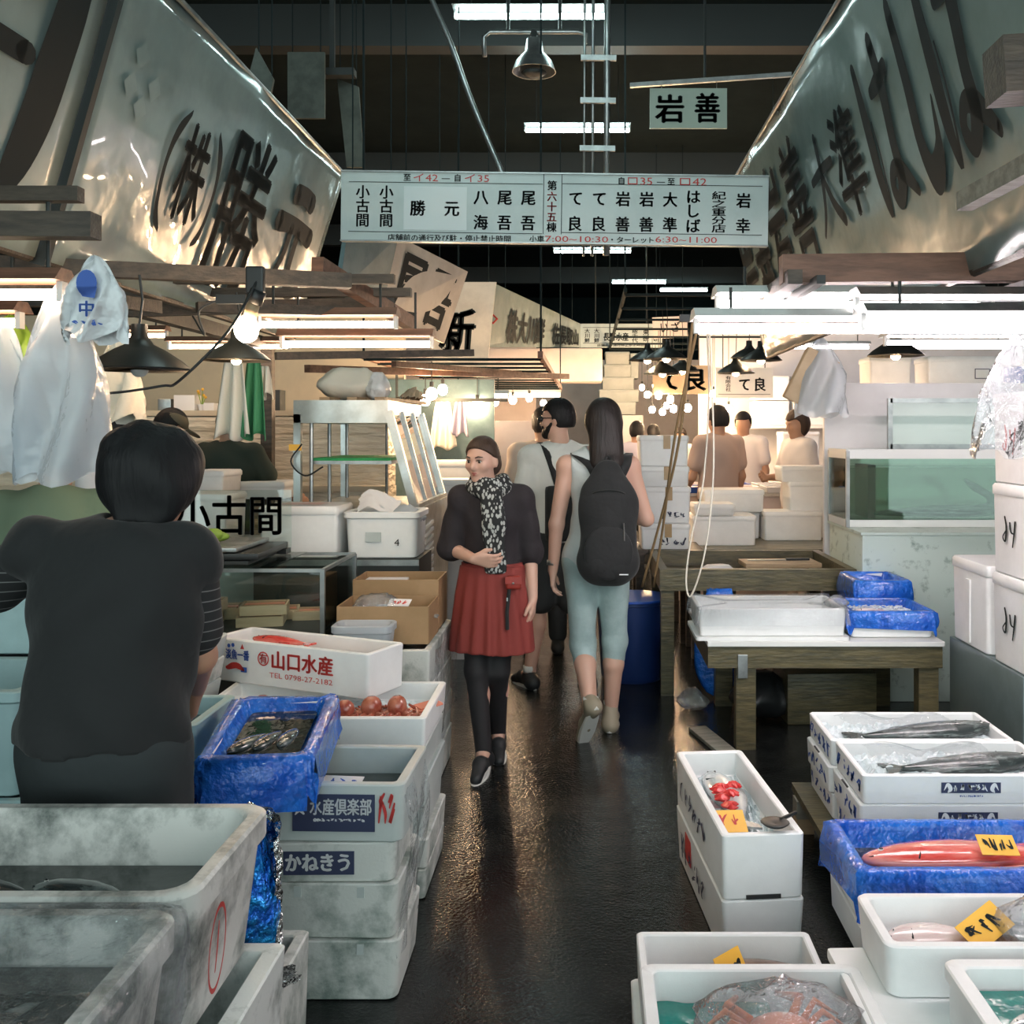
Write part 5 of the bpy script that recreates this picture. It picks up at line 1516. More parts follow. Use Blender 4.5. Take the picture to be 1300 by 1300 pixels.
def carton(label, c, w, d, h, rz=0):
    o = thing('cardboard_box', label, 'box', c, rz)
    for (q, s_) in (((0, -d / 2, h / 2), (w, .006, h)), ((0, d / 2, h / 2), (w, .006, h)), ((-w / 2, 0, h / 2), (.006, d, h)), ((w / 2, 0, h / 2), (.006, d, h))):
        MB().box(q, s_).obj('side', 'cardboard', o)
    MB().box((0, 0, .003), (w, d, .006)).obj('bottom', 'cardboard', o)
    return o


carton('front open cardboard box with bagged fish beside the aisle', (-.90, 4.48, .684), .40, .28, .165)
carton('rear open cardboard box behind the one with bagged fish', (-.905, 4.80, .684), .40, .28, .235)
sack('bunch of clear bags of blue-grey fish in the front cardboard box', 'plastic_bag', 'bag', (-.95, 4.47, .70), (.28, .22, .18), 'bag_clear', 55, 0, None, .4, .2)
for i in range(5):
    fish('blue grey fish in the front cardboard box, %s' % ('first from left', 'second', 'third', 'fourth', 'last')[i], (-1.0 + i * .05, 4.46 + .01 * i, .80 + .008 * (i % 2)), .22, .05, .03, 'fish_silver', .6 - .15 * i, .2, 'fish in the cardboard box')
price_card('white slip lying in the front cardboard box', (-.84, 4.42, .853), .10, .05, .5, -.2, 95, 'paper_white', 'ink_red', 3)
slab('white packet in the rear cardboard box', 'packet', 'packet', (-.98, 4.80, .87), (.20, .16, .06), 'paper_white')
foam_box('clear plastic tub in front of the cardboard box', (-.96, 4.25, .684), .26, .16, .11, 0, 'bag_milky', .008, .015, .01, 'plastic_container', 'container', r=.03, lip=.008)
wrinkled('clear plastic hanging over the aisle side of the cardboard box stack', 'plastic_sheet', 'plastic sheet', lambda u, v: (-.655 + .012 * math.sin(u * 7), 4.24 + u * .66, .68 - v * .40), 18, 18, 'cling', .008, 27)

# ------------------------------------------------------------------ beams, tubes and bulbs over the left stall
for (a, b_, w, h, m_, lab) in ((P(-60, 286, 2.6), P(122, 287, 2.6), .06, .066, 'wood_dark', 'dark pole with a torn end jutting in at the left'),
                               (P(-80, 332, 3.2), P(445, 357, 3.75), .05, .055, 'wood_dark', 'long dark beam across the left stall under the banner'),
                               (P(250, 390, 3.9), P(505, 398, 4.35), .05, .04, 'wood_dark', 'dark batten above the bright warm tube on the left'),
                               (P(403, 337, 4.0), P(520, 410, 5.2), .05, .07, 'wood_red', 'reddish wooden strut slanting away from the left banner'),
                               (P(120, 395, 4.4), P(500, 385, 4.9), .05, .06, 'wood_dark', 'thin dark beam behind the hanging lamp on the left'),
                               (P(350, 452, 5.2), P(600, 448, 5.9), .04, .04, 'wood_dark', 'dark rail above the display fridge'),
                               (P(390, 468, 6.4), P(720, 478, 9.5), .05, .05, 'wood_red', 'long red brown rail running back over the left row'),
                               (P(500, 462, 6.8), P(660, 474, 9.0), .04, .04, 'wood_red', 'second red brown rail of the left row'),
                               (P(-60, 352, 2.8), P(200, 390, 4.0), .04, .05, 'wood_dark', 'dark diagonal batten behind the hanging bags')):
    tag(MB().bar(a, b_, w, h).obj('wooden_beam', m_), lab, 'beam')
for (x, y, z, lab) in ((-2.45, 3.0, 2.3, 'near left'), (-2.3, 7.1, 2.3, 'rear left')):
    tag(MB().box((x, y, z / 2), (.08, .08, z)).obj('wooden_post', 'wood_dark'), 'dark wooden stall post at the %s' % lab, 'post')
tag(MB().bar((-2.3, 3.15, 2.25), (-2.3, 6.95, 2.25), .07, .08).obj('wooden_beam', 'wood_dark'), 'dark beam joining the posts of the left stall', 'beam')
for (x0, x1, py, d, lab) in ((-60, 75, 374, 2.7, 'warm tube lamp cut by the left edge above the hanging bags'), (330, 500, 412, 4.2, 'bright warm tube lamp above the fridge, the upper of the two'),
                             (360, 546, 437, 4.6, 'long warm tube lamp just above the display fridge'), (-40, 22, 410, 3.2, 'short warm tube glimpsed at the left edge behind the bags'),
                             (90, 210, 426, 6.95, 'warm tube lamp behind the black shade'), (216, 366, 440, 6.9, 'warm tube lamp behind the bare bulb')):
    a, b_ = P(x0, py, d), P(x1, py, d)
    tube_fixture(lab, ((a.x + b_.x) / 2, d, a.z + .02), b_.x - a.x, 'tube_warm', 'wood_red', 0, 1, .06, .02, 'warm tubes over the left stall', .015, max(2.25 - a.z, .05) if d < 6 else 2.50 - a.z)
    tag(MB().bar((-2.34 if d < 6 else -4, d, 2.27 if d < 6 else 2.52), (min(b_.x + .06, -.82), d, 2.27 if d < 6 else 2.52), .04, .04).obj('wooden_beam', 'wood_dark'), 'dark crossbar holding the %s' % {374: 'tube cut by the left edge', 412: 'upper bright warm tube', 437: 'long warm tube above the fridge', 410: 'short tube at the left edge', 426: 'tube behind the black shade', 440: 'tube behind the bare bulb'}[py], 'beam')
p_ = pendant('black enamel shade lamp hanging over the vendors on the left', P(177, 470, 3.1), .153, .16, False)
pendant('black shade lamp behind the bare bulb', P(300, 458, 3.6), .12, .14, True, None, .03)
o = thing('clamp_lamp', 'bright bare bulb in a black clamp socket under the left beam', 'lamp', P(313, 418, 3.3))
MB().ball((0, 0, 0), (.040, .040, .046), 14, 10).obj('bulb', 'lamp_glass_near', o, True)
MB().tube([(.01, 0, .035), (.022, .0, .085)], .022, 10).obj('socket', 'wood_pale', o, True)
MB().tube([(.022, 0, .085), (.04, 0, .13)], .028, 10).obj('cap', 'black_plastic', o, True)
MB().box((.03, 0, .165), (.06, .03, .09), bev=.006).obj('clamp', 'black_plastic', o)
MB().box((-.05, .0, .10), (.10, .02, .03)).obj('switch_box', 'black_plastic', o)
MB().tube(catmull([Vector((-.09, 0, .1)), Vector((-.16, 0, .06)), Vector((-.14, 0, -.02)), Vector((-.2, .05, .05))], 5), .004, 5).obj('cable', 'black_plastic', o)
tag(MB().tube(catmull([P(-40, 485, 2.8), P(60, 500, 2.9), P(140, 499, 3.0), P(205, 490, 3.05), P(228, 483, 3.1), P(290, 420, 3.2), P(330, 350, 3.3)], 6), .0045, 6).obj('power_cable', 'black_plastic', None, True), 'thin black cable sagging across the left stall', 'cable')
# bags, cloths
hanging_bag('large crinkled clear bag hanging at the left over the green shirt', P(78, 362, 2.75), .24, .54, 'bag_milky', 11, 1.15, .07)
hanging_bag('pale blue bag hanging cut off by the left edge', P(2, 405, 2.75), .22, .44, 'bag_milky', 12, 1.5, .06)
b = hanging_bag('pointed white carrier bag with a blue print hanging under the pole', P(122, 325, 2.65), .17, .22, 'bag_white', 13, 1.3, .04)
k = Ink(); k.disc(0, .07, .026, .035).poly([(-.026, .06), (.026, .06), (.02, .03), (-.01, .034)]); k.em('中', -.022, -.02, .044, .044, .03); scribble(k, -.035, -.045, .08, .02, 4, 6, .05)
k.obj('blue_print', 'ink_blue', b, (0, -.048, -.15), (1, .12, 0), (0, 0, 1), .004)
hanging_bag('cream cloth bag hanging behind the black shade', P(150, 425, 3.5), .16, .30, 'white_cloth', 14, 1.3, .05, 'cloth_bag')
hanging_bag('green leafy bag behind the tube at the left edge', P(15, 400, 3.4), .16, .18, 'green_glove', 15, 1.3, .05)


def hung_cloth(label, top, w, h, material, seed, flare=1.2):
    g = np.random.default_rng(seed); ph = g.random(4) * 6
    m = MB().grid(lambda u, v: Vector(((u - .5) * w * (.55 + .45 * v ** .6) * (1 + (flare - 1) * v), .03 * math.sin(u * 14 + ph[0] + v) * (.3 + v) , -h * v + .02 * math.sin(u * 9 + ph[1]) * v)), 20, 16)
    o = m.obj('hung_apron', material, None, True)
    o.location = top
    sm = o.modifiers.new('thickness', 'SOLIDIFY'); sm.thickness = .004
    return tag(o, label, 'apron')


hung_cloth('white apron hanging from the beam behind the bare bulb', P(297, 455, 5.1), .15, .41, 'white_cloth', 1)
hung_cloth('green apron hanging beside the white one', P(322, 458, 5.15), .12, .40, 'green_cloth', 2)
hung_cloth('small cream cloth hanging right of the green apron', P(336, 465, 5.2), .07, .16, 'white_cloth', 3)

# ------------------------------------------------------------------ left background
struct(MB().box((-4.4, 9.2, 1.35), (5.4, .1, 2.7)).obj('wall_stall', 'cream_paint'))
o = thing('ice_counter', 'long cream ice-lined counter behind the left vendors', 'counter', (-3.3, 7.5, 0))
MB().box((0, 0, .6), (3.6, .5, 1.2)).obj('body', 'ice_wall', o)
m = rough_bed(3.6, .5, 0, .05, 60, 12, 4)
MB().box((0, .1, 1.46), (3.6, .30, .56), bev=.03).obj('ice_bank', 'ice_wall', o)
MB().box((0, .12, 1.76), (3.65, .36, .04)).obj('ledge', 'cream_paint', o)
MB().box((0, -.24, 1.20), (3.65, .06, .04)).obj('front_ledge', 'cream_paint', o)
for (px, w, h, m_, lab) in ((237, .16, .12, 'paper_white', 'small white box on the ledge of the ice counter'), (212, .10, .09, 'galv', 'small wire basket on the ice counter ledge'), (268, .08, .06, 'paper_white', 'small white cup box beside the yellow flowers'), (340, .22, .16, 'steel_dark', 'dark frame standing on the ledge right of the aprons')):
    a = P(px, 520, 7.6)
    slab(lab, 'box', 'small_box', (a.x, 7.62, 1.781 + h / 2), (w, .14, h), m_)
fl = thing('flower_cup', 'tiny yellow flowers in a cup on the counter ledge', 'flowers', (P(256, 520, 7.6).x, 7.60, 1.781))
MB().lathe([(.02, 0), (.03, .05), (.026, .05), (0, .01)], 10).obj('cup', 'paper_white', fl)
for i in range(5):
    a = i * 1.3
    MB().tube([(0, 0, .03), (.03 * math.cos(a), .02 * math.sin(a), .10 + .015 * i)], .003, 4).obj('stem', 'green_glove', fl)
    MB().ball((.03 * math.cos(a), .02 * math.sin(a), .105 + .015 * i), .012, 8, 6).obj('blossom', 'card_yellow', fl)
for (px0, px1, py0, py1, d, lab) in ((236, 282, 598, 628, 6.2, 'white foam box beside the man in the dark shirt'), (210, 286, 628, 690, 5.7, 'large white foam box behind the glass sign'), (286, 360, 612, 634, 6.6, 'cream tray at the foot of the ice counter'),
                                     (205, 245, 700, 720, 6.0, 'white foam box glimpsed beside the vendor')):
    a, c = P(px0, py1, d), P(px1, py0, d)
    lidded_box(lab, ((a.x + c.x) / 2, d + .2, a.z), c.x - a.x, .36, c.z - a.z, 0, 'foam', .04)
o = thing('counter', 'pale work counter behind the glass sign', 'counter', (-2.55, 5.98, 0))
MB().box((0, 0, .47), (1.5, .6, .94)).obj('body', 'foam_grey', o)
MB().box((0, 0, .95), (1.54, .64, .025)).obj('counter_top', 'steel', o)
# boards of the next stalls
def leaning_board(label, pts, material, text=None, cells=None, tmat='ink', name='stall_board', bold=.05, rods=5.7):
    o = thing(name, label, 'sign board', pts[3])
    q = [p - pts[3] for p in pts]           # top-left, top-right, bottom-right, bottom-left
    n = (q[2] - q[3]).cross(q[0] - q[3]).normalized()
    MB().add(q + [p - n * .03 for p in q], [(3, 2, 1, 0), (4, 5, 6, 7), (0, 1, 5, 4), (1, 2, 6, 5), (2, 3, 7, 6), (3, 0, 4, 7)]).obj('board', material, o)
    if rods:
        for c in (q[0].lerp(q[1], .12), q[0].lerp(q[1], .88)):
            c = c - n * .015
            MB().tube([c, Vector((c.x, c.y, rods - pts[3].z))], .005, 5).obj('hanger_rod', 'ceiling_dark', o)
    if text:
        k = Ink()
        for (ch, x, y, w, h) in text:
            k.em(ch, x, y, w, h, bold)
        me = bpy.data.meshes.new('lettering')
        me.from_pydata([tuple((q[3] * (1 - u) + q[2] * u) * (1 - v) + (q[0] * (1 - u) + q[1] * u) * v + n * .006) for (u, v) in k.v], [], k.f)
        link('lettering', me, tmat, o)
    return o


leaning_board('cream stall board with two tall black characters beyond the left banner', [P(506, 300, 7), P(594, 345, 8), P(564, 436, 8), P(484, 398, 7)], 'board_cream', [('尾', .08, .10, .38, .82), ('吾', .52, .10, .38, .80)])
leaning_board('dark teal stall board between the left banner and the cream board', [P(442, 290, 6.3), P(506, 300, 6.97), P(484, 398, 6.97), P(430, 372, 6.3)], 'board_blue', None)
leaning_board('cream board with one black character below the long sign', [P(548, 358, 9.6), P(630, 358, 9.6), P(618, 468, 9.6), P(548, 468, 9.6)], 'board_cream', [('新', .12, .16, .62, .55)])
leaning_board('long far stall banner with a red diamond on the left row', [P(624, 358, 10), P(737, 411, 15), P(737, 441, 15), P(612, 441, 10)], 'banner_b', [(c, .16 + .09 * i, .06, .09, .66) for i, c in enumerate('株大川鮮 佐長取山')])
k = P(626, 405, 9.95)
dm = tag(MB().box((0, 0, 0), (.075, .01, .075)).obj('red_diamond', 'ink_red'), 'red diamond mark at the left end of the far banner', 'emblem'); dm.location = k; dm.rotation_euler = (0, PI / 4, -.2)
MB().box((0, -.004, 0), (.045, .01, .045)).obj('diamond_centre', 'banner_b', dm)
slab('long white box canopy hanging over the far left row', 'canopy', 'stall_canopy', P(688, 463, 13.2) + Vector((0, .3, 0)), (1.62, .6, .45), 'pink_wall', 0, .03)
leaning_board('dim hanging cloth panel high above the left banner', [P(365, 66, 8), P(412, 66, 8), P(412, 150, 8), P(365, 150, 8)], 'cloth_dim', name='hanging_cloth')
leaning_board('second dim cloth high above the left banner', [P(428, 100, 8.4), P(455, 110, 8.4), P(462, 212, 8.4), P(440, 212, 8.4)], 'cloth_dim', name='hanging_cloth')
leaning_board('small yellowish paper hanging above the left banner edge', [P(325, 60, 6.6), P(347, 100, 6.6), P(340, 135, 6.6), P(316, 95, 6.6)], 'cloth_dim', name='hanging_paper')
_b = P(422, 93, 8.2)
tag(MB().box(_b, (.38, .1, .06)).bar(_b, (_b.x, _b.y, 5.7), .04, .04).obj('steel_bracket', 'steel_dark'), 'dark steel bracket above the hanging cloths', 'bracket')
# ================================================================== far end of the rows
struct(MB().box((-2.6, 15.5, 1.6), (3.6, .1, 3.2)).obj('wall_far_left', 'pink_wall'))
struct(MB().box((4.6, 13.2, 1.5), (6.2, .1, 3.0)).obj('wall_far_right', 'white_wall'))
struct(MB().box((1.2, 19.0, 1.5), (4.4, .1, 3.0)).obj('wall_far_middle', 'pink_wall'))
GR = 'shade lamps over the far right stalls'
for (px, py, d, lab) in ((822, 458, 9.6, 'leftmost dark shade lamp of the far cluster'), (846, 456, 9.2, 'front dark shade lamp of the far cluster, beside the ropes'), (841, 475, 10.4, 'lower left shade lamp of the far cluster'), (866, 472, 10.6, 'lower right shade lamp of the far cluster'),
                         (934, 474, 9.8, 'shade lamp hanging left of the pair by the white tubes'), (951, 455, 10.2, 'rear shade lamp of the pair under the white tubes'), (966, 458, 9.4, 'front shade lamp of the pair under the white tubes')):
    d = round(d)
    q = P(px, py, d)
    pendant(lab, q, .19, 2.85 - q.z - .165 * .19 / .18, True, GR, .036)
o = thing('overhead_frame', 'dark overhead frame of bars the far right lamps hang from', 'frame', (0, 0, 2.87))
for i in range(7):
    MB().bar((.35, 9 + i, 0), (2.75, 9 + i, 0), .02, .025).obj('cross_bar', 'ceiling_dark', o)
for x in (.35, 2.75):
    MB().bar((x, 8.9, .03), (x, 15.1, .03), .03, .04).obj('side_rail', 'ceiling_dark', o)
    for y in (9, 15):
        MB().box((x, y, 1.4), (.015, .015, 2.8)).obj('hanger', 'ceiling_dark', o)
o = thing('overhead_frame', 'dark overhead frame of bars the left row bulbs hang from', 'frame', (0, 0, 2.17))
for i in range(12):
    MB().bar((-1.7, 7.5 + i * .5, 0), (-.35, 7.5 + i * .5, 0), .015, .02).obj('cross_bar', 'ceiling_dark', o)
for x in (-1.7, -.35):
    MB().bar((x, 7.4, .03), (x, 13.1, .03), .04, .05).obj('side_rail', 'wood_red', o)
    for y in (7.5, 13):
        MB().box((x, y, 1.75), (.015, .015, 3.5)).obj('hanger', 'ceiling_dark', o)
BG = 'bare bulbs glowing far down the right row'
for i, (px, py, d) in enumerate(((822, 501, 13), (836, 502, 12.4), (851, 507, 11.6), (828, 520, 13.2), (841, 523, 12.6), (855, 519, 12), (873, 518, 11), (905, 500, 11.5), (907, 521, 12.2), (925, 519, 12), (815, 492, 15), (893, 525, 14), (832, 490, 14), (846, 515, 14.5))):
    d = round(d)
    bare_bulb('glowing bare bulb in the far right cluster, %s' % ('upper left', 'upper middle', 'upper right', 'lower left', 'lower middle', 'lower right', 'beside the tall ropes', 'right of the white rope', 'low right of the white rope', 'far right end', 'far upper left end', 'far low right', 'far upper middle', 'far low middle')[i], P(px, py, d), .042, 2.85 - P(px, py, d).z - .09, BG)
BL = 'bare bulbs glowing over the left row'
for i, (px, py, d) in enumerate(((548, 500, 7.6), (562, 495, 8.6), (606, 514, 9.2), (628, 510, 10), (651, 508, 11), (672, 505, 12), (690, 512, 13), (540, 508, 8.2))):
    d = round(d * 2) / 2
    bare_bulb('glowing bare bulb over the left row, %s' % ('nearest by the fridge', 'second by the fridge', 'left of the far four', 'second of the far four', 'third of the far four', 'behind the bearded man', 'farthest one', 'low by the fridge')[i], P(px, py, d), .042, 2.155 - P(px, py, d).z - .09, BL)
tube_fixture('bright warm tube far behind the bearded man', P(655, 500, 12.5), 1.1, 'tube_warm', 'white_paint', 0, 1, .05, .02, None, .02, .05)
tube_fixture('warm tube over the counter right of the fridge', P(585, 502, 9.5), .9, 'tube_warm', 'white_paint', 0, 1, .05, .02, None, .02, .18)
# cool lamps in the bright stall on the right
for (x, y, lab) in ((2.6, 11.2, 'left'), (4.2, 11.2, 'right'), (3.3, 8.8, 'near')):
    tube_fixture('white tube lamp in the bright far right stall, %s one' % lab, (x, y, 2.6), 1.2, 'tube_cool', 'white_paint', 0, 1, .06, .02, 'tubes in the far right stall', .018, 3.1)
# signs
o = thing('stall_sign', 'tan board with two brush characters below the far shade lamps', 'sign', P(830, 499, 11.98))
k = 11.98 / F
MB().box((36 * k, .02, 17 * k), (74 * k, .04, 36 * k)).obj('board', 'cardboard_pale', o)
Ink().em('て', 6 * k, 2 * k, 28 * k, 30 * k, .05).em('良', 38 * k, 2 * k, 30 * k, 32 * k, .05).obj('black_lettering', 'ink', o, (0, 0, 0), (1, 0, 0), (0, 0, 1), .004)
o = thing('stall_sign', 'white stall name sign right of the tan board', 'sign', P(909, 505, 10.98))
k = 10.98 / F
MB().box((36 * k, .02, 19 * k), (73 * k, .04, 38 * k)).obj('board', 'white_paint', o)
Ink().em('て', 28 * k, 8 * k, 16 * k, 18 * k, .04).em('良', 48 * k, 8 * k, 16 * k, 18 * k, .04).col('有限会社', 12 * k, 8 * k, 7 * k, 20 * k, .02).rect(3 * k, 4 * k, 66 * k, .6 * k).obj('black_lettering', 'ink', o, (0, 0, 0), (1, 0, 0), (0, 0, 1), .004)
Ink().row('自ロ三五', 22 * k, 30 * k, 26 * k, 6 * k).obj('red_lettering', 'ink_red', o, (0, 0, 0), (1, 0, 0), (0, 0, 1), .004)
for q in [x for x in bpy.data.objects if x.name.startswith('stall_sign')]:
    for x in (.08, .55):
        MB().tube([(x, .02, .2), (x, .02, 2.86 - q.location.z)], .006, 5).obj('hanger_rod', 'steel_dark', q)
leaning_board('pinkish board hanging right of the small far sign', [P(828, 403, 14), P(872, 401, 14), P(874, 428, 14), P(830, 430, 14)], 'pink_wall', [('い', .2, .2, .25, .6), ('ざ', .5, .25, .3, .5)], bold=.02)
# stacked pale boxes high up behind the bearded man
g = random.Random(3)
for i, (px0, px1, py0, py1, lab) in enumerate(((768, 800, 446, 462, 'top left'), (800, 812, 448, 480, 'top right'), (766, 802, 462, 478, 'upper left'), (764, 806, 478, 494, 'upper middle'), (760, 812, 494, 510, 'middle'), (768, 808, 510, 526, 'lower'))):
    a, c = P(px0, py1, 16), P(px1, py0, 16)
    lidded_box('grey white box in the far high pile, %s' % lab, ((a.x + c.x) / 2, 16.3, a.z), c.x - a.x, .5, c.z - a.z - .002, 0, 'foam_grey', .04, group='far high pile of boxes')
slab('tall pale cabinet under the far high pile of boxes', 'cabinet', 'storage_cabinet', (.52, 16.3, .945), (.8, .5, 1.885), 'white_wall')
# left middle distance: counters, boards, cloths
slab('wide pink board of the counter behind the woman with the scarf', 'board', 'counter_board', (-.72, 9.9, 1.436), (.85, .06, .58), 'pink_wall')
o = thing('counter', 'orange lit counter behind the woman with the scarf', 'counter', (-.78, 10.2, 0))
MB().box((0, 0, .56), (.95, .5, 1.12)).obj('body', 'pink_wall', o)
MB().box((0, -.02, 1.13), (.99, .56, .03)).obj('counter_top', 'wood_pale', o)
o = thing('counter', 'white panelled counter right of the display fridge', 'counter', (-1.06, 7.7, 0))
MB().box((0, 0, .55), (.46, 1.4, 1.1)).obj('body', 'white_wall', o)
MB().box((0, 0, 1.115), (.52, 1.44, .03)).obj('counter_top', 'steel', o)
lidded_box('white foam box on the counter right of the fridge, nearest', (-1.05, 7.3, 1.131), .40, .30, .14)
lidded_box('white foam box on the counter right of the fridge, larger rear one', (-1.08, 7.9, 1.131), .44, .36, .26)
hung_cloth('white cloth hanging by the bulbs right of the fridge', P(562, 509, 8.7), .20, .42, 'white_cloth', 5)
hung_cloth('blue grey cloth hanging beside the white one by the bulbs', P(584, 509, 8.7), .13, .30, 'shirt_lilac', 6)
tag(MB().bar((-1.9, 8.7, 1.90), (-.7, 8.7, 1.90), .03, .03).bar((-1.68, 8.7, 1.9), (-1.68, 8.7, 2.2), .02, .02).obj('hanging_rail', 'steel_dark'), 'rail with hanging cloths right of the fridge', 'rail')
slab('dark recess board behind the hanging cloths', 'board', 'back_board', (-1.35, 9.05, 1.05), (1.0, .05, 2.1), 'board_blue')
# right: far fish counter
o = thing('fish_counter', 'long counter with red fish trays before the far customers', 'counter', (2.05, 10.0, 0))
MB().box((0, 0, .50), (2.6, 1.1, 1.0)).obj('body', 'pink_wall', o)
MB().box((0, 0, 1.015), (2.66, 1.14, .03)).obj('counter_top', 'steel', o)
for i in range(9):
    x = 1.0 + (i % 5) * .46; y = 9.62 + (i // 5) * .5
    tr = foam_box('shallow fish tray on the far counter, %s' % ('first of the front row', 'second of the front row', 'third of the front row', 'fourth of the front row', 'last of the front row', 'first of the rear row', 'second of the rear row', 'third of the rear row', 'fourth of the rear row')[i], (x, y, 1.031), .40, .40, .06, 0, 'foam' if i % 3 else 'blue_rim', .015, .005, .01, 'fish_tray', 'tray', 'trays on the far counter')
    MB().box((0, 0, .035), (.34, .34, .03), bev=.01).obj('fish_layer', ('salmon', 'fish_red', 'fish_silver', 'fish_pink')[i % 4], tr)
# bright stall on the far right
lidded_box('white foam box with red stripes, in the bright far stall', (2.55, 11.9, 1.02), .45, .4, .6)
for i in range(3):
    o = MB().box((2.55, 11.69, 1.16 + i * .13), (.36, .012, .05)).obj('red_stripe', 'ink_red' if i else 'ink_blue')
    o.parent = [x for x in bpy.data.objects if x.get('label') == 'white foam box with red stripes, in the bright far stall'][0]
    o.matrix_parent_inverse = Matrix.Translation((-2.55, -11.9, -1.02))
slab('white work surface in the bright far stall', 'counter', 'stall_counter', (3.3, 11.9, .51), (2.6, .9, 1.01), 'white_wall')
for i in range(5):
    lidded_box('stacked white foam box by the bright far wall, %s' % ('one', 'two', 'three', 'four', 'five')[i], (2.35 + (i % 3) * .5, 12.7, .002 + 1.2 + (i // 3) * .32 if False else 1.7 + (i // 3) * .32), .46, .4, .31, 0, 'foam', .04, group='boxes by the bright far wall')
slab('high white ledge carrying boxes at the bright far wall', 'shelf', 'wall_shelf', (2.9, 12.75, 1.68), (1.9, .5, .035), 'white_paint')
# ================================================================== people: one smooth surface per body or garment
class Sdf:
    """smooth union of tapered limbs and ellipsoids, turned into one closed mesh"""

    def __init__(s, h=.007):
        s.h, s.pr, s.cuts, s.nz = h, [], [], 0

    def cone(s, a, b, ra, rb, k=.03, op='u', sq=None):
        s.pr.append(('c', Vector(a), Vector(b), ra, rb, k, op, sq)); return s

    def ell(s, c, r, k=.03, op='u', basis=None):
        s.pr.append(('e', Vector(c), Vector(r), basis, None, k, op, None)); return s

    def path(s, pts, rs, k=.02):
        for i in range(len(pts) - 1):
            s.cone(pts[i], pts[i + 1], rs[i], rs[i + 1], k)
        return s

    def cut(s, fn):
        s.cuts.append(fn); return s

    def build(s, name, material, parent):
        lo, hi = Vector((9, 9, 9)), Vector((-9, -9, -9))
        bb = []
        for p in s.pr:
            if p[0] == 'c':
                R = max(p[3], p[4]) * (max(p[7]) if p[7] else 1)
                l = Vector([min(p[1][i], p[2][i]) - R for i in range(3)]); g = Vector([max(p[1][i], p[2][i]) + R for i in range(3)])
            else:
                R = max(p[2]) if p[3] else None
                rr = Vector((R, R, R)) if R else p[2]
                l, g = p[1] - rr, p[1] + rr
            bb.append((l, g))
            if p[6] == 'u':
                lo = Vector([min(lo[i], l[i]) for i in range(3)]); hi = Vector([max(hi[i], g[i]) for i in range(3)])
        h = s.h
        lo -= Vector((3 * h,) * 3); hi += Vector((3 * h,) * 3)
        n = [int((hi[i] - lo[i]) / h) + 2 for i in range(3)]
        ax = [(lo[i] + h * np.arange(n[i])).astype(np.float32) for i in range(3)]
        f = np.full(n, .5, np.float32)
        for p, (l, g) in zip(s.pr, bb):
            pad = p[5] + 3 * h
            i0 = [max(0, int((l[i] - pad - lo[i]) / h)) for i in range(3)]
            i1 = [min(n[i], int((g[i] + pad - lo[i]) / h) + 2) for i in range(3)]
            sl = tuple(slice(a, b) for a, b in zip(i0, i1))
            X, Y, Z = np.meshgrid(*[ax[i][sl[i]] for i in range(3)], indexing='ij', sparse=True)
            if p[0] == 'c':
                a, b = p[1], p[2]
                q = p[7] or (1, 1, 1)
                ba = Vector([(b[i] - a[i]) / q[i] for i in range(3)])
                px, py, pz = (X - a.x) / q[0], (Y - a.y) / q[1], (Z - a.z) / q[2]
                t = np.clip((px * ba.x + py * ba.y + pz * ba.z) / max(ba.dot(ba), 1e-9), 0, 1)
                d = np.sqrt((px - t * ba.x) ** 2 + (py - t * ba.y) ** 2 + (pz - t * ba.z) ** 2) - (p[3] + (p[4] - p[3]) * t)
                d = d * min(q)
            else:
                c, r, B = p[1], p[2], p[3]
                x, y, z = X - c.x, Y - c.y, Z - c.z
                if B:
                    x, y, z = (x * B[0][0] + y * B[0][1] + z * B[0][2], x * B[1][0] + y * B[1][1] + z * B[1][2], x * B[2][0] + y * B[2][1] + z * B[2][2])
                k0 = np.sqrt((x / r.x) ** 2 + (y / r.y) ** 2 + (z / r.z) ** 2)
                k1 = np.sqrt((x / r.x ** 2) ** 2 + (y / r.y ** 2) ** 2 + (z / r.z ** 2) ** 2) + 1e-6
                d = k0 * (k0 - 1) / k1
            k = p[5]
            cur = f[sl]
            if p[6] == 'u':
                hh = np.maximum(k - np.abs(cur - d), 0) / k
                f[sl] = np.minimum(cur, d) - hh * hh * k * .25
            else:
                hh = np.maximum(k - np.abs(cur + d), 0) / k
                f[sl] = np.maximum(cur, -d) + hh * hh * k * .25
        X, Y, Z = np.meshgrid(*ax, indexing='ij', sparse=True)
        if s.nz:
            f = f + s.nz * (np.sin(31 * X + 2.5 * np.sin(13 * Z)) * np.sin(27 * Y + 9 * Z) + .6 * np.sin(23 * Z + 17 * X + 3 * np.sin(19 * Y)))
        for fn in s.cuts:
            f = np.maximum(f, fn(X, Y, Z))
        f[0], f[-1], f[:, 0], f[:, -1], f[:, :, 0], f[:, :, -1] = (.5,) * 6
        return link(name, net(f.astype(np.float32), np.array(lo), h, name), material, parent, True)


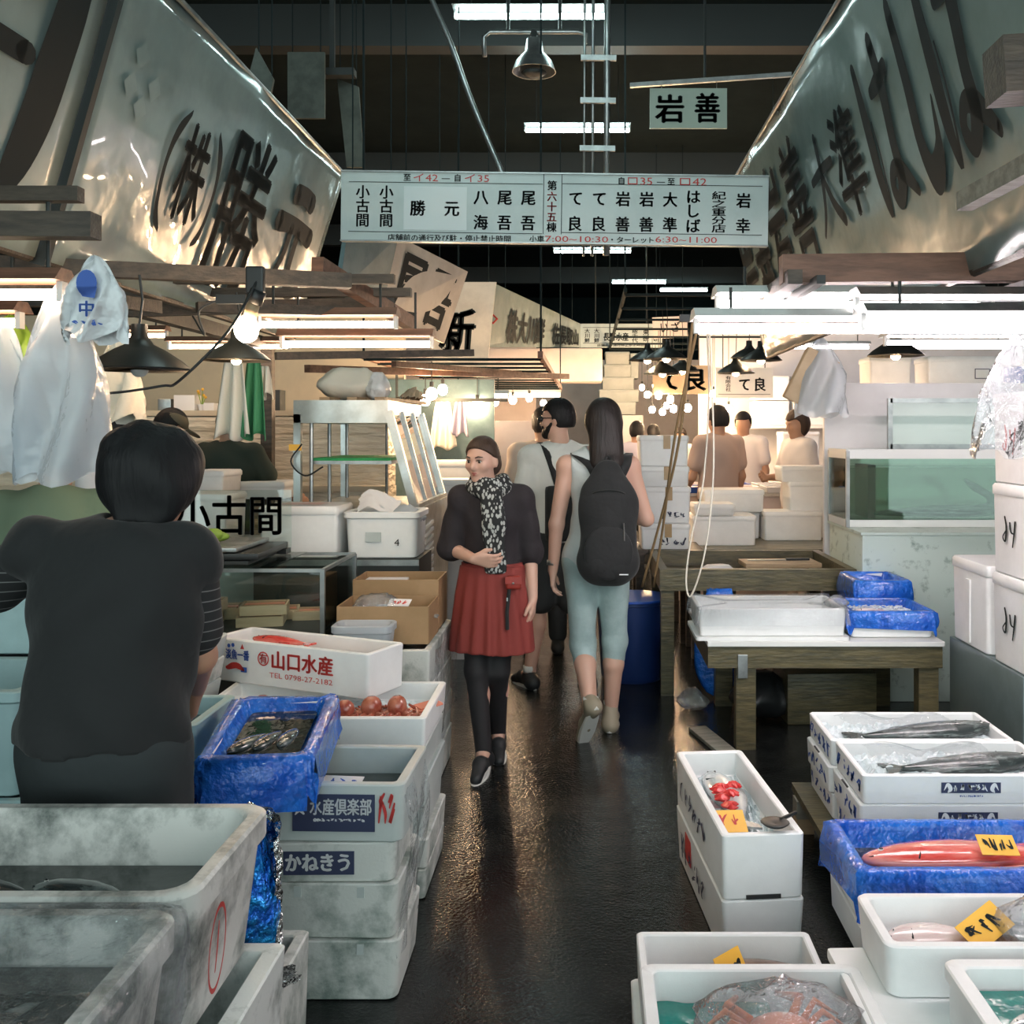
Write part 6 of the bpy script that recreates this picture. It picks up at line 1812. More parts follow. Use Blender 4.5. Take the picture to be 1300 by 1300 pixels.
def net(f, lo, h, name):
    """surface nets"""
    S = f < 0
    n = np.array(f.shape)
    c = [S[i:n[0] - 1 + i, j:n[1] - 1 + j, k:n[2] - 1 + k] for i in (0, 1) for j in (0, 1) for k in (0, 1)]
    cnt = sum(x.astype(np.int8) for x in c)
    act = (cnt > 0) & (cnt < 8)
    idx = np.full(act.shape, -1, np.int32)
    cells = np.argwhere(act)
    idx[act] = np.arange(len(cells))
    acc = np.zeros((len(cells), 3)); num = np.zeros(len(cells))
    V = np.stack([f[cells[:, 0] + i, cells[:, 1] + j, cells[:, 2] + k] for i in (0, 1) for j in (0, 1) for k in (0, 1)], 1)
    off = np.array([(i, j, k) for i in (0, 1) for j in (0, 1) for k in (0, 1)], float)
    for a in range(8):
        for b in range(a + 1, 8):
            if np.abs(off[a] - off[b]).sum() == 1:
                m = (V[:, a] < 0) != (V[:, b] < 0)
                t = np.where(m, V[:, a] / np.where(m, V[:, a] - V[:, b], 1), 0)
                pt = off[a] + (off[b] - off[a]) * t[:, None]
                acc[m] += pt[m]; num[m] += 1
    co = lo + h * (cells + acc / num[:, None])
    faces = []
    for d in range(3):
        e, g = (d + 1) % 3, (d + 2) % 3
        sl0 = [slice(None)] * 3; sl1 = [slice(None)] * 3
        sl0[d] = slice(0, -1); sl1[d] = slice(1, None)
        A, B = S[tuple(sl0)], S[tuple(sl1)]
        q = np.argwhere(A != B)
        flip = A[tuple(q.T)]
        ok = (q[:, e] > 0) & (q[:, g] > 0)
        q, flip = q[ok], flip[ok]
        de = np.zeros(3, int); de[e] = 1
        dg_ = np.zeros(3, int); dg_[g] = 1
        v = [idx[tuple((q - x).T)] for x in (0 * de, de, de + dg_, dg_)]
        Q = np.stack(v, 1)
        Q[~flip] = Q[~flip][:, ::-1]
        faces.append(Q)
    Q = np.concatenate(faces)
    Q = Q[(Q >= 0).all(1)]
    me = bpy.data.meshes.new(name)
    me.vertices.add(len(co)); me.vertices.foreach_set('co', co.ravel())
    me.loops.add(Q.size); me.loops.foreach_set('vertex_index', Q.ravel())
    me.polygons.add(len(Q)); me.polygons.foreach_set('loop_start', np.arange(0, Q.size, 4)); me.polygons.foreach_set('loop_total', np.full(len(Q), 4))
    me.update(); me.validate()
    return me


def joints(H=1.7, fem=False, **ov):
    s = H / 1.7
    sw = .150 if fem else .178
    J = dict(head=(0, .015, 1.578), neck=(0, 0, 1.42), chest=(0, 0, 1.26), waist=(0, 0, 1.07), pelvis=(0, 0, .94),
             shR=(sw, 0, 1.385), shL=(-sw, 0, 1.385), elR=(sw + .045, -.02, 1.10), elL=(-sw - .045, -.02, 1.10), wrR=(sw + .05, .06, .86), wrL=(-sw - .05, .06, .86),
             hiR=(.088, 0, .91), hiL=(-.088, 0, .91), knR=(.092, .02, .49), knL=(-.092, .02, .49), anR=(.095, -.02, .085), anL=(-.095, -.02, .085),
             toR=(.11, .13, .03), toL=(-.11, .13, .03))
    J = {k: Vector(v) * s for k, v in J.items()}
    for k, v in ov.items():
        J[k] = Vector(v)
    return J


def head_basis(yaw, pitch, roll=0):
    R = (Matrix.Rotation(yaw, 3, 'Z') @ Matrix.Rotation(pitch, 3, 'X') @ Matrix.Rotation(roll, 3, 'Y'))
    return R.col[0].copy(), R.col[1].copy(), R.col[2].copy()     # right, front, up


def add_head(B, C, hb, s=1.0, face=True, fem=False):
    r, f, u = hb
    at = lambda x, y, z: C + (r * x + f * y + u * z) * s
    bs = (r, f, u)
    B.ell(at(0, -.008, .022), Vector((.074, .093, .092)) * s, .02, 'u', bs)
    B.ell(at(0, .022, -.042), Vector((.054 if fem else .060, .062, .068)) * s, .04, 'u', bs)
    if face:
        B.ell(at(0, .066, -.094), Vector((.022, .018, .018)) * s, .03, 'u', bs)
        B.cone(at(-.034, .076, .022), at(.034, .076, .022), .012 * s, .012 * s, .02)
        for q in (-1, 1):
            B.ell(at(q * .031, .094, .004), Vector((.018, .014, .011)) * s, .012, 's', bs)
            B.ell(at(q * .040, .058, -.022), Vector((.022, .026, .022)) * s, .02, 'u', bs)
        B.cone(at(0, .086, .008), at(0, .104, -.026), .008 * s, .0125 * s, .012)
        B.ell(at(0, .088, -.031), Vector((.017, .012, .008)) * s, .01, 'u', bs)
        B.ell(at(0, .080, -.057), Vector((.023, .012, .011)) * s, .012, 'u', bs)
    for q in (-1, 1):
        B.ell(at(q * .076, -.008, -.008), Vector((.010, .020, .031)) * s, .012, 'u', bs)
    return at


def face_parts(body, C, hb, s=1.0, lips=True, eyes=True, brow='brow'):
    r, f, u = hb
    at = lambda x, y, z: C + (r * x + f * y + u * z) * s
    if eyes:
        for q in (-1, 1):
            e = MB().ball(at(q * .031, .0745, .004), .0112 * s, 12, 9).obj('eye', 'eye_white', body, True)
            MB().ball(at(q * .031, .0785, .0035), .0086 * s, 10, 7).obj('iris', 'iris', e, True)
            MB().tube([at(q * .0155, .088, .009), at(q * .031, .0885, .014), at(q * .046, .080, .008)], [.0012, .0022, .0012], 5).obj('eyelid', brow, body, True)
    for q in (-1, 1):
        MB().tube([at(q * .014, .0925, .026), at(q * .032, .0915, .032), at(q * .050, .076, .027)], [.0025, .0034, .0018], 6).obj('eyebrow', brow, body, True)
    if lips:
        MB().tube([at(-.021, .0825, -.058), at(-.008, .0925, -.0535), at(0, .0935, -.055), at(.008, .0925, -.0535), at(.021, .0825, -.058)], [.001, .0042, .0036, .0042, .001], 6).obj('upper_lip', 'lips', body, True)
        MB().tube([at(-.018, .0825, -.060), at(0, .0925, -.0635), at(.018, .0825, -.060)], [.001, .0056, .001], 6).obj('lower_lip', 'lips', body, True)


def add_hand(B, w, d, palm, thumb, curl=.35, s=1.0):
    """wrist w, direction d, palm normal (fingers curl towards it), thumb side"""
    d, palm = Vector(d).normalized(), Vector(palm).normalized()
    side = Vector(thumb) - d * d.dot(Vector(thumb)); side.normalize()
    palm = (palm - d * d.dot(palm) - side * side.dot(palm)).normalized()
    w = Vector(w)
    for i, L in enumerate((.070, .078, .073, .058)):
        kn = w + (d * (.088 - .004 * abs(i - 1)) + side * (.030 - .020 * i)) * s
        B.cone(w + (d * .02 + side * (.016 - .010 * i)) * s, kn, .016 * s, .0115 * s, .012)
        q, dirv = kn, d.copy()
        for j in range(3):
            dirv = (Matrix.Rotation(curl * (1 + .5 * j), 3, side.cross(palm).cross(palm) if False else dirv.cross(palm).normalized()) @ dirv).normalized()
            e = q + dirv * L * (.46, .31, .25)[j] * s
            B.cone(q, e, (.0100, .0090, .0080)[j] * s, (.0090, .0080, .0068)[j] * s, .004)
            q = e
    t0 = w + (d * .028 + side * .024) * s
    t1 = w + (d * .060 + side * .050 + palm * .012) * s
    t2 = w + (d * .090 + side * .056 + palm * .022) * s
    B.cone(t0, t1, .015 * s, .0115 * s, .010); B.cone(t1, t2, .011 * s, .0085 * s, .005)


def add_body(B, J, fem=False, s=1.0, legs=True, bulk=1.0):
    b = bulk
    B.ell(J['chest'] + Vector((0, 0, .02)), Vector((.150 if fem else .168, .100, .185)) * s * b, .05)
    B.ell(J['waist'], Vector((.120 if fem else .142, .090, .15)) * s * b, .06)
    B.ell(J['pelvis'], Vector((.162 if fem else .160, .112, .125)) * s * b, .06)
    B.cone(J['shL'], J['shR'], .052 * s, .052 * s, .05)
    B.cone(J['neck'] - Vector((0, 0, .03)), J['head'] - Vector((0, .01, .05)), (.052 if fem else .060) * s, (.046 if fem else .054) * s, .04)
    for q in 'RL':
        B.cone(J['sh' + q], J['el' + q], .048 * s * b, .038 * s * b, .03)
        B.cone(J['el' + q], J['wr' + q], .039 * s * b, .026 * s, .02)
        if legs:
            B.cone(J['hi' + q], J['kn' + q], .082 * s * b, .053 * s * b, .04)
            mid = J['kn' + q].lerp(J['an' + q], .3) - Vector((0, .012, 0))
            B.cone(J['kn' + q], mid, .052 * s * b, .054 * s * b, .02)
            B.cone(mid, J['an' + q], .053 * s * b, .034 * s, .02)
            B.cone(J['an' + q], J['to' + q], .036 * s, .026 * s, .02)
    return B


def top_garment(name, material, parent, J, fem=False, s=1.0, t=.016, sleeve=.6, hem=None, neck=.0, h=.008, bulk=1.0, nz=.0025, arms='RL', long=0, collar=False, scoop=0, loose=0):
    G_ = Sdf(h)
    b = bulk
    G_.ell(J['chest'] + Vector((0, 0, .02)), Vector((.150 if fem else .168, .102, .185)) * s * b + Vector((t, t, t)), .05)
    G_.ell(J['waist'], Vector((.126 if fem else .148, .096, .15)) * s * b + Vector((t, t, t)), .06)
    G_.ell(J['pelvis'], Vector((.162 if fem else .160, .112, .125)) * s * b + Vector((t, t, t)), .06)
    G_.cone(J['shL'], J['shR'], .052 * s + t * .8, .052 * s + t * .8, .05)
    for q in arms:
        if sleeve > 0:
            e = J['sh' + q].lerp(J['el' + q], min(sleeve, 1))
            G_.cone(J['sh' + q], e, .052 * s * b + t, .048 * s * b + t * 1.3, .03)
            if sleeve > 1:
                G_.cone(e, J['el' + q].lerp(J['wr' + q], sleeve - 1), .046 * s * b + t, .034 * s * b + t, .03)
    G_.nz = nz
    if loose:
        G_.cone(J['chest'], J['pelvis'] + Vector((0, 0, .02)), .165 * s + loose, .168 * s + loose, .05, 'u', (1, .66, 1))
    G_.cone(J['neck'] - Vector((0, 0, .07 - neck)), J['head'] - Vector((0, 0, .02)), .030 * s, (.062 if fem else .070) * s, .015) if collar else None
    G_.cone(J['neck'] + Vector((0, 0, neck + .035)), J['head'] + Vector((0, 0, .1)), .062 * s + scoop, .10 * s, .012, 's')
    if not sleeve:
        for q, sg_ in (('R', 1), ('L', -1)):
            G_.ell(J['sh' + q] + Vector((sg_ * .035, 0, -.01)), (.066, .13, .12), .02, 's')
        G_.ell(J['neck'] + Vector((0, 0, -.03)), (.085, .10, .085), .02, 's')
    if hem is not None:
        G_.cut(lambda X, Y, Z: hem + .006 * np.sin(30 * X) - Z)
    return G_.build(name, material, parent)


def legs_garment(name, material, parent, J, s=1.0, t=.012, length=1.0, top=None, h=.008, wide=0, bulk=1.0, nz=.002):
    """length 0..1 thigh, 1..2 calf"""
    G_ = Sdf(h)
    G_.ell(J['pelvis'], Vector((.162, .114, .128)) * s * bulk + Vector((t, t, t)), .05)
    for q in 'RL':
        k_ = J['hi' + q].lerp(J['kn' + q], min(length, 1))
        G_.cone(J['hi' + q], k_, .084 * s * bulk + t, (.084 - .030 * min(length, 1)) * s * bulk + t + wide, .04)
        if length > 1:
            G_.cone(k_, J['kn' + q].lerp(J['an' + q], length - 1), .054 * s * bulk + t + wide, (.054 - .016 * (length - 1)) * s * bulk + t + wide, .03)
    G_.nz = nz
    if top:
        G_.cut(lambda X, Y, Z: Z - top)
    return G_.build(name, material, parent)


def shoes(parent, J, material, s=1.0, sole='sole_white', high=0):
    for q in 'RL':
        a, t_ = J['an' + q], J['to' + q]
        d = t_ - a
        G_ = Sdf(.006)
        heel = a - d * .30
        heel.z = a.z - .045 * s if abs(d.z) < .12 else (a - d * .25).z
        mid = a + d * .55
        G_.cone(heel, mid, .040 * s, .038 * s, .02).cone(mid, t_ + d * .25, .038 * s, .030 * s, .02).cone(heel, a + Vector((0, 0, high)), .042 * s, .040 * s, .03)
        o = G_.build('shoe', material, parent)
        dn = Vector((0, 0, 1)); fx = (t_ + d * .25 - heel).normalized(); dn = (dn - fx * fx.dot(dn)).normalized()
        m = MB()
        R = []
        for (z, g) in ((-.040, -.004), (-.036, 0), (-.018, .001), (-.014, -.002)):
            ring = []
            L = (t_ + d * .25 - heel).length
            for k in range(18):
                an = 2 * PI * k / 18
                ca, sa = math.cos(an), math.sin(an)
                ring.append(heel + fx * (L / 2 + (L / 2 + .040 + g) * ca) + fx.cross(dn) * ((.041 + g) * sa * (1 if ca > 0 else .92)) + dn * z * s)
            R.append(ring)
        m.loft(R).obj('sole', sole, o, 'auto')


def person(label, base, yaw=0, group=None):
    return thing('person', label, 'person', base, yaw, group)


def simple_hair(parent, C, hb, material, s=1.0, name='hair', t=.012, back=.03, front_cut=.035, h=.007, extra=None, nape=-.06, a0=.012, slope=.8, c0=.02):
    r, f, u = hb
    at = lambda x, y, z: C + (r * x + f * y + u * z) * s
    G_ = Sdf(h)
    G_.ell(at(0, -.010, .026), Vector((.076 + t, .094 + t, .093 + t)) * s, .02, 'u', (r, f, u))
    G_.ell(at(0, -.045, -.015), Vector((.066 + t * .6, .055 + t, .07)) * s, .03, 'u', (r, f, u))
    if extra:
        extra(G_, at)

    def c1(X, Y, Z):
        x, y, z = X - C.x, Y - C.y, Z - C.z
        a = (x * f.x + y * f.y + z * f.z) / s; c = (x * u.x + y * u.y + z * u.z) / s
        return np.minimum(a - a0 - np.clip((c - c0) * slope, 0, .2), front_cut + .004 * np.sin(70 * X + 3) * np.sin(55 * Z + 40 * Y) - c) * s     # the face and ears stay free
    G_.cut(c1)
    nz_ = nape
    G_.cut(lambda X, Y, Z: np.where(True, (nz_ - ((X - C.x) * u.x + (Y - C.y) * u.y + (Z - C.z) * u.z) / s) * s, 0) if not extra else 0 * X - 1)
    return G_.build(name, material, parent)


# ------------------------------------------------------------------ striped sleeve cloth
def stripe_material():
    m = mat('cloth_striped', (.013, .014, .015), .85)
    nt = m.node_tree
    tc = nt.nodes.new('ShaderNodeTexCoord')
    wv = nt.nodes.new('ShaderNodeTexWave'); wv.bands_direction = 'Z'; wv.inputs['Scale'].default_value = 13; wv.inputs['Distortion'].default_value = .6; wv.inputs['Detail'].default_value = 0
    nt.links.new(tc.outputs['Object'], wv.inputs['Vector'])
    r = nt.nodes.new('ShaderNodeValToRGB')
    r.color_ramp.elements[0].position = .955; r.color_ramp.elements[0].color = (.013, .014, .015, 1)
    r.color_ramp.elements[1].position = .985; r.color_ramp.elements[1].color = (.16, .16, .16, 1)
    nt.links.new(wv.outputs[0], r.inputs[0]); nt.links.new(r.outputs[0], nt.nodes['Principled BSDF'].inputs['Base Color'])


stripe_material()


def scarf_material():
    m = mat('scarf_print', (.012, .013, .014), .85)
    nt = m.node_tree
    tc = nt.nodes.new('ShaderNodeTexCoord')
    mp = nt.nodes.new('ShaderNodeMapping'); mp.inputs['Scale'].default_value = (1, 1, .55)
    nt.links.new(tc.outputs['Object'], mp.inputs[0])
    v = nt.nodes.new('ShaderNodeTexVoronoi'); v.inputs['Scale'].default_value = 75
    nt.links.new(mp.outputs[0], v.inputs['Vector'])
    r = nt.nodes.new('ShaderNodeValToRGB')
    r.color_ramp.elements[0].position = .40; r.color_ramp.elements[0].color = (.42, .43, .41, 1)
    r.color_ramp.elements[1].position = .48; r.color_ramp.elements[1].color = (.012, .013, .014, 1)
    nt.links.new(v.outputs['Distance'], r.inputs[0]); nt.links.new(r.outputs[0], nt.nodes['Principled BSDF'].inputs['Base Color'])


scarf_material()

# ------------------------------------------------------------------ vendor in black, seen from behind
p = person('man in black short-sleeved shirt seen from behind, reaching into a foam box', (-1.12, 2.30, 0))
J = joints(1.64, head=(.060, .11, 1.492), neck=(.045, .04, 1.385), chest=(.02, .01, 1.20), waist=(.0, -.01, .99), pelvis=(-.01, 0, .88), shR=(.170, .03, 1.325), shL=(-.165, .02, 1.345),
           elR=(.178, .09, 1.075), wrR=(.065, .36, .93), elL=(-.36, .10, 1.21), wrL=(-.52, .30, 1.14))
hb = head_basis(.22, -.30)
B = Sdf(.007)
add_body(B, J, False, 1.0, bulk=1.04); add_head(B, J['head'], hb, 1.0, True)
add_hand(B, J['wrR'], (-.25, .5, -.6), (-.8, .2, -.2), (-.3, .9, .3), .35)
add_hand(B, J['wrL'], (-.5, .7, -.3), (.2, -.3, -.9), (.6, .7, .3), .3)
B.build('body', 'skin_tan', p)
top_garment('shirt', 'cloth_black', p, J, False, 1.0, .020, .10, .90, .0, .008, 1.0, .0055, collar=True, loose=.012)
for q in 'RL':
    G_ = Sdf(.007); G_.cone(J['sh' + q], J['sh' + q].lerp(J['el' + q], .72), .067, .066, .03); G_.nz = .002; G_.build('sleeve', 'cloth_striped', p)
legs_garment('trousers', 'denim_black', p, J, 1.0, .020, 1.95, .95, .009, .025, 1.02)


def bushy(G_, at):
    G_.ell(at(0, -.035, .045), (.102, .105, .095), .03).ell(at(.03, -.05, .0), (.085, .075, .085), .04).ell(at(-.05, -.05, .0), (.065, .07, .08), .04)
    G_.nz = .0035
    for i in range(14):
        a = i * 2.4
        G_.ell(at(.08 * math.cos(a), -.04 + .06 * math.sin(a * 1.7), .05 + .055 * math.sin(a)), (.032, .032, .032), .02)
    for x in (-.06, -.03, 0, .03, .06):
        G_.cone(at(x, -.075, -.03), at(x * .8, -.075, -.105 - .015 * math.sin(x * 90)), .034, .016, .03)


simple_hair(p, J['head'], hb, 'hair_black', 1.0, 'hair', .02, extra=bushy, front_cut=.02, a0=.03)
shoes(p, J, 'black_rubber', 1.0, 'black_rubber')

# ------------------------------------------------------------------ woman with the scarf, walking towards us
p = person('woman in dark cardigan, patterned scarf and rust red skirt walking down the aisle', (-.462, 4.80, 0), PI)
J = joints(1.60, True, head=(.045, .035, 1.482), neck=(.01, 0, 1.345), chest=(.0, 0, 1.19), waist=(0, 0, 1.01), pelvis=(0, 0, .885), shR=(.150, 0, 1.295), shL=(-.145, 0, 1.295),
           elR=(.205, -.02, 1.05), wrR=(.075, .15, 1.02), elL=(-.185, -.03, 1.035), wrL=(-.200, .03, .815), hiR=(.075, 0, .86), hiL=(-.075, 0, .86),
           knR=(.070, .06, .47), anR=(.03, .10, .085), toR=(.045, .235, .032), knL=(-.03, .02, .46), anL=(-.015, -.16, .10), toL=(-.03, -.03, .032))
hb = head_basis(-.55 + 0, -.12)
hb = head_basis(-.42, -.13)
B = Sdf(.006)
add_body(B, J, True, .94); add_head(B, J['head'], hb, .93, True, True)
add_hand(B, J['wrR'], (-.95, .15, -.12), (.1, -.9, -.1), (0, .35, .9), .30, .92)
add_hand(B, J['wrL'], (.05, .15, -1), (.9, .1, 0), (.2, .95, .1), .32, .92)
body = B.build('body', 'skin', p)
face_parts(body, J['head'], hb, .93)
top_garment('cardigan', 'cloth_ink', p, J, True, .92, .015, 1.12, .935, -.012, .007, 1.0, .0035)
G_ = Sdf(.007)                                   # skirt with soft folds
G_.cone((0, 0, .985), (0, 0, .90), .142, .178, .03, 'u', (1, .78, 1)).cone((0, .01, .90), (0, .02, .53), .180, .214, .03, 'u', (1, .74, 1))
G_.cut(lambda X, Y, Z: .562 - Z + .006 * np.sin(14 * X))
G_.cut(lambda X, Y, Z: Z - .972)
G_.cuts.append(lambda X, Y, Z: np.sqrt(X ** 2 + (Y / .75) ** 2) - (.152 + (1.0 - Z) * .165) + .010 * np.sin(15 * np.arctan2(Y, X)) * np.clip((1 - Z) * 3, 0, 1))
G_.build('skirt', 'skirt_red', p)
MB().loft([[Vector((.150 * math.cos(a), .116 * math.sin(a), z)) for a in [2 * PI * k / 24 for k in range(24)]] for z in (.955, .985)]).obj('waistband', 'skirt_red', p, True)
legs_garment('tights', 'tights', p, J, .92, .004, 2.0, .72, .007, 0, 1.0, 0)
shoes(p, J, 'shoe_dark', .92)


def bun(G_, at):
    G_.ell(at(.0, -.105, .05), (.034, .032, .032), .012)
    G_.ell(at(0, -.06, -.04), (.06, .045, .05), .03)


simple_hair(p, J['head'], hb, 'hair_brown', .93, 'hair', .009, extra=bun, front_cut=.078, h=.005, a0=.002, slope=1.15, c0=.012)
G_ = Sdf(.006)
for i in range(16):                              # wound scarf
    a0, a1 = 2 * PI * i / 16, 2 * PI * (i + 1) / 16
    q = lambda a, r_, z: Vector((.012 + r_ * math.cos(a), .018 + r_ * .92 * math.sin(a), 1.352 + z + .012 * math.sin(2 * a + 1)))
    G_.cone(q(a0, .082, -.012), q(a1, .082, -.012), .033, .033, .012)
    G_.cone(q(a0, .070, .026), q(a1, .070, .026), .026, .026, .012)
for (x, w) in ((-.012, .028), (.022, .026), (-.04, .022)):
    G_.cone((x, .105, 1.33), (x - .012, .128, 1.18), w, w, .012, 'u', (1, .75, 1)).cone((x - .012, .128, 1.18), (x - .022, .122, .965), w, w * .85, .012, 'u', (1, .6, 1))
G_.nz = .003
G_.build('scarf', 'scarf_print', p)
bg = thing('belt_bag', 'small red leather bag with black strap at the skirted woman\'s hip', 'bag', (-.462 + .115, 4.80 - .135, .905))
MB().box((0, 0, 0), (.075, .035, .065), bev=.014).obj('pouch', 'red_leather', bg, True)
MB().box((0, -.018, .012), (.078, .006, .035), bev=.002).obj('flap', 'red_leather', bg)
MB().ball((0, -.024, .0), .006, 8, 6).obj('clasp', 'steel', bg, True)
MB().tube([(-.02, -.005, -.03), (-.03, -.015, -.14), (-.028, -.015, -.22)], .010, 6).obj('hanging_strap', 'cloth_black', bg)
MB().box((-.028, -.03, -.075), (.006, .004, .016)).obj('charm', 'steel', bg)

# ------------------------------------------------------------------ woman with the backpack, walking away
p = person('woman in grey tank top and cropped pale jeans walking away with a backpack', (.055, 5.23, 0))
J = joints(1.76, True, head=(.030, .03, 1.668), neck=(.02, 0, 1.515), chest=(.01, 0, 1.345), waist=(0, 0, 1.12), pelvis=(-.01, 0, .965), shR=(.175, .01, 1.435), shL=(-.160, -.01, 1.440),
           elR=(.262, .02, 1.155), wrR=(.15, .24, 1.14), elL=(-.215, -.03, 1.13), wrL=(-.235, -.01, .885), hiR=(.085, 0, .93), hiL=(-.09, 0, .93),
           knR=(.095, .09, .49), anR=(.075, .12, .085), toR=(.09, .26, .03), knL=(-.075, .03, .48), anL=(-.035, -.19, .185), toL=(-.075, -.09, .045))
hb = head_basis(.1, -.05)
B = Sdf(.007)
add_body(B, J, True, 1.02); add_head(B, J['head'], hb, 1.0, True, True)
add_hand(B, J['wrL'], (.02, .08, -1), (.9, .1, 0), (.1, .95, .1), .3, .95)
add_hand(B, J['wrR'], (-.7, .6, .05), (-.4, -.8, 0), (0, .2, .95), .4, .95)
B.build('body', 'skin', p)
top_garment('tank_top', 'tank_top', p, J, True, 1.02, .014, 0, .84, -.03, .007, 1.0, .003)
legs_garment('cropped_jeans', 'jeans_pale', p, J, 1.02, .010, 1.22, 1.02, .007, .003, .96)
shoes(p, J, 'shoe_tan', 1.0, 'sole_white', .05)
for q in 'RL':
    MB().tube([J['an' + q] + Vector((0, 0, .02)), J['an' + q] + Vector((0, 0, .075))], .040, 12).obj('sock', 'sock', p, True)
MB().tube([J['wrL'] + Vector((0, 0, .03)), J['wrL'] + Vector((0, 0, .055))], .032, 12).obj('bracelet', 'galv', p, True)


def long_hair(G_, at):
    G_.ell(at(0, -.055, .02), (.092, .075, .10), .04)
    for (x, w) in ((-.05, .042), (0, .05), (.05, .042), (-.025, .045), (.03, .045)):
        G_.cone(at(x, -.07, -.02), at(x * 1.05 + .012, -.105, -.22), w, w * .85, .03).cone(at(x * 1.05 + .012, -.105, -.22), at(x * .75 + .02, -.115, -.37 - .05 * (x > 0)), w * .85, .014, .03)
    G_.nz = .003


simple_hair(p, J['head'], hb, 'hair_dark', 1.0, 'hair', .012, extra=long_hair, front_cut=.045)
bp_ = thing('backpack', 'large black backpack worn by the woman walking away', 'backpack', (.055 + .055, 5.23 - .19, .86))
G_ = Sdf(.008)
G_.cone((0, 0, .12), (0, .01, .40), .150, .135, .05, 'u', (1, .60, 1)).cone((0, .01, .40), (-.005, .03, .545), .125, .07, .06, 'u', (1, .6, 1)).ell((-.055, 0, .09), (.10, .095, .105), .03).ell((.055, 0, .09), (.10, .095, .105), .03)
G_.nz = .002
pack = G_.build('pack', 'black_plastic' if False else 'cloth_black', bp_)
G_ = Sdf(.007); G_.ell((0, -.072, .15), (.125, .030, .14), .02); G_.build('front_pocket', 'cloth_black', bp_)
for q in (-1, 1):
    MB().loft([[c + Vector((-.032, 0, 0)), c + Vector((.032, 0, 0)), c + Vector((.032, .016, .004)), c + Vector((-.032, .016, .004))] for c in catmull([Vector((q * .045, .06, .50)), Vector((q * .085, .07, .58)), Vector((q * .128 - .03, .13, .635)), Vector((q * .135 - .03, .21, .635)), Vector((q * .145 - .03, .305, .55)), Vector((q * .15 - .03, .32, .40))], 4)]).obj('shoulder_strap', 'cloth_black', bp_, True)
MB().tube([(.075, -.085, .30), (.077, -.092, .25), (.078, -.092, .21)], .004, 5).obj('zip_pull', 'steel', bp_)
MB().box((.075, -.117, .045), (.045, .003, .005)).obj('logo_tab', 'ink_white', bp_)
MB().tube(catmull([Vector((-.12, -.02, .42)), Vector((-.05, -.078, .46)), Vector((.05, -.078, .46)), Vector((.12, -.02, .42))], 5), .004, 5).obj('zip', 'black_rubber', bp_)
MB().tube(catmull([Vector((-.02, .05, .58)), Vector((-.01, .05, .625)), Vector((.01, .05, .625)), Vector((.02, .05, .58))], 5), .007, 6).obj('grab_loop', 'cloth_black', bp_)

# ------------------------------------------------------------------ bearded man
p = person('bearded man in white t-shirt, dark shorts and sunglasses looking left', (-.17, 6.20, 0), .35)
J = joints(1.80, head=(-.0, .05, 1.700), neck=(.0, 0, 1.55), elL=(-.245, .0, 1.16), wrL=(-.19, .16, .97), knL=(-.10, .12, .52), anL=(-.17, .10, .085), toL=(-.20, .25, .03), knR=(.10, .02, .52), anR=(.17, -.06, .085), toR=(.19, .09, .03))
hb = head_basis(.95, -.05)
B = Sdf(.008)
add_body(B, J, False, 1.06); at = add_head(B, J['head'], hb, 1.04)
add_hand(B, J['wrL'], (.4, .8, -.3), (.8, -.3, 0), (.2, .3, .9), .35); add_hand(B, J['wrR'], (.02, .1, -1), (-.9, .1, 0), (0, .95, .1), .35)
body = B.build('body', 'skin', p)
face_parts(body, J['head'], hb, 1.04, True, False, 'hair_black')
top_garment('t_shirt', 'tee_white', p, J, False, 1.06, .02, .62, .93, .005, .008, 1.0, .0045, loose=.015)
legs_garment('shorts', 'shorts_dark', p, J, 1.06, .022, .88, 1.02, .008, .03)
shoes(p, J, 'shoe_dark', 1.05, 'sole_white')
for q in 'RL':
    MB().tube([J['an' + q] + Vector((0, 0, .0)), J['an' + q] + Vector((0, 0, .055))], .041, 12).obj('sock', 'sock', p, True)
simple_hair(p, J['head'], hb, 'hair_black', 1.04, 'hair', .012, front_cut=.052, nape=-.055)
G_ = Sdf(.006)
r_, f_, u_ = hb
G_.ell(at(0, .030, -.068), (.062, .064, .055), .02, 'u', hb).ell(at(0, .078, -.088), (.03, .028, .032), .02, 'u', hb).cone(at(-.066, .01, -.02), at(-.05, .04, -.06), .012, .02, .02).cone(at(.066, .01, -.02), at(.05, .04, -.06), .012, .02, .02)
G_.cone(at(-.022, .093, -.045), at(.022, .093, -.045), .007, .007, .01)
G_.cut(lambda X, Y, Z: Z - (J['head'].z - .022))
G_.build('beard', 'hair_black', p)
sg = thing('sunglasses', 'dark sunglasses on the bearded man\'s face', 'sunglasses', (-.17, 6.20, 0), .35)
for q in (-1, 1):
    MB().ball(at(q * .033, .094, .004), (.024, .024, .018), 14, 8).obj('lens', 'black_plastic', sg, True)
    MB().tube([at(q * .055, .088, .010), at(q * .076, .04, .008), at(q * .082, -.01, .004)], .003, 5).obj('temple', 'black_plastic', sg)
MB().tube([at(-.012, .104, .008), at(.012, .104, .008)], .003, 5).obj('bridge', 'black_plastic', sg)
sp = thing('shoulder_bag', 'black shoulder bag strap over the white t-shirt of the bearded man', 'bag', (-.17, 6.20, 0), .35)
MB().loft([[c + Vector((-.02, -.012, 0)), c + Vector((.02, -.012, 0)), c + Vector((.02, .012, .01)), c + Vector((-.02, .012, .01))] for c in catmull([Vector((-.10, .135, 1.32)), Vector((-.12, .09, 1.48)), Vector((-.12, .0, 1.545)), Vector((-.11, -.09, 1.47)), Vector((-.05, -.145, 1.25))], 5)]).obj('strap', 'cloth_black', sp, True)
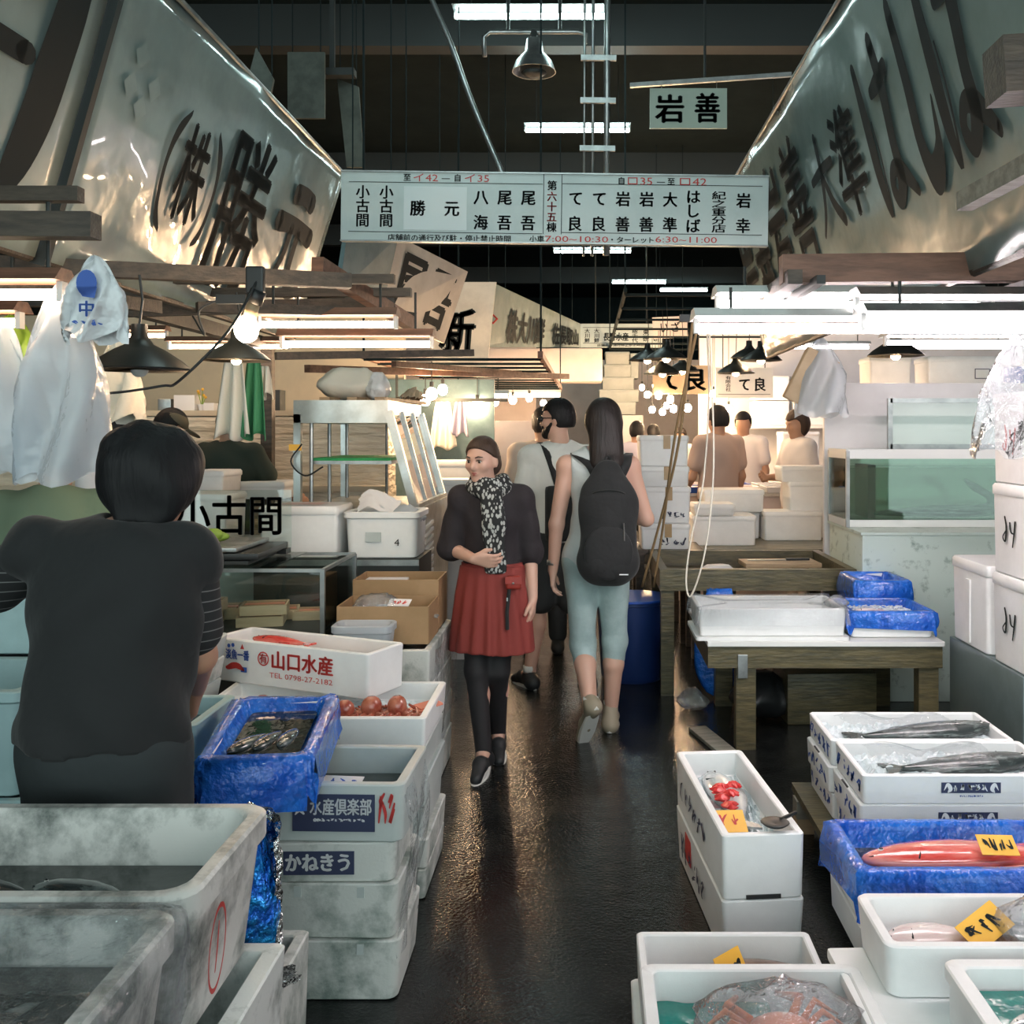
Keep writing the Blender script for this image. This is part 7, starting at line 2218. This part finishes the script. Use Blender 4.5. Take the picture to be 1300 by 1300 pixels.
MB().box((-.02, -.18, 1.12), (.26, .09, .34), bev=.03).obj('bag_body', 'cloth_black', sp, True)


# ------------------------------------------------------------------ plainer people further back
def bystander(label, base, yaw, H, shirt, pants, hair, skin='skin_dim', fem=False, sleeve=.6, h=.012, lean=0, apron=None, hairx=None, head_yaw=0, head_pitch=-.1, cap=None, **ov):
    p = person(label, base, yaw)
    J = joints(H, fem, **ov)
    s = H / 1.7
    if lean:
        for k_ in J:
            if J[k_].z > .95 * s:
                J[k_].y += (J[k_].z - .95 * s) * lean
    hb = head_basis(head_yaw, head_pitch)
    B = Sdf(h)
    add_body(B, J, fem, s); add_head(B, J['head'], hb, s, h < .010)
    for q, sg in (('R', 1), ('L', -1)):
        d = (J['wr' + q] - J['el' + q]).normalized()
        add_hand(B, J['wr' + q], d, (-sg, .1, -.05), (0, .6, .6), .3, s)
    B.build('body', skin, p)
    top_garment('shirt', shirt, p, J, fem, s, .02, sleeve, .86 * s, .005, h, loose=.015)
    legs_garment('trousers', pants, p, J, s, .015, 1.9, .96 * s, h, .01)
    simple_hair(p, J['head'], hb, hair, s, 'hair', .012, front_cut=.045, h=min(h, .009), extra=hairx)
    shoes(p, J, 'black_rubber', s, 'black_rubber')
    if apron:
        G_ = Sdf(h)
        y_ = J['chest'].y
        G_.cone((0, J['chest'].y + .03, J['chest'].z), (0, J['pelvis'].y + .04, J['pelvis'].z - .35), .15, .20, .03, 'u', (1, .55, 1))
        G_.cut(lambda X, Y, Z: (y_ + .02) - Y)
        G_.build('apron', apron, p)
    if cap:
        G_ = Sdf(.008)
        r, f, u = hb
        C = J['head']
        at = lambda x, y, z: C + (r * x + f * y + u * z) * s
        G_.ell(at(0, -.008, .035), (.092, .110, .095), .02, 'u', hb).ell(at(0, .13, .035), (.07, .075, .012), .015, 'u', hb)
        cz = C.z + .02
        G_.cut(lambda X, Y, Z: .022 * s - ((X - C.x) * u.x + (Y - C.y) * u.y + (Z - C.z) * u.z))
        G_.build('cap', cap, p)
    return p


bystander('man in a green shirt bending behind the hanging clear bag', (-2.08, 3.78, 0), .25, 1.62, 'shirt_green', 'denim_black', 'hair_black', h=.010, lean=.25, head_pitch=-.4)
bystander('dark-haired man in profile facing left behind the clear bag', (-2.55, 5.30, 0), 1.45, 1.76, 'shirt_white', 'denim_black', 'hair_black', h=.008, head_pitch=-.15)
bystander('man in a cap and white collar bent over the ice counter', (-3.0, 6.82, 0), -.9, 1.78, 'shirt_white', 'denim_black', 'hair_black', h=.009, lean=.15, head_pitch=-.55, cap='cap_olive')
bystander('man in a dark green t-shirt working at the ice counter', (-2.50, 6.78, 0), -.2, 1.80, 'shirt_dkgreen', 'denim_black', 'hair_black', h=.009, lean=.12, head_pitch=-.6, elR=(.30, .12, 1.22), wrR=(.36, .34, 1.14))
bystander('person in a beige shirt half hidden by the bearded man', (-.315, 7.25, 0), .1, 1.80, 'tee_beige', 'denim_black', 'hair_dark', h=.010)
bystander('man in a lilac shirt seen from behind at the far bulbs', (.58, 11.4, 0), -.1, 1.74, 'shirt_lilac', 'denim_black', 'hair_black')
bystander('man in a tan shirt standing at the far fish counter', (1.22, 9.12, 0), .5, 1.86, 'shirt_tan', 'denim_black', 'hair_black', h=.010, elL=(-.26, .06, 1.20), wrL=(-.16, .27, 1.10))
bystander('vendor in white shirt and blue apron behind the far counter', (1.74, 10.95, 0), PI - .3, 1.84, 'shirt_white', 'denim_black', 'hair_black', apron='apron_blue', elR=(.26, .1, 1.22), wrR=(.12, .32, 1.12))


def bob(G_, at):
    G_.ell(at(0, -.03, -.02), (.088, .075, .11), .03)


bystander('woman in a white shirt looking at her hands near the tank', (1.93, 8.98, 0), 1.9, 1.82, 'shirt_white', 'tee_beige', 'hair_brown', fem=True, h=.009, hairx=bob, head_pitch=-.2, elR=(.20, .06, 1.20), wrR=(.08, .28, 1.20))
bystander('person in black bending next to the woman in white', (2.38, 9.02, 0), -.9, 1.66, 'cloth_black', 'denim_black', 'hair_black', lean=.25, sleeve=1.8)
bystander('distant customer in dark clothes among the far bulbs', (.92, 13.6, 0), .2, 1.72, 'cloth_ink', 'denim_black', 'hair_black')
bystander('distant customer in a grey top beside the far bulbs', (1.35, 14.2, 0), 2.6, 1.68, 'tank_top', 'denim_black', 'hair_dark', fem=True)
bystander('distant worker in a dark apron far down the aisle', (.30, 15.0, 0), 2.9, 1.70, 'shirt_lilac', 'denim_black', 'hair_black')
